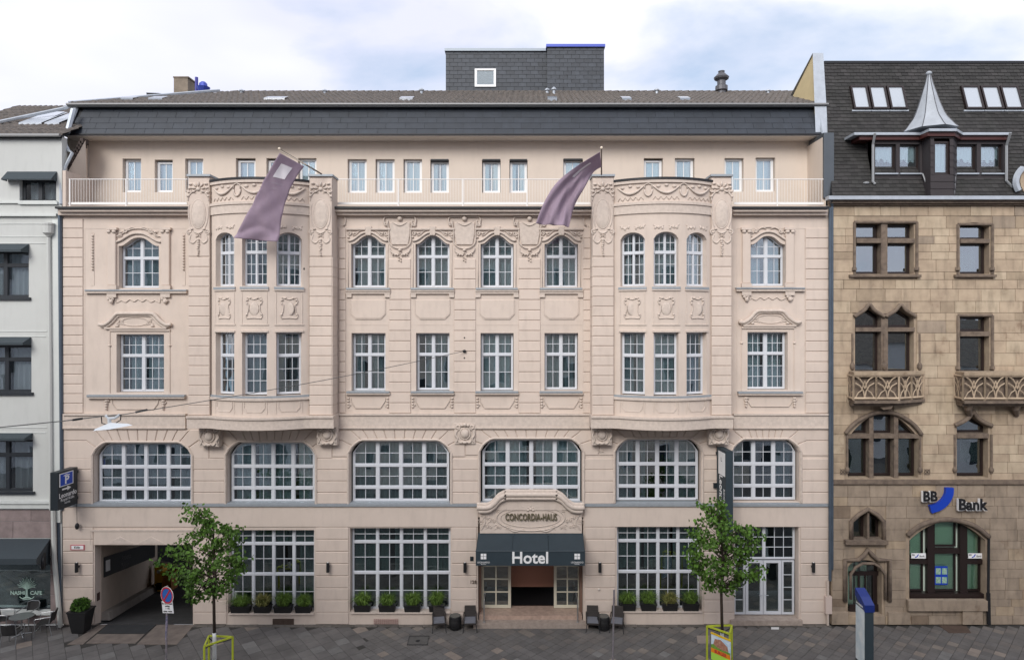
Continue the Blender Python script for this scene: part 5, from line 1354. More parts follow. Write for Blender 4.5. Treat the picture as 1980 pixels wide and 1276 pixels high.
for (p, q_) in zip(F, F[1:]):
    n = 9
    for i in range(n):
        a, c = z0 + (zb - z0) * i / n, z0 + (zb - z0) * (i + 1) / n
        if p[1] == q_[1] and GZ(337, -.3) < (a + c) / 2 < GZ(274, -.3):
            for (l, r_) in ((p[0], GX(1806, -.3)), (GX(1836, -.3), q_[0])): b.add([(l, p[1] - .02, a), (r_, p[1] - .02, a), (r_, p[1], c), (l, p[1], c)], [(0, 1, 2, 3)])
        else: b.add([(p[0], p[1] - .02, a), (q_[0], q_[1] - .02, a), (q_[0], q_[1], c), (p[0], p[1], c)], [(0, 1, 2, 3)])
b.build('dormer_bay', MATS['dormer_shingle'], BANK)
window(BANK, T((0, -.3, 0)), GX(1805, -.3), GX(1837, -.3), GZ(338, -.3), GZ(273, -.3), .05, None, 1, ((1, 1, 1),), .08, m=BROWNF, glass=G3, curtain=[(0, 1, 0)], cm=CURTW, seed=9, pool='bank', cd=.04)
b = MB(); rl = [(GX(1652, 0), 0), (GX(1780, 0), 0), (GX(1797, -.5), -.5), (GX(1850, -.5), -.5), (GX(1862, 0), 0), (GX(1956, 0), 0), (GX(1956, 0), 1.4), (GX(1652, 0), 1.4)]
extr(b, rl, GZ(259, -.15), GZ(254, -.15)); b.build('dormer_roof', ZINC, BANK)
b = MB(); extr(b, [(x + (.25 if i in (0, 7) else 0), y + (.1 if y < 1 else 0)) for i, (x, y) in enumerate(rl)], GZ(267, -.15), GZ(259.2, -.15)); b.build('dormer_fascia', mat('oxblood_wood', (.06, .014, .011), .5), BANK)
b = MB()
for a, c in ((1690, 1735), (1739, 1781), (1848, 1891), (1896, 1942)): b.box(GX(a, DY), GX(c, DY), DY - .08, DY + .05, GZ(338, DY), GZ(335.5, DY))
b.build('dormer_sill', ZINC, BANK)
b = MB(); c = P(1796, 252, .35); zb_ = GZ(254, .3); S2 = 25.35 / 1250
prof = [(.98, 0), (.88, .10), (.76, .27), (.62, .46), (.52, .66), (.38, 1.05), (.26, 1.46), (.14, 1.87), (.06, 2.22)]
b.lathe(prof, (c.x, .35, zb_), 8); b.build('spire', mat('spire_zinc', (.40, .43, .47), .65, var=.2, scale=3), BANK)
b = MB(); b.blob((c.x - .08 + .08, .35, zb_ + 2.28), .11, .11, .085, 10, 6); b.build('spire_knob', MATS['spire_zinc'], BANK, smooth=True)
b = MB()
for k in range(8):
    a = 2 * math.pi * k / 8; b.tube([(c.x + r * math.cos(a), .35 + r * math.sin(a), zb_ + z + .01) for r, z in prof], .014, 4)
b.build('spire_seams', mat('dark_zinc', (.12, .12, .13), .5, metal=.5), BANK)
PW = mat('pale_pipe', (.30, .31, .32), .5, metal=.2)
b = MB(); b.tube([P(1692, 258, -.1), P(1688, 280, .12), P(1688, 352, .12), P(1692, 356, .1)], .05, 6); b.build('downpipe', PW, BANK)
b = MB(); b.tube([P(1954, 257, -.15), P(1946, 282, .12), P(1946, 350, .12), P(1958, 362, .1)], .05, 6); b.build('downpipe', PW, BANK)
b = MB(); b.tube([P(1784, 336, .1), P(1799, 377, -.05)], .03, 5); b.tube([P(1847, 336, .1), P(1844, 377, -.1)], .04, 5); b.blob(P(1675, 354, .15), .12, .08, .05); b.build('lead_strips', PW, BANK, kind='stuff')
b = MB(); ccx, ccy = 2010, 352; b.tube([P(ccx + 46 * math.cos(a), ccy - 46 * math.sin(a) * .8, -.05) for a in [math.pi * (0.75 + .4 * i / 12) for i in range(13)]], .12, 6); b.build('round_dormer_edge', ZINC, BANK)
b = MB(); b.lathe([(.75, -.1), (.75, .1)], (0, 0, 0), 20); b.v = [(v[0] + GX(2010), v[2] + .1, v[1] * .9 + GZ(350)) for v in b.v]; b.build('round_dormer', SB[2], BANK)
b = MB(); b.tube([P(1608, 388, -.2), P(1609, 400, -.08), P(1609, 1100, -.08)], .05, 8); b.build('downpipe', PIPE, BANK)
b = MB(); b.tube([P(1911, 1146, -.12), P(1912, 1206, -.12)], .07, 8); b.tube([P(1911, 1146, -.12), P(1912, 1040, -.05)], .045, 8); b.build('downpipe', DARKM, BANK)
flush_panes('bank', BANK, 300)
# bank sign, stickers, poster
BLUE = mat('bank_blue', (.01, .05, .42), .35); BLK = mat('black_letter', (.012, .012, .014), .4); WLET = mat('white_letter', (.85, .85, .86), .4)
sg = empty('bank_sign', P(1848, 995, 0), 'white and black letters EB Bank with curved blue stroke above the arched shop window', 'sign')
for (s_, px, py, sz) in (('BB', 1798, 960, .54), ('Bank', 1880, 976, .60)):
    v = P(px, py, -.22); lettering(s_, sz, T(v) @ Matrix.Diagonal((.92, 1, 1, 1)), BLK, sg, .03, .012)
    v = P(px - 2.5, py + .5, -.16); lettering(s_, sz, T(v) @ Matrix.Diagonal((.92, 1, 1, 1)), WLET, sg, .05, .022)
b = MB(); arc = cr([(1837, 943), (1836, 956), (1829, 969), (1817, 979), (1800, 985)], 5); half = 7.6
pl = [];
L_ = []; R_2 = []
for i, p in enumerate(arc):
    a = Vector(arc[min(i + 1, len(arc) - 1)]) - Vector(arc[max(i - 1, 0)]); a.normalize(); n_ = Vector((-a.y, a.x)) * half; L_.append((p[0] + n_.x, p[1] + n_.y)); R_2.append((p[0] - n_.x, p[1] - n_.y))
for i in range(len(arc) - 1): b.prism(ppoly([L_[i], L_[i + 1], R_2[i + 1], R_2[i]], -.14), -.14, -.02)
b.build('blue_stroke', BLUE, sg)
for px in (1777, 1887):
    s_ = MB(); box_px(s_, px - 15, px + 13, 1069, 1079, .225, .232, .23); o_ = s_.build('window_sticker', WLET, None); tagp(o_, 'white strip sticker with small blue mark on the %s pane of the arched shop window' % ('left' if px < 1800 else 'right'), 'sticker', 'stickers on the bank window')
    v = P(px - 4, 1074, .22); q = MB(); q.tube([(v.x - .07, .22, v.z - .06), (v.x, .22, v.z - .03), (v.x + .06, .22, v.z + .06)], .018, 4); q.build('blue_mark', BLUE, o_)
    lettering('BB', .1, T((v.x - .14, .222, v.z + .03)), BLK, o_, .002); lettering('Bank', .1, T((v.x + .2, .222, v.z - .02)), BLK, o_, .002)
s_ = MB(); box_px(s_, 1807, 1832, 1094, 1130, .225, .232, .23); ps = s_.build('window_poster', BLUE, None); tagp(ps, 'blue poster with four small pictures hanging in the middle of the arched shop window', 'poster')
for i in range(2):
    for j in range(2):
        q = MB(); box_px(q, 1809.5 + i * 12, 1819 + i * 12, 1098 + j * 17, 1110 + j * 17, .219, .224, .22); q.build('picture', mat('pic_%d' % i, (.45, .55, .5), .6, var=.6, scale=14, col2=(.1, .3, .15)), ps)

# ================================================================== grey white house (left)
GREYW = mat('grey_white_render', (.55, .56, .54), .9, var=.06, scale=.8, bump=.1, bscale=100, streak=.06)
TRIMW = mat('pale_trim', (.60, .62, .60), .8, streak=.08)
PINKST = mat('pinkish_cladding', (.30, .235, .225), .8, var=.35, scale=2.5, objvar=.08)
AWN = mat('slate_blue_awning', (.038, .052, .062), .75, var=.1, scale=6)
ANTH = mat('anthracite_frame', (.022, .026, .032), .4)
LEFT = empty('grey_house', (-21, 4, 0), 'pale grey rendered house with dark window awnings and a cafe at ground level', 'house')
lx0, lx1 = GX(-140), GX(119)
lo = [(37, 108, 347, 391), (-45, 55, 485, 576), (-45, 60, 667, 760), (-45, 63, 850, 952), (-60, 97, 1078, 1184)]
b = MB(); wall_holes(b, [(lx0, 0), (lx1, 0), (lx1, GZ(264)), (lx0, GZ(264))], [outline(GX(a), GX(c), GZ(e), GZ(d)) for a, c, d, e in lo], 0.02, .35); b.build('wall', GREYW, LEFT)
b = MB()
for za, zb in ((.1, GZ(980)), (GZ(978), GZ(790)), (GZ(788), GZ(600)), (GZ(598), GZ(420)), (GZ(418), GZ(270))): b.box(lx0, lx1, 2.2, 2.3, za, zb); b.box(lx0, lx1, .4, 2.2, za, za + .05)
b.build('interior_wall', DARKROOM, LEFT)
for i, (a, c, d, e) in enumerate(lo[:4]):
    window(LEFT, T((0, .02, 0)), GX(a) + .01, GX(c) - .01, GZ(e) + .01, GZ(d) - .01, .14, None, 2, ((1, 1, 1),) if i == 0 else ((.72, 1, 1), (.28, 1, 1)), .09, .15, .12, m=ANTH, glass=glass_mat('left_glass', (.75, .78, .8), .08), curtain=[(0.1, .45, 0), (.55, 1, 0)] if i == 0 else [(0, .44, 0), (.56, 1, 0)], cm=CURTW, seed=i, pool='left')
    b = MB(); box_px(b, a - 2, c + 2, e - 1, e + 4, -.07, .02); b.build('sill', ANTH if i else TRIMW, LEFT)
def awning(x0, x1, y0, y1, Yo, parent, drop=.0, m=AWN, yfront=None):
    """sloping awning: wall line y0 at Y=0, front lip at Y=-Yo"""
    X0, X1, z0 = GX(x0), GX(x1), GZ(y0); zf = GZ(y1, -Yo); zl = zf + (.16 if drop == 0 else drop)
    q = MB(); q.add([(X0, 0, z0), (X1, 0, z0), (X1, -Yo, zl), (X0, -Yo, zl), (X0, -Yo, zf), (X1, -Yo, zf), (X0, 0, z0 - .03), (X1, 0, z0 - .03), (X0, -Yo + .03, zl - .03), (X1, -Yo + .03, zl - .03), (X0, 0, zf), (X1, 0, zf)],
                    [(3, 2, 1, 0), (4, 5, 2, 3), (6, 7, 9, 8), (1, 2, 5, 11), (0, 10, 4, 3)])
    return q.build('awning', m, parent)
awning(14, 110, 332, 348, .30, LEFT, .05); awning(-50, 56, 472, 487, .42, LEFT, .09); awning(-50, 60, 652, 667, .42, LEFT, .09); awning(-50, 63, 837, 852, .42, LEFT, .09)
b = MB()
for (ya, yb, d_) in ((388, 393, .06), (413, 418, .10), (969, 974, .16), (974, 983, .1)):
    q = MB(); box_px(q, -140, 108 if ya < 500 else 98, ya, yb, -d_, .03); q.build('ledge', TRIMW, LEFT)
for ya in (432, 457, 470, 640, 650, 826, 836):
    q = MB(); box_px(q, -140, 92 - (ya % 3) * 2, ya, ya + 1.2, .0, .03); q.build('render_line', TRIMW, LEFT)
q = MB(); box_px(q, 101, 116, 425, 1010, -.07, .03); q.build('pilaster', TRIMW, LEFT)
q = MB(); q.tube([P(94, 455, -.12), P(97, 700, -.12), P(99, 985, -.12)], .07, 8); q.build('downpipe', mat('pale_grey_pipe', (.52, .53, .51), .6), LEFT)
q = MB(); q.tube([P(103, 985, -.14), P(105, 1080, -.14), P(117, 1211, -.14)], .085, 8); q.build('downpipe', mat('cream_pipe2', (.55, .56, .53), .6), LEFT)
q = MB(); v = P(94, 447, -.15); q.lathe([(.06, -.22), (.1, -.16), (.19, -.08), (.2, .22), (.22, .24), (.22, .3)], v, 12); q.build('rainwater_hopper', mat('pale_grey_pipe', (.52, .53, .51), .6), LEFT)
q = MB(); q.tube([P(115.5, 400, -.04), P(117, 600, -.03), P(120, 985, -.02)], .07, 6); q.tube([P(112, 985, .0), P(118, 1205, -.03)], .05, 6); q.build('dark_joint_pipe', PIPE, LEFT)
q = MB(); q.tube([P(120, 262, .6), P(133, 292, .3), P(140, 296, .25), P(118, 340, .1), P(118, 395, .0)], .06, 6); q.build('upper_downpipe', ZINC, LEFT)
# cladding slabs of the ground floor
for (xa, xb_, ya, yb) in ((-140, 60, 985, 1008), (60, 98, 985, 1008), (-140, 25, 1008, 1040), (25, 98, 1008, 1040), (97, 112, 1008, 1040), (97, 112, 1040, 1075), (97, 113, 1075, 1110), (97, 114, 1110, 1150), (97, 114, 1150, 1205), (-140, 98, 1189, 1206)):
    q = MB(); q.prism(ppoly([(xa + .3, yb - .3), (xb_ - .3, yb - .3), (xb_ - .3, ya + .3), (xa + .3, ya + .3)], 0), 0, .025, .008); q.build('cladding_slab', PINKST, LEFT)
window(LEFT, T((0, .02, 0)), GX(-60), GX(97), GZ(1184) + .01, GZ(1078) - .01, .2, None, 1, ((1, 1, 1),), .06, m=ANTH, glass=G2, pool='left')
q = MB(); box_px(q, -60, 98, 1183, 1189, -.08, .2); q.build('shop_sill', TRIMW, LEFT)
# cafe awning, window lettering, round blade sign
caw = empty('cafe_awning', P(40, 1060, 0), 'dark slate blue sloping awning over the cafe window beside the white downpipe', 'awning')
q = MB(); X0, X1 = GX(-60), GX(97); Yo = 1.35
xr_ = GX(52, -Yo); zt = GZ(1041); zf = GZ(1080, -Yo); zb = GZ(1091, -Yo)
q.add([(X0, 0, zt), (X1, 0, zt), (xr_ + .35, -Yo, zf), (X0, -Yo, zf), (X0, -Yo, zb), (xr_ + .35, -Yo, zb), (X1, 0, zt - 1.0)], [(3, 2, 1, 0), (4, 5, 2, 3), (1, 2, 5, 6)])
q.build('canopy', AWN, caw)
MINT = mat('pale_mint_print', (.45, .62, .54), .6)
cl = empty('cafe_window_logo', P(48, 1150, .2), 'pale mint tree logo and cafe name printed on the dark shop window', 'logo')
tx = P(52, 1140, .2); q = MB(); q.tube([(tx.x, .2, tx.z - .32), (tx.x, .2, tx.z + .3)], [.05, .03], 5)
rt = random.Random(4)
for i in range(15):
    a = math.pi * (.02 + .96 * i / 14); l = .32 + .06 * (i % 2)
    q.tube([(tx.x, .2, tx.z + .02 + .12 * math.sin(a)), (tx.x + l * .55 * math.cos(a), .2, tx.z + .1 + l * .5 * math.sin(a)), (tx.x + l * math.cos(a), .2, tx.z + .1 + l * math.sin(a) * 1.05)], [.018, .012, .012], 4)
q.tube([(tx.x + .3 * math.cos(a), .2, tx.z - .2 + .17 * math.sin(a)) for a in [math.pi * (1.1 + .8 * i / 10) for i in range(11)]], .014, 4)
q.tube([(tx.x - .18, .2, tx.z - .33), (tx.x, .2, tx.z - .28), (tx.x + .18, .2, tx.z - .33)], [.01, .04, .01], 5); q.build('tree_mark', MINT, cl)
lettering('NASHI', .2, T((tx.x - .36, .2, tx.z - .12)), MINT, cl, .004, .004); lettering('CAFE', .2, T((tx.x + .36, .2, tx.z - .12)), MINT, cl, .004, .004)
bs = empty('round_blade_sign', P(97, 1085, -.1), 'small round black sign with white tree and script on a bracket by the cafe awning', 'sign')
q = MB(M := T(P(84, 1084, -.62)) @ Matrix.Rotation(R(-62), 4, 'Z') @ Matrix.Rotation(R(90), 4, 'X')); q.lathe([(.30, -.05), (.32, 0), (.30, .05)], (0, 0, 0), 20); q.build('disc', BLK, bs)
q = MB(); q.tube([P(97, 1075, 0), P(97, 1075, -.35)], .02, 5); q.tube([P(97, 1091, 0), P(97, 1091, -.35)], .02, 5); q.build('bracket', BLK, bs)
MM = T(P(84, 1084, -.62)) @ Matrix.Rotation(R(-62), 4, 'Z') @ T((0, -.07, 0))
q = MB(MM); q.tube([(0, 0, -.12), (0, 0, .1)], .02, 4)
for i in range(9): a = math.pi * i / 8; q.tube([(0, 0, .0), (.16 * math.cos(a), 0, .04 + .15 * math.sin(a))], .011, 4)
q.build('tree_mark', WLET, bs); lettering('Nashi', .17, MM @ T((0, 0, -.15)), WLET, bs, .005, .006)
# left roof
b = MB(); ez = GZ(262, -.1); y1r = 4.5; zr = GZ(208, y1r)
b.add([(lx0, -.1, ez), (GX(124, 0), -.1, ez), (GX(124, 0), y1r, zr), (lx0, y1r, zr), (lx0, -.1, ez - .12), (GX(124, 0), -.1, ez - .12)], [(0, 1, 2, 3), (4, 5, 1, 0)]); b.build('roof_base', DARKM, LEFT)
b = MB()
for r in range(10):
    t0, t1 = r / 10, (r + 1.1) / 10; x = lx0
    n = int((GX(124) - lx0) / .24); vs = []; fs = []
    for i in range(n * 4 + 1):
        h = (0, .05, .085, .05)[i % 4]; X = lx0 + i * .06
        for (t, o) in ((t0, .06), (t1, .02), (t0, 0)): vs.append((X, -.1 + (y1r + .1) * min(1, t), ez + (zr - ez) * min(1, t) + h * (o > 0) + o))
    for i in range(n * 4): fs += [(3 * i, 3 * i + 3, 3 * i + 4, 3 * i + 1), (3 * i + 2, 3 * i + 5, 3 * i + 3, 3 * i)]
    b.add(vs, fs)
b.build('roof_tiles', TILE, LEFT, kind='stuff')
b = MB(); b.tube([(lx0, -.18, ez - .02), (GX(122), -.18, ez - .02)], .07, 6); b.build('gutter', mat('grey_gutter', (.25, .25, .25), .5, metal=.3), LEFT)
b = MB()
for xa, xb_ in ((48, 92), (98, 126)):
    t0, t1 = .28, .62; ya, yb = -.1 + (y1r + .1) * t0, -.1 + (y1r + .1) * t1; z0_, z1_ = ez + (zr - ez) * t0 + .16, ez + (zr - ez) * t1 + .2
    q = MB(); q.add([(GX(xa, ya) - .25, ya, z0_), (GX(xb_, ya) - .25, ya, z0_), (GX(xb_, ya) - .25, yb, z1_), (GX(xa, ya) - .25, yb, z1_), (GX(xa, ya) - .25, ya, z0_ - .1), (GX(xb_, ya) - .25, ya, z0_ - .1)], [(0, 1, 2, 3), (4, 5, 1, 0)]); o_ = q.build('roof_window', ZINC, LEFT)
    q = MB(); q.add([(GX(xa, ya) - .16, ya + .07, z0_ + .015), (GX(xb_, ya) - .34, ya + .07, z0_ + .015), (GX(xb_, ya) - .34, yb - .07, z1_ + .006), (GX(xa, ya) - .16, yb - .07, z1_ + .006)], [(0, 1, 2, 3)]); q.build('pane', mat('skylight_pane', (.44, .48, .53), .12, spec=1.0), o_)
q = MB(); q.tube([P(0, 236, 1.2), P(124, 210, 2.2), P(140, 203, 1.4)], .07, 5); q.build('roof_flashing', ZINC, LEFT)
q = MB(); q.tube([P(142, 212, .9), P(130, 258, .6)], .10, 6); q.build('verge_pipe', ZINC, LEFT)
flush_panes('left', LEFT, 100)

# ================================================================== street, pavement, ground
GRD = mat('street_ground', (.075, .075, .078), .92, var=.3, scale=1.5, bump=.2)
b = MB(); 
for (xa, xb_, ya, yb) in ((-400, 400, -400, .03), (-400, -30, .03, 15), (-11.9, 400, .03, 15), (-400, 400, 15, 400)): b.add([(xa, ya, -.13 if yb < 1 else -.14), (xb_, ya, -.13 if yb < 1 else -.14), (xb_, yb, -.13 if yb < 1 else -.14), (xa, yb, -.13 if yb < 1 else -.14)], [(0, 1, 2, 3)])
b.build('ground', GRD, None, kind='structure')
b = MB(); b.add([(-120, -19.5, -.12), (120, -19.5, -.12), (120, -5.6, -.12), (-120, -5.6, -.12)], [(0, 1, 2, 3)]); b.build('road', mat('asphalt', (.05, .05, .052), .9, var=.25, scale=2, bump=.3), None, kind='structure')
JOINT = mat('joint_sand', (.045, .042, .038), .95, var=.3)
b = MB(); b.box(-60, 60, -5.5, .035, -.13, -.012); pv = b.build('pavement', JOINT, None, kind='structure')
b = MB(); b.box(-60, 60, -5.66, -5.5, -.13, .0); b.build('kerb', mat('kerb_stone', (.25, .24, .23), .85, var=.3), None, kind='structure')
b = MB(); b.box(-60, 60, -23.8, -19.5, -.13, .0); b.build('opposite_pavement', mat('far_paving', (.12, .115, .11), .9, var=.3), None, kind='structure')
SLAB = mat('paving_slab', (.150, .140, .132), .82, var=.35, scale=1.4, bump=.25, bscale=35, objvar=.12, island=.10, col2=(.095, .088, .084), ramp=[(0, (1, 1, 1)), (.5, (.92, .93, .95)), (.75, (1.07, 1.03, 1.0)), (.94, (1.35, 1.26, 1.16))])
LSLAB = [mat('light_slab', (.25, .21, .18), .8, var=.25, scale=4, objvar=.15), mat('grey_slab', (.175, .17, .165), .8, var=.25, scale=4, objvar=.15)]
drive = [G_ for G_ in ((128, 1246), (206, 1204), (378, 1204), (342, 1246))]
def gp(px, py, z=0.0): d = (H - z) * FPX / (py - CY); return Vector(((px - CX) * d / FPX, d - D, z))
dpoly = [gp(*p) for p in drive]
def inside(p, poly):
    c = False; n = len(poly)
    for i in range(n):
        a, b_ = poly[i], poly[i - 1]
        if (a.y > p.y) != (b_.y > p.y) and p.x < (b_.x - a.x) * (p.y - a.y) / (b_.y - a.y) + a.x: c = not c
    return c
slabs = []; rs = random.Random(21)
def slab_zone(xa, xb_, s, ang, sx=1.0):
    ca, sa = math.cos(ang), math.sin(ang); n = int(70 / s)
    for i in range(-n, n):
        for j in range(-n, n):
            u, v = (i + .5) * s * sx, (j + .5) * s; x, y_ = u * ca - v * sa, u * sa + v * ca - 2.4
            if xa <= x < xb_ and -5.4 < y_ < -.12: slabs.append((x, y_, s, sx, ang))
slab_zone(-26, -5.5, .46, R(38), 1.0); slab_zone(-5.5, 26, .335, R(45), 1.0)
vis = []; rest_ = []
for sl in slabs:
    x, y_, s, sx, ang = sl
    if inside(Vector((x, y_)), dpoly) : continue
    px = CX + x * FPX / (D + y_); py = CY + H * FPX / (D + y_)
    (vis if (5 < px < 1975 and py < 1280) else rest_).append((sl, s * s * sx / (D + y_)))
vis.sort(key=lambda e: -e[1]); 
base = {}
def slab_mesh(s, sx, m, name='paving_slab'):
    key = (s, sx, m.name)
    if key in base: return base[key]
    q = MB(); h = s / 2 - .006; hx = s * sx / 2 - .006; c = .006
    q.add([(-hx, -h, -.03), (hx, -h, -.03), (hx, h, -.03), (-hx, h, -.03), (-hx, -h, -.004), (hx, -h, -.004), (hx, h, -.004), (-hx, h, -.004), (-hx + c, -h + c, 0), (hx - c, -h + c, 0), (hx - c, h - c, 0), (-hx + c, h - c, 0)], [(0, 1, 5, 4), (1, 2, 6, 5), (2, 3, 7, 6), (3, 0, 4, 7), (4, 5, 9, 8), (5, 6, 10, 9), (6, 7, 11, 10), (7, 4, 8, 11), (8, 9, 10, 11)])
    me = bpy.data.meshes.new('paving_slab'); me.from_pydata(q.v, [], q.f); me.materials.append(m); base[key] = me
    return me
for e in vis[:300]:
    (x, y_, s, sx, ang), _ = e; r_ = rs.random()
    light = .10 if x > -6 else .02
    m_ = LSLAB[0] if r_ < light else LSLAB[1] if r_ < light + .07 else SLAB
    o = bpy.data.objects.new('paving_slab', slab_mesh(s, sx, m_)); COL.objects.link(o); o.parent = pv
    o.location = Vector((x, y_, rs.uniform(-.002, .003))) - WL[pv.name]; o.rotation_euler = (rs.uniform(-.004, .004), rs.uniform(-.004, .004), ang)
b = MB(); h = 0
for e in vis[300:] + rest_:
    (x, y_, s, sx, ang), _ = e; b.M = T((x, y_, rs.uniform(-.002, .003))) @ Matrix.Rotation(ang, 4, 'Z'); me = slab_mesh(s, sx, SLAB)
    b.add([v.co for v in me.vertices], [tuple(p.vertices) for p in me.polygons])
b.M = None; b.build('far_paving_slabs', SLAB, pv, kind='stuff')
CONC = mat('drive_concrete', (.20, .165, .14), .9, var=.4, scale=3, col2=(.12, .10, .09), bump=.15)
def gquad(name, pts, m, z=.0, th=.02):
    q = MB(); v = [gp(*p, z) for p in pts]; extr(q, [(a.x, a.y) for a in v], z - th, z); return q.build(name, m, pv)
gquad('drive_slab', [(130, 1245), (160, 1245), (206, 1207), (192, 1207)], CONC, .006); gquad('drive_slab', [(166, 1243), (262, 1243), (280, 1225), (188, 1225)], CONC, .006)
gquad('drive_slab', [(264, 1245), (342, 1245), (376, 1207), (304, 1207)], CONC, .006); gquad('drive_plate', [(190, 1223.5), (281, 1223.5), (302, 1207), (208, 1207)], mat('dark_plate', (.045, .047, .05), .6, var=.3), .006)
# narrow kerb strip along the wall
rk = random.Random(3); px = 376.0
while px < 1604:
    w = rk.uniform(18, 60)
    if not (905 < px < 1140): 
        q = MB(); q.box(GX(px), GX(min(px + w - 1, 1604)), -.17, .03, -.02, .008 + rk.uniform(0, .01)); q.build('wall_foot_stone', mat('foot_stone', (.15, .135, .12), .9, var=.5, scale=6, objvar=.25), pv)
    px += w
gq = gquad('manhole_cover', [(787, 1246), (826, 1246), (830, 1229), (792, 1229)], mat('manhole_slab', (.10, .095, .09), .8, var=.3), .008)
q = MB(); fr_ = [gp(*p, .012) for p in ((787, 1246), (826, 1246), (830, 1229), (792, 1229))]; q.tube(fr_, .015, 4, closed=True); q.build('cover_rim', DARKM, gq)
q = MB(); v = gp(808, 1238, .012); q.box(v.x - .07, v.x + .07, v.y - .07, v.y + .07, .0, .014); q.build('cover_grip', DARKM, gq)
gquad('basement_grating', [(1835, 1223), (1878, 1223), (1868, 1208), (1815, 1208)], GRATE, .008); gquad('pale_patch', [(1349, 1243), (1372, 1243), (1372, 1228), (1347, 1228)], LSLAB[0], .008)
gquad('puddle_mark', [(1491, 1216), (1506, 1216), (1506, 1211), (1491, 1211)], mat('white_spill', (.6, .6, .6), .5), .006)

# ================================================================== houses across the street (seen in the panes)
OPP = mat('opposite_render', (.62, .58, .52), .9, var=.1, scale=.5); OPP2 = mat('opposite_grey', (.55, .57, .60), .9, var=.1, scale=.5)
for i, (xa, xb_, hh, m_, lb) in enumerate(((-46, -17, 20.5, OPP2, 'grey rendered house across the street to the left'), (-16.9, 19, 18.5, OPP, 'beige rendered house directly across the street'), (19.1, 60, 9.5, OPP2, 'low grey house across the street to the right'))):
    e = empty('opposite_house', ((xa + xb_) / 2, -30, 0), lb, 'house', 'houses across the street')
    q = MB(); q.box(xa, xb_, -36, -26.2, -.1, hh); q.build('wall', m_, e)
    q = MB(); q.add([(xa, -26, hh), (xb_, -26, hh), (xb_, -30.5, hh + 3.2), (xa, -30.5, hh + 3.2), (xb_, -36, hh), (xa, -36, hh)], [(0, 1, 2, 3)[::-1], (3, 2, 4, 5)[::-1], (0, 3, 5), (1, 4, 2)]); q.build('roof', TILE, e)
    n = int((xb_ - xa) / 2.6)
    for f in range(5 if hh < 19 else 6):
        for k in range(n):
            cx = xa + (k + .5) * (xb_ - xa) / n; z = 1.2 + f * 3.5
            if z + 2 > hh: continue
            q = MB(); q.box(cx - .55, cx + .55, -26.2, -26.14, z, z + 1.9); w_ = q.build('window', WHITE, e)
            q = MB(); q.box(cx - .47, cx + .47, -26.139, -26.12, z + .08, z + 1.82); q.build('pane', mat('dark_pane', (.03, .04, .05), .1, spec=.8), w_)
# ================================================================== things on and before the fronts
def up_M(px, py, Y, rz=0.0): v = P(px, py, Y); return T(v) @ Matrix.Rotation(R(rz), 4, 'Z')
# ---- entrance awning
haw = empty('hotel_awning', P(1026, 1030, 0), 'dark petrol blue box awning with white word Hotel over the main entrance', 'awning')
Yo = 1.07; X0, X1 = GX(925), GX(1127); A0, A1 = GX(920, -Yo), GX(1131, -Yo); zt, zf, zb = GZ(1029), GZ(1065, -Yo), GZ(1093, -Yo)
PET = mat('petrol_canvas', (.026, .042, .054), .6, var=.12, scale=3, bump=.05, bscale=150)
xs3 = [0, 1 / 3, 2 / 3, 1]
for i in range(3):
    l0, l1 = X0 + (X1 - X0) * xs3[i], X0 + (X1 - X0) * xs3[i + 1]; f0, f1 = A0 + (A1 - A0) * xs3[i], A0 + (A1 - A0) * xs3[i + 1]
    q = MB(); n = 6; vs = []; fs = []
    for k in range(n + 1):
        t = k / n; sag = -.02 * math.sin(math.pi * t)
        for (l, f_) in ((l0 + .006, f0 + .006), (l1 - .006, f1 - .006)): vs.append((l + (f_ - l) * t, -Yo * t, zt + (zf - zt) * t + sag))
    for k in range(n): fs.append((2 * k + 1, 2 * k, 2 * k + 2, 2 * k + 3))
    q.add(vs, fs); q.build('canopy_panel', PET, haw)
q = MB(); q.add([(X0 + .03, -.01, zt - .10), (X1 - .03, -.01, zt - .10), (A1 - .03, -Yo + .03, zf - .10), (A0 + .03, -Yo + .03, zf - .10)], [(0, 1, 2, 3)]); q.build('canopy_lining', DARKM, haw)
q = MB(); q.box(A0, A1, -Yo - .012, -Yo, zb, zf); q.build('valance', PET, haw)
for s, a, f_ in ((1, X0, A0), (2, X1, A1)):
    q = MB(); q.add([(a, 0, zt), (f_, -Yo, zf), (f_, -Yo, zb), (a, 0, zb)], [(0, 1, 2, 3) if s == 2 else (3, 2, 1, 0)]); q.build('side_panel', PET, haw)
q = MB(); q.tube([(A0 - .01, -Yo - .01, zf), (A1 + .01, -Yo - .01, zf)], .02, 5); q.build('front_rail', PET, haw)
LET = mat('pale_letter', (.80, .80, .80), .5)
lettering('Hotel', .60, T((GX(1025, -Yo), -Yo - .02, GZ(1078.5, -Yo))), LET, haw, .008, .012)
for px in (935, 1116):
    q = MB(T((GX(px, -Yo), -Yo - .016, GZ(1075, -Yo))));
    for i in (-1, 1):
        for j in (-1, 1): q.box(i * .055 - .048, i * .055 + .048, -.004, .0, j * .055 - .048, j * .055 + .048)
    q.build('logo_square', LET, haw)
    lettering('LEONARDO', .085, T((GX(px, -Yo), -Yo - .018, GZ(1086.5, -Yo))), LET, haw, .002); lettering('ROYAL', .06, T((GX(px, -Yo), -Yo - .018, GZ(1089.8, -Yo))), LET, haw, .002)
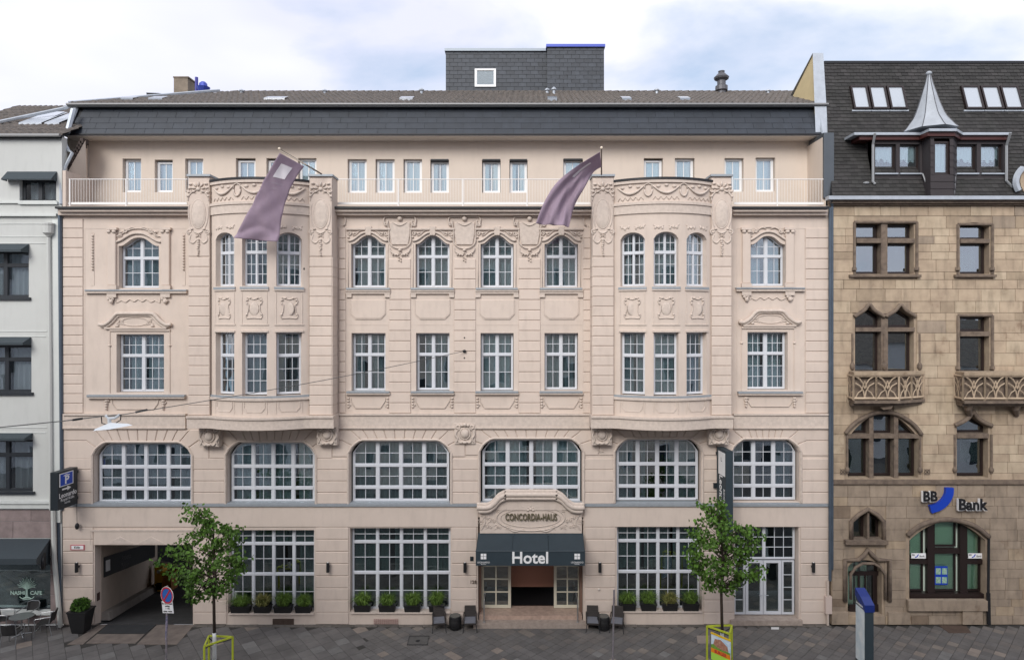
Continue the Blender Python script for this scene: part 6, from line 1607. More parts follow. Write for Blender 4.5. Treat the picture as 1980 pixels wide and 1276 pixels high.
# ---- flags
FLAG = mat('mauve_flag_cloth', (.43, .34, .42), .95, var=.12, scale=5, bump=.05, bscale=200)
_t = FLAG.node_tree; _b = _t.nodes['Principled BSDF']; _b.inputs['Specular IOR Level'].default_value = .1
_tr = _t.nodes.new('ShaderNodeBsdfTranslucent'); _tr.inputs[0].default_value = (.55, .43, .53, 1); _mx = _t.nodes.new('ShaderNodeMixShader'); _mx.inputs[0].default_value = .3
_o = [n for n in _t.nodes if n.type == 'OUTPUT_MATERIAL'][0]; _t.links.new(_b.outputs[0], _mx.inputs[1]); _t.links.new(_tr.outputs[0], _mx.inputs[2]); _t.links.new(_mx.outputs[0], _o.inputs['Surface'])
POLE = mat('flag_pole', (.16, .13, .11), .5); GOLD = mat('pole_tip', (.75, .65, .52), .4)
def cloth(name, Lp, Rp, parent, m, nu=16, nv=44, folds=None):
    """Lp / Rp = left and right edge as lists of (px,py,Y)"""
    Lc, Rc = cr(Lp, 12), cr(Rp, 12)
    def at(u, v):
        def ed(c):
            f = v * (len(c) - 1); i = min(int(f), len(c) - 2); t = f - i
            return P(*[c[i][k] * (1 - t) + c[i + 1][k] * t for k in range(3)])
        p = ed(Lc).lerp(ed(Rc), u)
        p.y += folds(u, v); return p
    vs = []; fs = []
    for j in range(nv + 1):
        for i in range(nu + 1): vs.append(at(i / nu, j / nv))
    for j in range(nv):
        for i in range(nu): a = j * (nu + 1) + i; fs.append((a, a + nu + 1, a + nu + 2, a + 1))
    q = MB(); q.add(vs, fs); o = q.build(name, m, parent, smooth=True)
    s = o.modifiers.new('thick', 'SOLIDIFY'); s.thickness = .006; s.offset = 0
    return o, at
def on_cloth(at, u0, u1, v0, v1, name, m, parent, n=8, off=-.02):
    vs = []; fs = []
    for j in range(n + 1):
        for i in range(n + 1): p = at(u0 + (u1 - u0) * i / n, v0 + (v1 - v0) * j / n); vs.append((p.x, p.y + off, p.z))
    for j in range(n):
        for i in range(n): a = j * (n + 1) + i; fs.append((a, a + n + 1, a + n + 2, a + 1))
    q = MB(); q.add(vs, fs); return q.build(name, m, parent)
def text_cloth(at, s, u, v, size, su, sv, m, parent, mirror=False):
    vs, fs = text_mesh(s, size, 0.0)
    out_ = []
    for x, y, z in vs:
        p = at(u + (-x if mirror else x) * su, v - y * sv); out_.append((p.x, p.y - .022, p.z))
    q = MB(); q.add(out_, fs); q.build('lettering', m, parent)
FW = mat('flag_white', (.80, .76, .80), .8); FP = mat('flag_pale_print', (.48, .42, .49), .8)
f1 = empty('flag', P(620, 336, -1.0), 'mauve flag with broad white rectangle hanging from the pole that slants to the left', 'flag', 'mauve hotel flags')
q = MB(); q.tube([P(622, 337, -.9), P(541, 289, -2.4)], [.03, .022], 8); q.build('pole', POLE, f1)
q = MB(); q.blob(P(540, 288, -2.42), .05, .05, .05); q.build('pole_tip', GOLD, f1)
q = MB(); q.tube([P(541, 291, -2.42), P(592, 319, -1.55)], .018, 5); q.tube([P(598, 318, -1.35), P(598, 331, -1.35)], .012, 4); q.build('banner_rod', GOLD, f1)
fo = lambda u, v: .022 * math.sin(14 * u - 26 * v + 2 * math.sin(6 * v)) * min(1, 3 * v) + .05 * v * math.sin(5 * v + 4.5 * u) + .06 * v * math.sin(2.3 + 9 * v - 7 * u) * max(0, v - .2) + .03 * math.sin(22 * v + 9 * u) * v * v + .10 * math.exp(-((v - .93 + .10 * (1 - 4 * (u - .5) ** 2)) / .03) ** 2) * .5
o1, at1 = cloth('flag_cloth', [(541, 296, -2.38), (512, 345, -2.3), (484, 402, -2.2), (454, 461, -2.2)], [(588, 322, -1.6), (566, 356, -1.75), (546, 410, -1.8), (538, 468, -1.8)], f1, FLAG, folds=fo)
on_cloth(at1, .24, .68, .13, .30, 'white_rectangle', FW, f1); text_cloth(at1, 'ᴸ' and 'LEONARDO', .50, .37, .2, .42, .12, FP, f1, True); text_cloth(at1, 'ROYAL', .45, .43, .2, .34, .10, FP, f1, True); text_cloth(at1, 'HOTEL', .45, .475, .12, .3, .10, FP, f1, True)
f2 = empty('flag', P(1163, 335, -1.0), 'mauve flag blown sideways and bunched, on the upright looking pole of the right bay', 'flag', 'mauve hotel flags')
q = MB(); q.tube([P(1163, 338, -.9), P(1163, 289, -2.4)], [.03, .022], 8); q.build('pole', POLE, f2)
q = MB(); q.blob(P(1163, 286, -2.42), .05, .05, .05); q.build('pole_tip', GOLD, f2)
fo2 = lambda u, v: .10 * v * math.sin(9 * v - 8 * u + 1) * (.3 + u) + .09 * v * math.sin(16 * u + 5 * v) + .05 * math.sin(30 * u - 14 * v) * v * u
o2, at2 = cloth('flag_cloth', [(1160, 294, -2.35), (1112, 324, -2.2), (1075, 355, -2.1), (1050, 396, -2.0), (1036, 433, -2.0)], [(1163, 323, -1.5), (1147, 334, -1.6), (1131, 362, -1.65), (1111, 398, -1.7), (1101, 438, -1.8)], f2, FLAG, nu=24, folds=fo2)
on_cloth(at2, .30, .40, .14, .38, 'white_rectangle', FW, f2); text_cloth(at2, 'LEONARDO', .55, .45, .1, .5, .12, FP, f2, True)
# ---- parking blade sign at the left corner
SGN = mat('sign_anthracite', (.016, .022, .027), .45); SBL = mat('sign_blue', (.012, .06, .42), .4)
ps = empty('parking_sign', P(148, 945, 0), 'dark blade sign with blue P square and white arrow at the hotel left corner', 'sign')
Xs = GX(150, 0) + .02; 
# board perpendicular to the wall, slightly turned: near edge left in the picture
Ya, Yb = -.12, -1.08
q = MB(); xa, xb = GX(150, Ya), GX(112, Yb); th = (GX(112, Yb) - GX(97, Yb))
za0, za1 = GZ(972, Ya), GZ(903, Ya); 
ztop = (GZ(902, Ya) + GZ(914, Yb)) / 2; zbot = (GZ(972, Ya) + GZ(988, Yb)) / 2
q.add([(xa, Ya, zbot), (xb, Yb, zbot), (xb - th, Yb, zbot), (xa - th, Ya, zbot), (xa, Ya, ztop), (xb, Yb, ztop), (xb - th, Yb, ztop), (xa - th, Ya, ztop)], [(0, 1, 5, 4)[::-1], (1, 2, 6, 5)[::-1], (2, 3, 7, 6)[::-1], (3, 0, 4, 7)[::-1], (0, 3, 2, 1), (4, 5, 6, 7)]); q.build('board', SGN, ps)
# frame of the visible (right) face
dirv = Vector((xa - xb, Ya - Yb, 0)); Lb = dirv.length; uu = dirv.normalized(); nn_ = Vector((uu.y, -uu.x, 0))
Mf = Matrix(((uu.x, -nn_.x, 0, xb + nn_.x * .004), (uu.y, -nn_.y, 0, Yb + nn_.y * .004), (0, 0, 1, zbot), (0, 0, 0, 1)))
hb = ztop - zbot
q = MB(Mf); q.box(Lb * .06, Lb * .76, -.012, 0, hb * .60, hb * .95); q.build('white_border', LET, ps)
q = MB(Mf); q.box(Lb * .10, Lb * .72, -.016, -.001, hb * .62, hb * .93); q.build('blue_square', SBL, ps)
lettering('P', .42, Mf @ T((Lb * .42, -.02, hb * .75)), LET, ps, .003, .012)
q = MB(Mf @ T((0, -.018, 0))); q.tube([(Lb * .26, 0, hb * .87), (Lb * .41, 0, hb * .905), (Lb * .56, 0, hb * .87)], .016, 4); q.build('roof_mark', LET, ps)
q = MB(Mf); q.prism([(Lb * .2, hb * .50), (Lb * .46, hb * .50), (Lb * .46, hb * .46), (Lb * .64, hb * .52), (Lb * .46, hb * .58), (Lb * .46, hb * .54), (Lb * .2, hb * .54)], -.016, -.001); q.build('arrow', LET, ps)
lettering('Leonardo', .26, Mf @ T((Lb * .48, -.012, hb * .36)), LET, ps, .002, .003, sx=.85); lettering('Royal Köln', .15, Mf @ T((Lb * .46, -.012, hb * .24)), LET, ps, .002); lettering('HOTEL', .09, Mf @ T((Lb * .46, -.012, hb * .14)), LET, ps, .002)
q = MB(); q.box(xa - .15, xa - .05, Ya, .0, ztop - .25, ztop - .15); q.box(xa - .15, xa - .05, Ya, .0, zbot + .15, zbot + .25); q.build('bracket', SGN, ps)
pe = empty('hanging_pendant', P(149, 1017, -.1), 'small dark oval pendant hanging by a cord beneath the parking blade sign', 'pendant')
q = MB(); q.blob(P(149, 1017, -.12), .075, .075, .13, 10, 6); q.build('pendant_body', DARKM, pe, smooth=True); q = MB(); q.tube([P(148, 970, -.1), P(149, 1012, -.12)], .008, 4); q.build('cord', DARKM, pe)
# ---- tall vertical hotel sign
vsn = empty('vertical_sign', P(1400, 930, 0), 'tall narrow petrol blue blade sign with white panel and vertical name above the right tree', 'sign')
xa, xb = GX(1388, -.1), GX(1404, -1.0) ; Ya, Yb = -.08, -.95
ztop = (GZ(861, Ya) + GZ(875, Yb)) / 2; zbot = GZ(1040, Yb); xl_a, xl_b = GX(1386, Ya), GX(1403.5, Yb); th = GX(1418, Yb) - GX(1404, Yb)
q = MB(); q.add([(xl_a, Ya, zbot), (xl_b, Yb, zbot), (xl_b + th, Yb, zbot), (xl_a + th, Ya, zbot), (xl_a, Ya, ztop), (xl_b, Yb, ztop), (xl_b + th, Yb, ztop), (xl_a + th, Ya, ztop)], [(0, 1, 5, 4)[::-1], (1, 2, 6, 5)[::-1][::-1], (2, 3, 7, 6), (3, 0, 4, 7), (0, 3, 2, 1), (4, 5, 6, 7)]); q.build('board', PET, vsn)
dirv = Vector((xl_b - xl_a, Yb - Ya, 0)); Lb = dirv.length; uu = dirv.normalized(); nn_ = Vector((uu.y, -uu.x, 0))
Mf = Matrix(((uu.x, -nn_.x, 0, xl_a + nn_.x * .004), (uu.y, -nn_.y, 0, Ya + nn_.y * .004), (0, 0, 1, zbot), (0, 0, 0, 1))); hb = ztop - zbot
q = MB(Mf); q.box(Lb * .22, Lb * .93, -.012, 0, hb * .70, hb * .97); q.build('white_panel', LET, vsn)
lettering('L', .22, Mf @ T((Lb * .56, -.014, hb * .88)), SGN, vsn, .002)
MR = Mf @ T((Lb * .5, -.012, hb * .47)) @ Matrix.Rotation(R(90), 4, 'Y')
lettering('Leonardo', .42, MR, LET, vsn, .003, .006, sx=.9); lettering('ROYAL', .17, Mf @ T((Lb * .84, -.012, hb * .47)) @ Matrix.Rotation(R(90), 4, 'Y'), LET, vsn, .002)
q = MB(); q.box(xl_a - .02, xl_a + .1, Ya, 0, ztop - .3, ztop - .2); q.box(xl_a - .12, xl_a + .02, -.1, 0, GZ(942), GZ(933)); q.build('bracket', SGN, vsn)
# ---- wall lamps, plates
WB = mat('lamp_black', (.02, .02, .022), .45, metal=.2)
for px, lb in ((148, 'slim black cylinder wall lamp left of the garage opening'), (634, 'slim black cylinder wall lamp between the two left shop windows'), (899, 'slim black cylinder wall lamp left of the entrance awning'), (1160, 'slim black cylinder wall lamp right of the entrance awning'), (1573, 'slim black cylinder wall lamp right of the white double door')):
    e = empty('wall_lamp', P(px, 1107, -.1), lb, 'wall lamp', 'black wall lamps on the hotel front')
    v = P(px, 1106, -.14); q = MB(); q.lathe([(.045, 0), (.062, .005), (.062, .37), (.045, .375)], v, 14); q.build('lamp_body', WB, e)
    q = MB(); q.box(v.x - .03, v.x + .03, -.1, .0, v.z + .14, v.z + .22); q.build('wall_bracket', WB, e)
    q = MB(); q.lathe([(.03, .376), (.03, .382)], v, 10); q.build('lens', LET, e)
e = empty('address_plate', P(149, 1058, 0), 'small white plate with pink rim and dark lettering left of the garage opening', 'plate')
q = MB(); box_px(q, 136, 163, 1053, 1063, -.03, .0); q.build('rim', mat('pink_rim', (.5, .14, .16), .5), e); q = MB(); box_px(q, 138, 161, 1054.5, 1061.5, -.036, -.02); q.build('face', LET, e); lettering('Köln', .12, T(P(149, 1058, -.038)), BLK, e, .002, .003)
e = empty('info_plate', P(913, 1080, 0), 'little square dark plate beside the left edge of the entrance awning', 'plate')
q = MB(); box_px(q, 909, 915.5, 1076, 1084, -.03, .0); q.build('plate_face', SGN, e)
e = empty('house_number', P(915, 1125, 0), 'dark numerals 128 fixed on the wall left of the entrance', 'house number'); lettering('128', .18, T(P(915, 1125, -.012)), mat('bronze_number', (.12, .09, .07), .5), e, .01, .004)
e = empty('wall_button', P(1158, 1139, 0), 'small pale round knob on the wall right of the entrance', 'knob'); q = MB(); q.blob(P(1158, 1139, -.02), .05, .04, .05); q.build('knob_cap', mat('pale_knob', (.62, .56, .5), .5), e)
e = empty('door_plate', P(192, 1150, .2), 'small dark letter slot plate on the left jamb of the garage opening', 'plate'); q = MB(); q.box(GX(182) - .0, GX(182) + .02, .16, .32, GZ(1160, .25), GZ(1145, .25)); q.build('slot', mat('rust_plate', (.06, .03, .025), .6), e)
# ---- ramp banner and yellow machines in the passage
ban = empty('ramp_banner', rp(3, 1.7), 'black banner with white square and pale parking words on the ramp wall', 'banner')
q = MB(); 
def bq(t0, t1, z0, z1, off): return [rp(t0, z0, off), rp(t1, z0, off), rp(t1, z1, off), rp(t0, z1, off)]
q.add(bq(.25, 8.0, 1.65, 2.45, .03) + bq(.25, 8.0, 1.65, 2.45, .0), [(0, 3, 2, 1), (0, 1, 5, 4), (2, 3, 7, 6), (0, 4, 7, 3)]); q.build('banner_cloth', mat('black_banner', (.008, .008, .010), .6), ban)
q = MB(); q.add(bq(.4, .95, 1.85, 2.3, .04) + bq(.4, .95, 1.85, 2.3, .032), [(0, 3, 2, 1)]); q.build('white_square', LET, ban)
un = ru.normalized(); o_ = Vector(rp(2.4, 2.18, .045))
Mb = Matrix(((un.x, 0, 0, o_.x), (un.y, -.0, 0, o_.y), (un.z, 0, 1, o_.z), (0, 0, 0, 1))); Mb[0][1] = -1.0
lettering('Ambience', .36, Mb, mat('dim_letter', (.16, .16, .16), .7), ban, .001, align='LEFT'); lettering('Parking', .36, Mb @ T((0, 0, -.36)), MATS['dim_letter'], ban, .001, align='LEFT')
YEL = mat('yellow_paint', (.62, .34, .02), .5)
e = empty('ticket_machine', (-16.9, 8.1, -2.2), 'yellow ticket machine at the bottom of the garage ramp', 'ticket machine')
def mpx(x0, x1, y0, y1, Y0, Y1, m, nm, e, ch=0): q = MB(); box_px(q, x0, x1, y0, y1, Y0, Y1, Y0); return q.build(nm, m, e)
mpx(298.5, 315, 1095, 1144, 7.6, 8.0, YEL, 'housing', e); mpx(303, 309, 1102, 1108, 7.57, 7.6, mat('grey_screen', (.4, .4, .36), .4), 'screen', e); mpx(300, 311, 1128, 1140, 7.5, 7.6, DARKM, 'coin_box', e)
e = empty('ramp_cabinet', (-15.9, 7.8, -2.2), 'low ochre cabinet beside the yellow ticket machine on the garage ramp', 'cabinet')
mpx(314, 331, 1111, 1143, 7.4, 8.0, mat('ochre_paint', (.30, .11, .01), .6), 'cabinet_body', e); mpx(313, 332, 1109.5, 1111.5, 7.35, 8.0, mat('ochre_lid', (.22, .08, .01), .6), 'lid', e)

# ---- window boxes with grasses
POTB = mat('black_planter', (.014, .014, .015), .5, var=.3, scale=20); 
def leafmat(nm, c, c2): 
    m = mat(nm, c, .55, var=.35, scale=4, col2=c2, island=.5, spec=.3)
    return m
GRS = [leafmat('grass_green', (.15, .24, .045), (.07, .13, .025)), leafmat('grass_dry', (.27, .24, .085), (.12, .15, .04))]
SOIL = mat('soil', (.03, .022, .015), .95)
def grass_clump(w, d, h, n, seed, lean=1.0):
    q = MB(); r_ = random.Random(seed); vs = []; fs = []
    for i in range(n):
        bx, by = r_.uniform(-w, w) * .55, r_.uniform(-d, d) * .6; a = r_.uniform(0, 6.28); hh = h * r_.uniform(.6, 1.15); sp = r_.uniform(.04, .62) ** 1.0 * lean; wd = r_.uniform(.006, .011)
        dx, dy = math.cos(a) * sp * (w / .3), math.sin(a) * sp * .8
        px_, py_ = -math.sin(a) * wd, math.cos(a) * wd * .6; b_ = len(vs)
        vs += [(bx - px_ - wd * .5, by - py_, 0), (bx + px_ + wd * .5, by + py_, 0), (bx + dx * .4 - px_ - wd * .5, by + dy * .4, hh * .62), (bx + dx * .4 + px_ + wd * .5, by + dy * .4, hh * .62), (bx + dx * 1.15, by + dy * 1.1, hh * (1.0 - .75 * sp * r_.random() - .35 * sp))]
        fs += [(b_, b_ + 1, b_ + 3, b_ + 2), (b_ + 2, b_ + 3, b_ + 4)]
    q.add(vs, fs); return q
bi = 0
ordn = ('leftmost', 'second', 'third', 'rightmost')
wn = ('window behind the left tree', 'window left of the entrance', 'window right of the entrance')
for k, (lst, sy) in enumerate((([(444, 484), (489, 523), (528, 564), (569, 602)], 1187), ([(683, 717), (731, 765), (780, 814), (828, 860)], 1185), ([(1198, 1231), (1238, 1271), (1280, 1312), (1320, 1353)], 1182))):
    for i, (xa, xb) in enumerate(lst):
        Yc = .12; zc = GZ(sy, 0) + .02; cx = (GX(xa, 0) + GX(xb, 0)) / 2; hw = (GX(xb, 0) - GX(xa, 0)) / 2 - .02
        e = empty('window_box', (cx, Yc, zc), 'black planter of %s grass, %s of four in the %s' % ('straw tinged' if (k, i) in ((0, 1), (2, 2)) else 'green', ordn[i], wn[k]), 'planter', 'black planters on the shop window sills')
        q = MB(T((cx, Yc, zc))); q.add([(-hw * .9, -.13, 0), (hw * .9, -.13, 0), (hw * .9, .11, 0), (-hw * .9, .11, 0), (-hw, -.16, .27), (hw, -.16, .27), (hw, .13, .27), (-hw, .13, .27)], [(0, 3, 2, 1), (4, 5, 6, 7), (0, 1, 5, 4), (1, 2, 6, 5), (2, 3, 7, 6), (3, 0, 4, 7)]); q.build('planter_box', POTB, e)
        q = MB(T((cx, Yc, zc + .27))); q.box(-hw - .01, hw + .01, -.17, .14, -.03, .012); q.build('planter_rim', POTB, e)
        g = grass_clump(hw * .95, .15, .52 + .13 * ((bi * 7) % 5) / 5, 380, 100 + bi); g.v = [(v[0] + cx, v[1] + Yc - .02, v[2] + zc + .24) for v in g.v]; g.build('grass', GRS[1] if (k, i) in ((0, 1), (2, 2)) else GRS[0], e); bi += 1
# ---- tall pot with box ball
def leaf_ball(c, rx, rz, n, seed, m, parent, name='foliage', s=.035):
    r_ = random.Random(seed); q = MB(); vs = []; fs = []
    for i in range(n):
        d = Vector((r_.gauss(0, 1), r_.gauss(0, 1), r_.gauss(0, 1))).normalized(); rr = r_.uniform(.72, 1.05) + .08 * math.sin(7 * d.x + 3) * math.sin(6 * d.z)
        p = Vector((c[0] + d.x * rx * rr, c[1] + d.y * rx * rr, c[2] + d.z * rz * rr)); a = Vector((r_.gauss(0, 1), r_.gauss(0, 1), r_.gauss(0, 1))).normalized(); u = d.cross(a).normalized(); w = (d + u.cross(d) * .9 * r_.uniform(-1, 1)).normalized(); b_ = len(vs); ss = s * r_.uniform(.7, 1.3)
        vs += [p - u * ss * .6, p + w * ss, p + u * ss * .6, p - w * ss]; fs.append((b_, b_ + 1, b_ + 2, b_ + 3))
    q.add(vs, fs); return q.build(name, m, parent)
e = empty('potted_shrub', (GX(157, -.5), -.5, 0), 'tall tapered black pot with clipped green shrub left of the garage entry', 'potted plant')
cx = GX(157, -.5); q = MB(); zt = GZ(1178, -.5)
def taper(mb, cx, cy, z0, z1, w0, w1, d0, d1): return mb.add([(cx - w0, cy - d0, z0), (cx + w0, cy - d0, z0), (cx + w0, cy + d0, z0), (cx - w0, cy + d0, z0), (cx - w1, cy - d1, z1), (cx + w1, cy - d1, z1), (cx + w1, cy + d1, z1), (cx - w1, cy + d1, z1)], [(0, 3, 2, 1), (4, 5, 6, 7), (0, 1, 5, 4), (1, 2, 6, 5), (2, 3, 7, 6), (3, 0, 4, 7)])
taper(q, cx, -.5, .0, zt, .22, .35, .2, .3); q.build('pot', POTB, e); q = MB(); q.box(cx - .365, cx + .365, -.815, -.185, zt - .03, zt + .02); q.build('pot_rim', POTB, e)
BOXL = leafmat('box_leaves', (.075, .16, .02), (.03, .075, .012))
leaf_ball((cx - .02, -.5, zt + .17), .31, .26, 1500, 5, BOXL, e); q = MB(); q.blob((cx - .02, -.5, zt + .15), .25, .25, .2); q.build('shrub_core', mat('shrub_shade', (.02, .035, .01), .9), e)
# ---- rattan lounge chairs and drum tables by the entrance
RAT = mat('dark_rattan', (.045, .037, .034), .75, var=.4, scale=60, bump=.4, bscale=150); CUSH = mat('grey_cushion', (.16, .165, .19), .95, var=.1, bump=.1, bscale=200)
def lounge(label):
    e = empty('lounge_chair', (0, 0, 0), label, 'chair', 'rattan lounge chairs by the entrance')
    q = MB(); taper(q, 0, 0, .30, .38, .26, .27, .26, .27); q.build('seat', RAT, e)
    q = MB(); q.add([(-.26, .20, .36), (.26, .20, .36), (.26, .26, .36), (-.26, .26, .36), (-.24, .36, .88), (.24, .36, .88), (.24, .41, .87), (-.24, .41, .87)], [(0, 1, 5, 4), (3, 7, 6, 2), (0, 4, 7, 3), (1, 2, 6, 5), (4, 5, 6, 7)]); q.build('backrest', RAT, e)
    q = MB()
    for i in range(1, 8): z = .40 + i * .06; q.tube([(-.25, .20 + (z - .36) * .3, z), (.25, .20 + (z - .36) * .3, z)], .012, 4)
    q.build('weave', RAT, e, kind='stuff')
    q = MB(); taper(q, 0, -.01, .38, .45, .24, .23, .25, .24); q.build('cushion', CUSH, e)
    for sx in (-1, 1):
        q = MB(); q.tube([(sx * .27, -.27, .36), (sx * .28, -.22, .58), (sx * .28, .1, .62), (sx * .26, .3, .62)], .022, 5); q.build('armrest', RAT, e)
        for sy in (-1, 1): q = MB(); q.tube([(sx * .25, sy * .24, .34), (sx * .30, sy * .30 + (.02 if sy > 0 else -.04), 0)], .017, 5); q.build('leg', DARKM, e)
    return e
def drum(label):
    e = empty('drum_table', (0, 0, 0), label, 'side table', 'black drum tables by the entrance')
    q = MB(); q.lathe([(.17, 0), (.20, .03), (.235, .2), (.24, .3), (.20, .48), (.19, .50)], (0, 0, 0), 18); q.build('drum_body', POTB, e, smooth=False)
    q = MB()
    for z in (.05, .12, .4, .46): q.tube([(.02 * 0 + (.215 if z in (.05, .46) else .235) * math.cos(2 * math.pi * i / 18), (.215 if z in (.05, .46) else .235) * math.sin(2 * math.pi * i / 18), z) for i in range(18)], .012, 4, closed=True)
    q.build('hoops', POTB, e, kind='stuff')
    q = MB(); q.lathe([(.205, .50), (.205, .52)], (0, 0, 0), 18); q.build('table_top', mat('grey_glass_top', (.07, .075, .07), .2), e)
    return e
c0 = lounge('grey cushioned rattan chair left of the left drum table, beneath the planters'); d0 = drum('black drum table between the two chairs left of the entrance')
def put(o, px, py, rz, s=1.0): v = gp(px, py); o.location = (v.x, v.y, 0); o.rotation_euler = (0, 0, R(rz)); o.scale = (s, s, s)
c1 = copy_tree(c0); c1['label'] = 'rattan chair between the left drum table and the entrance step'
c2 = copy_tree(c0); c2['label'] = 'rattan chair between the entrance step and the right drum table'
c3 = copy_tree(c0); c3['label'] = 'rattan chair right of the right drum table, partly behind the slim post'
d1 = copy_tree(d0); d1['label'] = 'black drum table right of the entrance, in front of the slim grey post'
put(c0, 849, 1216, 8, .88); put(c1, 909, 1216, 4, .88); put(c2, 1146, 1216, -5, .88); put(c3, 1193, 1217, -12, .88); put(d0, 880, 1215, 0); put(d1, 1167, 1216, 0)
# ---- entrance handrails
STEEL = mat('brushed_steel', (.45, .45, .45), .3, metal=.8)
for px, lb in ((936, 'short steel handrail post at the left end of the entrance step'), (1117, 'short steel handrail post at the right end of the entrance step')):
    e = empty('handrail', (GX(px, -.1), -.1, .16), lb, 'handrail', 'steel handrails at the entrance'); x = GX(px, -.1)
    s = 1 if px < 1000 else -1
    q = MB(); q.tube([(x, -.1, .16), (x, -.1, 1.02)], .028, 8); q.build('post', STEEL, e); q = MB(); q.tube([(x, -.1, 1.02), (x + s * .02, .5, 1.05)], .022, 8); q.build('rail', STEEL, e); q = MB(); q.lathe([(.06, 0), (.06, .02)], (x, -.1, .16), 10); q.build('base_plate', STEEL, e)
# ---- cafe table and chairs
ALU = mat('aluminium_tube', (.33, .34, .35), .3, metal=.7); WICK = mat('black_wicker', (.03, .028, .028), .7, var=.4, scale=50, bump=.4, bscale=120)
def cafe_chair(label):
    e = empty('cafe_chair', (0, 0, 0), label, 'chair', 'wicker cafe chairs round the oval table')
    q = MB(); taper(q, 0, 0, .43, .46, .23, .23, .22, .22); q.build('seat', WICK, e)
    q = MB(); pts = [(-.24, .19), (-.18, .25), (0, .28), (.18, .25), (.24, .19)]; vs = []; fs = []
    for x, y in pts: vs += [(x, y, .50), (x * .97, y + .08, .84)]
    for i in range(4): fs.append((2 * i, 2 * i + 2, 2 * i + 3, 2 * i + 1))
    q.add(vs + [(v[0], v[1] + .025, v[2]) for v in vs], fs + [tuple(reversed([k + 10 for k in f])) for f in fs]); q.build('backrest', WICK, e)
    q = MB(); q.tube([(-.24, .2, .44), (-.25, .28, .84), (-.15, .34, .88), (.15, .34, .88), (.25, .28, .84), (.24, .2, .44)], .016, 6); q.build('back_frame', ALU, e)
    for sx in (-1, 1):
        q = MB(); q.tube([(sx * .25, .27, .70), (sx * .28, .05, .69), (sx * .28, -.22, .67), (sx * .26, -.27, .62)], .017, 6); q.build('armrest', ALU, e)
        q = MB(); q.tube([(sx * .26, -.27, .62), (sx * .25, -.24, .44), (sx * .27, -.28, 0)], .014, 6); q.build('leg', ALU, e)
        q = MB(); q.tube([(sx * .24, .2, .44), (sx * .26, .3, 0)], .014, 6); q.build('leg', ALU, e)
    q = MB(); q.tube([(-.26, -.26, .2), (.26, -.26, .2)], .01, 5); q.build('stretcher', ALU, e)
    return e
k0 = cafe_chair('wicker cafe chair in front of the oval table with its silver legs towards the street')
k1 = copy_tree(k0); k1['label'] = 'wicker cafe chair on the left of the oval table at the photo edge'
k2 = copy_tree(k0); k2['label'] = 'wicker cafe chair on the right of the oval table with bright slanting arms'
k3 = copy_tree(k0); k3['label'] = 'wicker cafe chair behind the oval table against the shop window'
put(k0, 24, 1246, 188); put(k1, 6, 1218, 100); put(k2, 88, 1224, -75); put(k3, 54, 1212, -5)
e = empty('oval_table', (0, 0, 0), 'low oval grey cafe table among the wicker chairs', 'table')
q = MB(); q.lathe([(.40, .70), (.42, .71), (.42, .725), (.40, .73)], (0, 0, 0), 26); q.v = [(v[0], v[1] * .8, v[2]) for v in q.v]; q.build('table_top', mat('grey_green_top', (.15, .16, .155), .25, spec=.8), e)
q = MB(); q.tube([(0, 0, .05), (0, 0, .7)], .03, 8); q.build('column', ALU, e)
for a in (45, 135, 225, 315): q = MB(); q.tube([(0, 0, .08), (.3 * math.cos(R(a)), .3 * math.sin(R(a)), .01)], .018, 5); q.build('leg', ALU, e)
put(e, 42, 1228, 0)

# ---- no-stopping sign and slim post
RED = mat('sign_red', (.45, .02, .04), .4); SB2 = mat('sign_blue_face', (.02, .12, .42), .4); GREYP = mat('grey_post', (.22, .22, .23), .5, metal=.4, var=.5, scale=12, col2=(.35, .3, .33))
Yp = -3.6
e = empty('no_stopping_sign', (GX(321, Yp), Yp, 0), 'round blue and red no stopping sign with white plate before the garage', 'traffic sign')
xp = GX(321, Yp); q = MB(); q.tube([(xp, Yp, 0), (xp + .04, Yp, GZ(1132, Yp))], .03, 10); q.build('post', GREYP, e)
Ms = T((GX(325, Yp), Yp - .05, GZ(1149, Yp))) @ Matrix.Rotation(R(-22), 4, 'Z') @ Matrix.Rotation(R(-10), 4, 'Y')
def disc(M, r, y0, y1, n=28, rin=None):
    q = MB(M); pts = [(r * math.cos(2 * math.pi * i / n), r * math.sin(2 * math.pi * i / n)) for i in range(n)]
    if rin is None: q.prism(pts, y0, y1)
    else:
        for i in range(n): j = (i + 1) % n; k = rin / r; q.prism([pts[i], pts[j], (pts[j][0] * k, pts[j][1] * k), (pts[i][0] * k, pts[i][1] * k)], y0, y1)
    return q
rr = .275
disc(Ms, rr, -.01, 0).build('disc', SB2, e); disc(Ms, rr, -.016, -.009, rin=rr * .80).build('red_ring', RED, e); disc(Ms, rr + .012, -.014, -.002, rin=rr * .985).build('white_rim', LET, e)
q = MB(Ms @ Matrix.Rotation(R(-45), 4, 'Y')); q.box(-rr * .84, rr * .84, -.015, -.008, -.03, .03); q.build('red_bar', RED, e)
Mp = T((GX(326, Yp), Yp - .05, GZ(1172, Yp))) @ Matrix.Rotation(R(-22), 4, 'Z') @ Matrix.Rotation(R(-8), 4, 'Y')
q = MB(Mp); q.box(-.25, .25, -.008, 0, -.19, .19); q.build('text_plate', LET, e)
for s_, z, sz in (('Be- und Entladen', .12, .085), ('werktags', .04, .075), ('7 - 18 h', -.04, .075)): lettering(s_, sz, Mp @ T((0, -.012, z)), BLK, e, .002, .001, sx=.8)
q = MB(Mp); q.tube([(-.19, -.012, -.13), (-.03, -.012, -.13)], .018, 4); q.tube([(.03, -.012, -.13), (.19, -.012, -.13)], .018, 4); q.build('printed_bar', BLK, e)
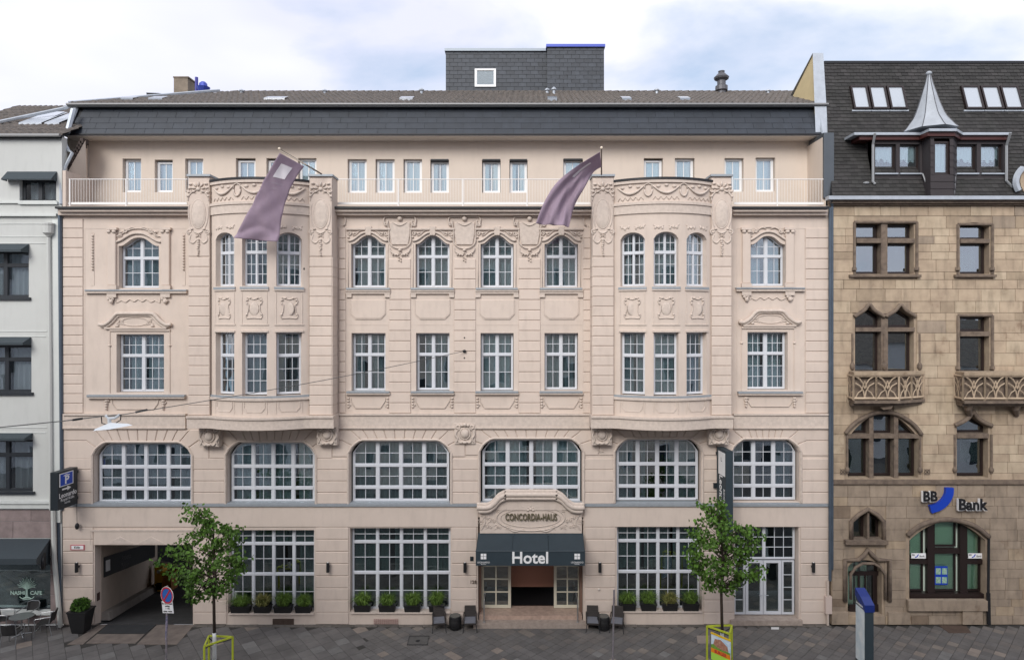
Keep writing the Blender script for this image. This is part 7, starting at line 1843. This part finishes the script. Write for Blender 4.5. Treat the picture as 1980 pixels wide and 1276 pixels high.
q = MB(); q.tube([(xp + .005, Yp, GZ(1236, Yp)), (xp + .03, Yp, GZ(1190, Yp))], .034, 10); q.build('sticker_wrap', mat('stickers', (.35, .30, .38), .6, var=.9, scale=14, col2=(.06, .08, .16)), e)
e = empty('slim_post', (GX(1186, Yp), Yp, 0), 'slim grey post in front of the right drum table', 'post')
x = GX(1186, Yp); q = MB(); q.tube([(x - .03, Yp, 0), (x + .02, Yp, GZ(1140, Yp))], .028, 8); q.build('post_tube', GREYP, e)
Mq = T((GX(1189, Yp), Yp, GZ(1151, Yp))) @ Matrix.Rotation(R(82), 4, 'Z'); disc(Mq, .26, -.006, .006).build('edge_on_disc', GREYP, e)

# ---- info stele
e = empty('info_stele', (11.45, -3.7, 0), 'narrow grey advertising stele with blue slanted top standing before the bank door', 'stele')
x0, x1 = 11.30, 11.58; y0, y1 = -4.0, -3.42; zn, zf = 2.55, 2.86
q = MB(); q.add([(x0, y0, 0), (x1, y0, 0), (x1, y1, 0), (x0, y1, 0), (x0, y0, zn - .25), (x1, y0, zn - .25), (x1, y1, zf - .25), (x0, y1, zf - .25)], [(0, 3, 2, 1), (4, 5, 6, 7), (0, 1, 5, 4), (1, 2, 6, 5), (2, 3, 7, 6), (3, 0, 4, 7)]); q.build('body', mat('stele_grey', (.045, .065, .078), .45, metal=.2), e)
q = MB(); q.add([(x0 - .02, y0 - .02, zn - .25), (x1 + .02, y0 - .02, zn - .25), (x1 + .02, y1, zf - .25), (x0 - .02, y1, zf - .25), (x0 - .02, y0 - .02, zn - .02), (x1 + .02, y0 - .02, zn - .02), (x1 + .02, y0 + .25, zn + .16), (x0 - .02, y0 + .25, zn + .16), (x1 + .02, y1, zf), (x0 - .02, y1, zf)], [(0, 1, 5, 4), (4, 5, 6, 7), (7, 6, 8, 9), (1, 2, 8, 6, 5), (0, 4, 7, 9, 3), (3, 9, 8, 2)]); q.build('blue_cap', mat('stele_blue', (.012, .03, .18), .4), e)
Mst = T((x0 - .01, y0, 0)) @ Matrix(((0, 1, 0, 0), (-1, 0, 0, 0), (0, 0, 1, 0), (0, 0, 0, 1)))
q = MB(); q.box(x0 - .015, x0, y0 + .03, y1 - .03, .55, zn - .22); q.build('poster_face', mat('pale_poster', (.78, .82, .82), .4, var=.6, scale=3, col2=(.5, .6, .66)), e)
q = MB(); q.box(x0 - .012, x0, y0 + .02, y1 - .02, .0, .5); q.build('dark_base', DARKM, e)
lettering('Stadtplan', .11, T((x0 - .025, (y0 + y1) / 2, zn - .12)) @ Matrix.Rotation(R(-90), 4, 'Z'), LET, e, .002)
# ---- street lamp hanging from its wire
e = empty('catenary_lamp', P(216, 825, -8), 'white street lamp hanging from a wire across the street', 'street lamp')
q = MB(); v = P(216, 829, -8); k = 17 / 1250
def lp(px, py, dy=0): return P(px, py, -8 + dy)
q.add([lp(180, 833, -.05), lp(212, 830, -.22), lp(256, 822, -.1), lp(250, 821, .15), lp(205, 827, .2), lp(184, 831, .1), lp(184, 829, 0), lp(213, 817, -.06), lp(248, 819, 0)], [(0, 1, 4, 5), (1, 2, 3, 4), (0, 6, 7, 1), (1, 7, 8, 2), (2, 8, 3), (3, 8, 7, 4), (4, 7, 6, 5), (5, 6, 0)]); q.build('lamp_housing', mat('lamp_white', (.62, .66, .70), .35), e)
q = MB(); q.tube([lp(204, 803), lp(210, 809), lp(222, 808), lp(231, 802)], .035, 6); q.tube([lp(211, 809), lp(212, 819)], .05, 6); q.build('hanger', mat('lamp_white', (.62, .66, .70), .35), e)
q = MB(); q.tube([lp(196, 806), lp(197, 818), lp(206, 821)], .014, 5); q.tube([lp(234, 802), lp(233, 812), lp(225, 817)], .014, 5); q.build('feed_cable', DARKM, e)
e2 = empty('support_wire', P(898, 679, 0), 'thin grey wire running from a black wall hook to the hanging street lamp', 'wire')
q = MB()
a0, a1 = P(897, 679, -.05), P(232, 802, -8); n = 16
pts = [a0.lerp(a1, i / n) - Vector((0, 0, .10 * math.sin(math.pi * i / n))) for i in range(n + 1)]
q.tube(pts, .011, 5); q.build('wire_span', mat('grey_wire', (.10, .10, .10), .6), e2)
q = MB(); a2 = P(-40, 830, -9.2); q.tube([P(232, 802, -8), P(203, 804, -8), P(120, 814, -8.5), a2], .014, 5); q.build('wire_span', MATS['grey_wire'], e2)
q = MB(); q.tube([P(285, 792, -7.4), P(262, 797, -7.6)], .028, 6); q.tube([P(160, 809, -8.3), P(140, 812, -8.4)], .028, 6); q.build('tensioner', DARKM, e2)
q = MB(); q.blob(P(898, 679, -.05), .075, .07, .06); q.build('wall_hook', DARKM, e2)
q = MB(); q.blob(P(898, 653, .0), .03, .03, .03); q.blob(P(898, 692, .0), .03, .03, .03); q.blob(P(588, 520, -.9), .03, .03, .05); q.build('wall_stud', DARKM, HOTEL)

# ---- young lime trees with lime-yellow guards
BARK = mat('bark', (.055, .038, .028), .9, var=.4, scale=20, bump=.4, bscale=60); WPAINT = mat('trunk_white', (.70, .72, .72), .8, var=.15, scale=15)
LEAF = leafmat('lime_leaf', (.090, .180, .022), (.035, .085, .010))
def pin(px, py, poly):
    c = False; n = len(poly)
    for i in range(n):
        a, b_ = poly[i], poly[i - 1]
        if (a[1] > py) != (b_[1] > py) and px < (b_[0] - a[0]) * (py - a[1]) / (b_[1] - a[1]) + a[0]: c = not c
    return c
def lime_tree(px, sil, Y, ytop, ybr, seed, label):
    r_ = random.Random(seed); e = empty('lime_tree', (GX(px, Y), Y, 0), label, 'tree', 'young street trees with yellow guards')
    x0 = GX(px, Y); zt = GZ(ytop, Y); zb_ = GZ(ybr, Y)
    tr = [(x0 + .02, Y, 0), (x0 + .01, Y, 1.1), (x0 - .02, Y + .02, zb_), (x0 + .05, Y, zb_ + .6), (x0 - .03, Y, (zt + zb_) / 2 + .3), (x0, Y, zt - .25)]
    q = MB(); q.tube(tr[1:4] + tr[4:], [.052, .045, .040, .026, .010], 8); tk = q.build('trunk', BARK, e, smooth=True)
    q = MB(); q.tube([tr[0], tr[1], (x0, Y, 1.25)], [.075, .062, .058], 9); q.build('painted_trunk', WPAINT, e, smooth=True)
    xs_ = [p[0] for p in sil]; ys_ = [p[1] for p in sil]; ends = []
    cxp = sum(xs_) / len(xs_)
    while len(ends) < 175:
        a, b_ = r_.uniform(min(xs_), max(xs_)), r_.uniform(min(ys_), max(ys_))
        if not pin(a, b_, sil): continue
        rowl = [x for x in range(int(min(xs_)), int(max(xs_)), 4) if pin(x, b_, sil)]
        hwid = (max(rowl) - min(rowl)) / 2 + 4; mid = (max(rowl) + min(rowl)) / 2
        dmax = math.sqrt(max(0.02, 1 - ((a - mid) / hwid) ** 2)) * min(hwid * .0175, 1.15)
        ends.append(P(a, b_, Y + r_.uniform(-dmax, dmax)))
    for p in sil[::1]: ends.append(P(p[0] + (px - p[0]) * .05, p[1] + r_.uniform(-2, 2), Y + r_.uniform(-.25, .25)))
    br = MB(); lv = []; lf = []
    for k, p in enumerate(ends):
        zj = max(zb_, min(zt - .5, p.z - .35 * abs(p.x - x0) - .25)); s = Vector((x0, Y, zj)); m_ = s.lerp(p, .5) + Vector((r_.uniform(-.08, .08), r_.uniform(-.08, .08), .10))
        if k % 2 == 0: br.tube([s, m_, p], [.015, .009, .004], 4)
        for i in range(r_.randint(8, 19)):
            t = r_.uniform(.66, 1.08); c_ = (m_.lerp(p, (t - .5) * 2)) + Vector((r_.gauss(0, .085), r_.gauss(0, .085), r_.gauss(-.02, .07)))
            L_ = r_.uniform(.038, .072); dirn = Vector((r_.gauss(0, 1), r_.gauss(-.3, 1), r_.gauss(-.9, .5))).normalized()
            nrm = Vector((r_.gauss(0, .6), r_.gauss(-.5, .6), r_.gauss(.9, .5))).normalized(); w = dirn.cross(nrm)
            if w.length < .1: continue
            w.normalize(); up_ = w.cross(dirn); b_ = len(lv)
            lv += [c_ - dirn * L_, c_ - dirn * L_ * .45 + w * L_ * .72 + up_ * .012, c_ + dirn * L_ * .35 + w * L_ * .6 + up_ * .010, c_ + dirn * L_ * 1.15 - up_ * .012, c_ + dirn * L_ * .35 - w * L_ * .6 + up_ * .010, c_ - dirn * L_ * .45 - w * L_ * .72 + up_ * .012]
            lf += [(b_, b_ + 1, b_ + 2, b_ + 3), (b_, b_ + 3, b_ + 4, b_ + 5)]
    br.build('branches', BARK, e, kind='stuff'); q = MB(); q.add(lv, lf); q.build('crown', LEAF, e, kind='stuff')
    return e
lime_tree(414, [(292, 1084), (318, 1068), (322, 1052), (348, 1046), (352, 1030), (378, 1028), (392, 1012), (372, 1000), (354, 1000), (356, 979), (380, 978), (398, 988), (408, 1002), (420, 1010), (444, 1014), (452, 1022), (468, 1020), (470, 1044), (462, 1062), (484, 1080), (478, 1100), (456, 1120), (448, 1140), (424, 1146), (416, 1158), (402, 1156), (376, 1162), (352, 1150), (362, 1134), (346, 1122), (318, 1108)], -3.2, 982, 1150, 31, 'young green lime tree in front of the garage with a white painted trunk')
lime_tree(1396, [(1348, 974), (1376, 966), (1396, 968), (1400, 986), (1420, 1006), (1448, 1018), (1468, 1026), (1478, 1042), (1456, 1058), (1450, 1080), (1474, 1100), (1474, 1116), (1442, 1116), (1428, 1128), (1412, 1146), (1392, 1138), (1366, 1140), (1362, 1122), (1342, 1108), (1330, 1090), (1328, 1062), (1342, 1044), (1332, 1030), (1340, 1008), (1362, 998)], -3.2, 970, 1140, 77, 'young lime tree below the tall blade sign, its guard carrying a colourful poster')
LIME = mat('lime_yellow_paint', (.44, .50, .035), .45, var=.1, scale=8)
def guard(pts, Y, label, rot=0):
    """pts: three photo points of the top triangle"""
    hT = None
    vs = [P(px, py, Yk) for px, py, Yk in pts]; c_ = sum(vs, Vector()) / 3; h = sum(v.z for v in vs) / 3
    e = empty('tree_guard', (c_.x, c_.y, 0), label, 'tree guard', 'lime yellow tree guards')
    vs = [Vector((v.x, v.y, h)) for v in vs]
    for v in vs: q = MB(); q.tube([(v.x, v.y, 0), (v.x, v.y, h)], .038, 4); q.build('post', LIME, e)
    for i in range(3): q = MB(); q.tube([vs[i], vs[(i + 1) % 3]], .034, 4); q.build('top_rail', LIME, e)
    for v in vs: q = MB(); t = Vector((c_.x, c_.y, h - .14)); q.tube([Vector((v.x, v.y, h - .07)), t], .016, 4); q.build('strap', DARKM, e)
    return e, vs, h
g1, v1, h1 = guard([(395, 1250, -3.62), (404, 1229, -2.9), (450, 1229, -2.98)], -3.2, 'lime yellow tree guard without a poster round the left tree')
g2, v2, h2 = guard([(1367, 1208, -3.2), (1415, 1206, -3.15), (1411, 1229, -3.75)], -3.2, 'lime yellow tree guard with a poster hung on it round the right tree')
# poster on the second guard, from the left post to the near right post
e = empty('guard_poster', ((v2[0] + v2[2]) / 2), 'colourful food poster with orange letters hung on the right tree guard', 'poster')
a, c_ = Vector((v2[0].x + .12, v2[0].y - .07, 0)), Vector((v2[2].x + .0, v2[2].y - .07, 0)); dl = (c_ - a); Lw = dl.length; un = dl.normalized(); nv = Vector((un.y, -un.x, 0))
Mg = Matrix(((un.x, -nv.x, 0, a.x), (un.y, -nv.y, 0, a.y), (0, 0, 1, 0), (0, 0, 0, 1))); zt2 = h2 - .17
q = MB(Mg); q.box(0, Lw, 0, .03, zt2 - .9, zt2); q.build('board', mat('poster_sky', (.35, .55, .72), .5, var=.8, scale=5, col2=(.8, .85, .9)), e)
q = MB(Mg); q.box(-.01, Lw + .01, -.012, .01, zt2 - .05, zt2 + .01); q.build('top_strip', mat('poster_yellow', (.75, .48, .02), .5), e)
q = MB(Mg); q.prism([(Lw * .12, zt2 - .36), (Lw * .2, zt2 - .17), (Lw * .5, zt2 - .13), (Lw * .85, zt2 - .27), (Lw * .9, zt2 - .42), (Lw * .6, zt2 - .45), (Lw * .3, zt2 - .42)], -.008, 0); q.build('food_picture', mat('poster_meat', (.28, .09, .06), .6, var=.9, scale=16, col2=(.5, .3, .2)), e)
q = MB(Mg); q.prism([(0, zt2 - .52), (Lw, zt2 - .52), (Lw, zt2 - .44), (Lw * .6, zt2 - .42), (Lw * .2, zt2 - .34), (0, zt2 - .40)], -.005, 0); q.build('salad_picture', mat('poster_green', (.06, .22, .03), .6, var=.8, scale=22, col2=(.25, .4, .05)), e)
q = MB(Mg); q.box(0, Lw, -.010, 0, zt2 - .65, zt2 - .51); q.build('lettered_strip', mat('poster_orange', (.75, .25, .01), .5), e)
lettering('BURGER', .15, Mg @ T((Lw * .5, -.014, zt2 - .58)), RED, e, .002, .004, sx=.8)
q = MB(Mg); q.box(0, Lw, -.007, 0, zt2 - .9, zt2 - .65); q.build('green_field', mat('poster_lime', (.4, .7, .08), .5), e)
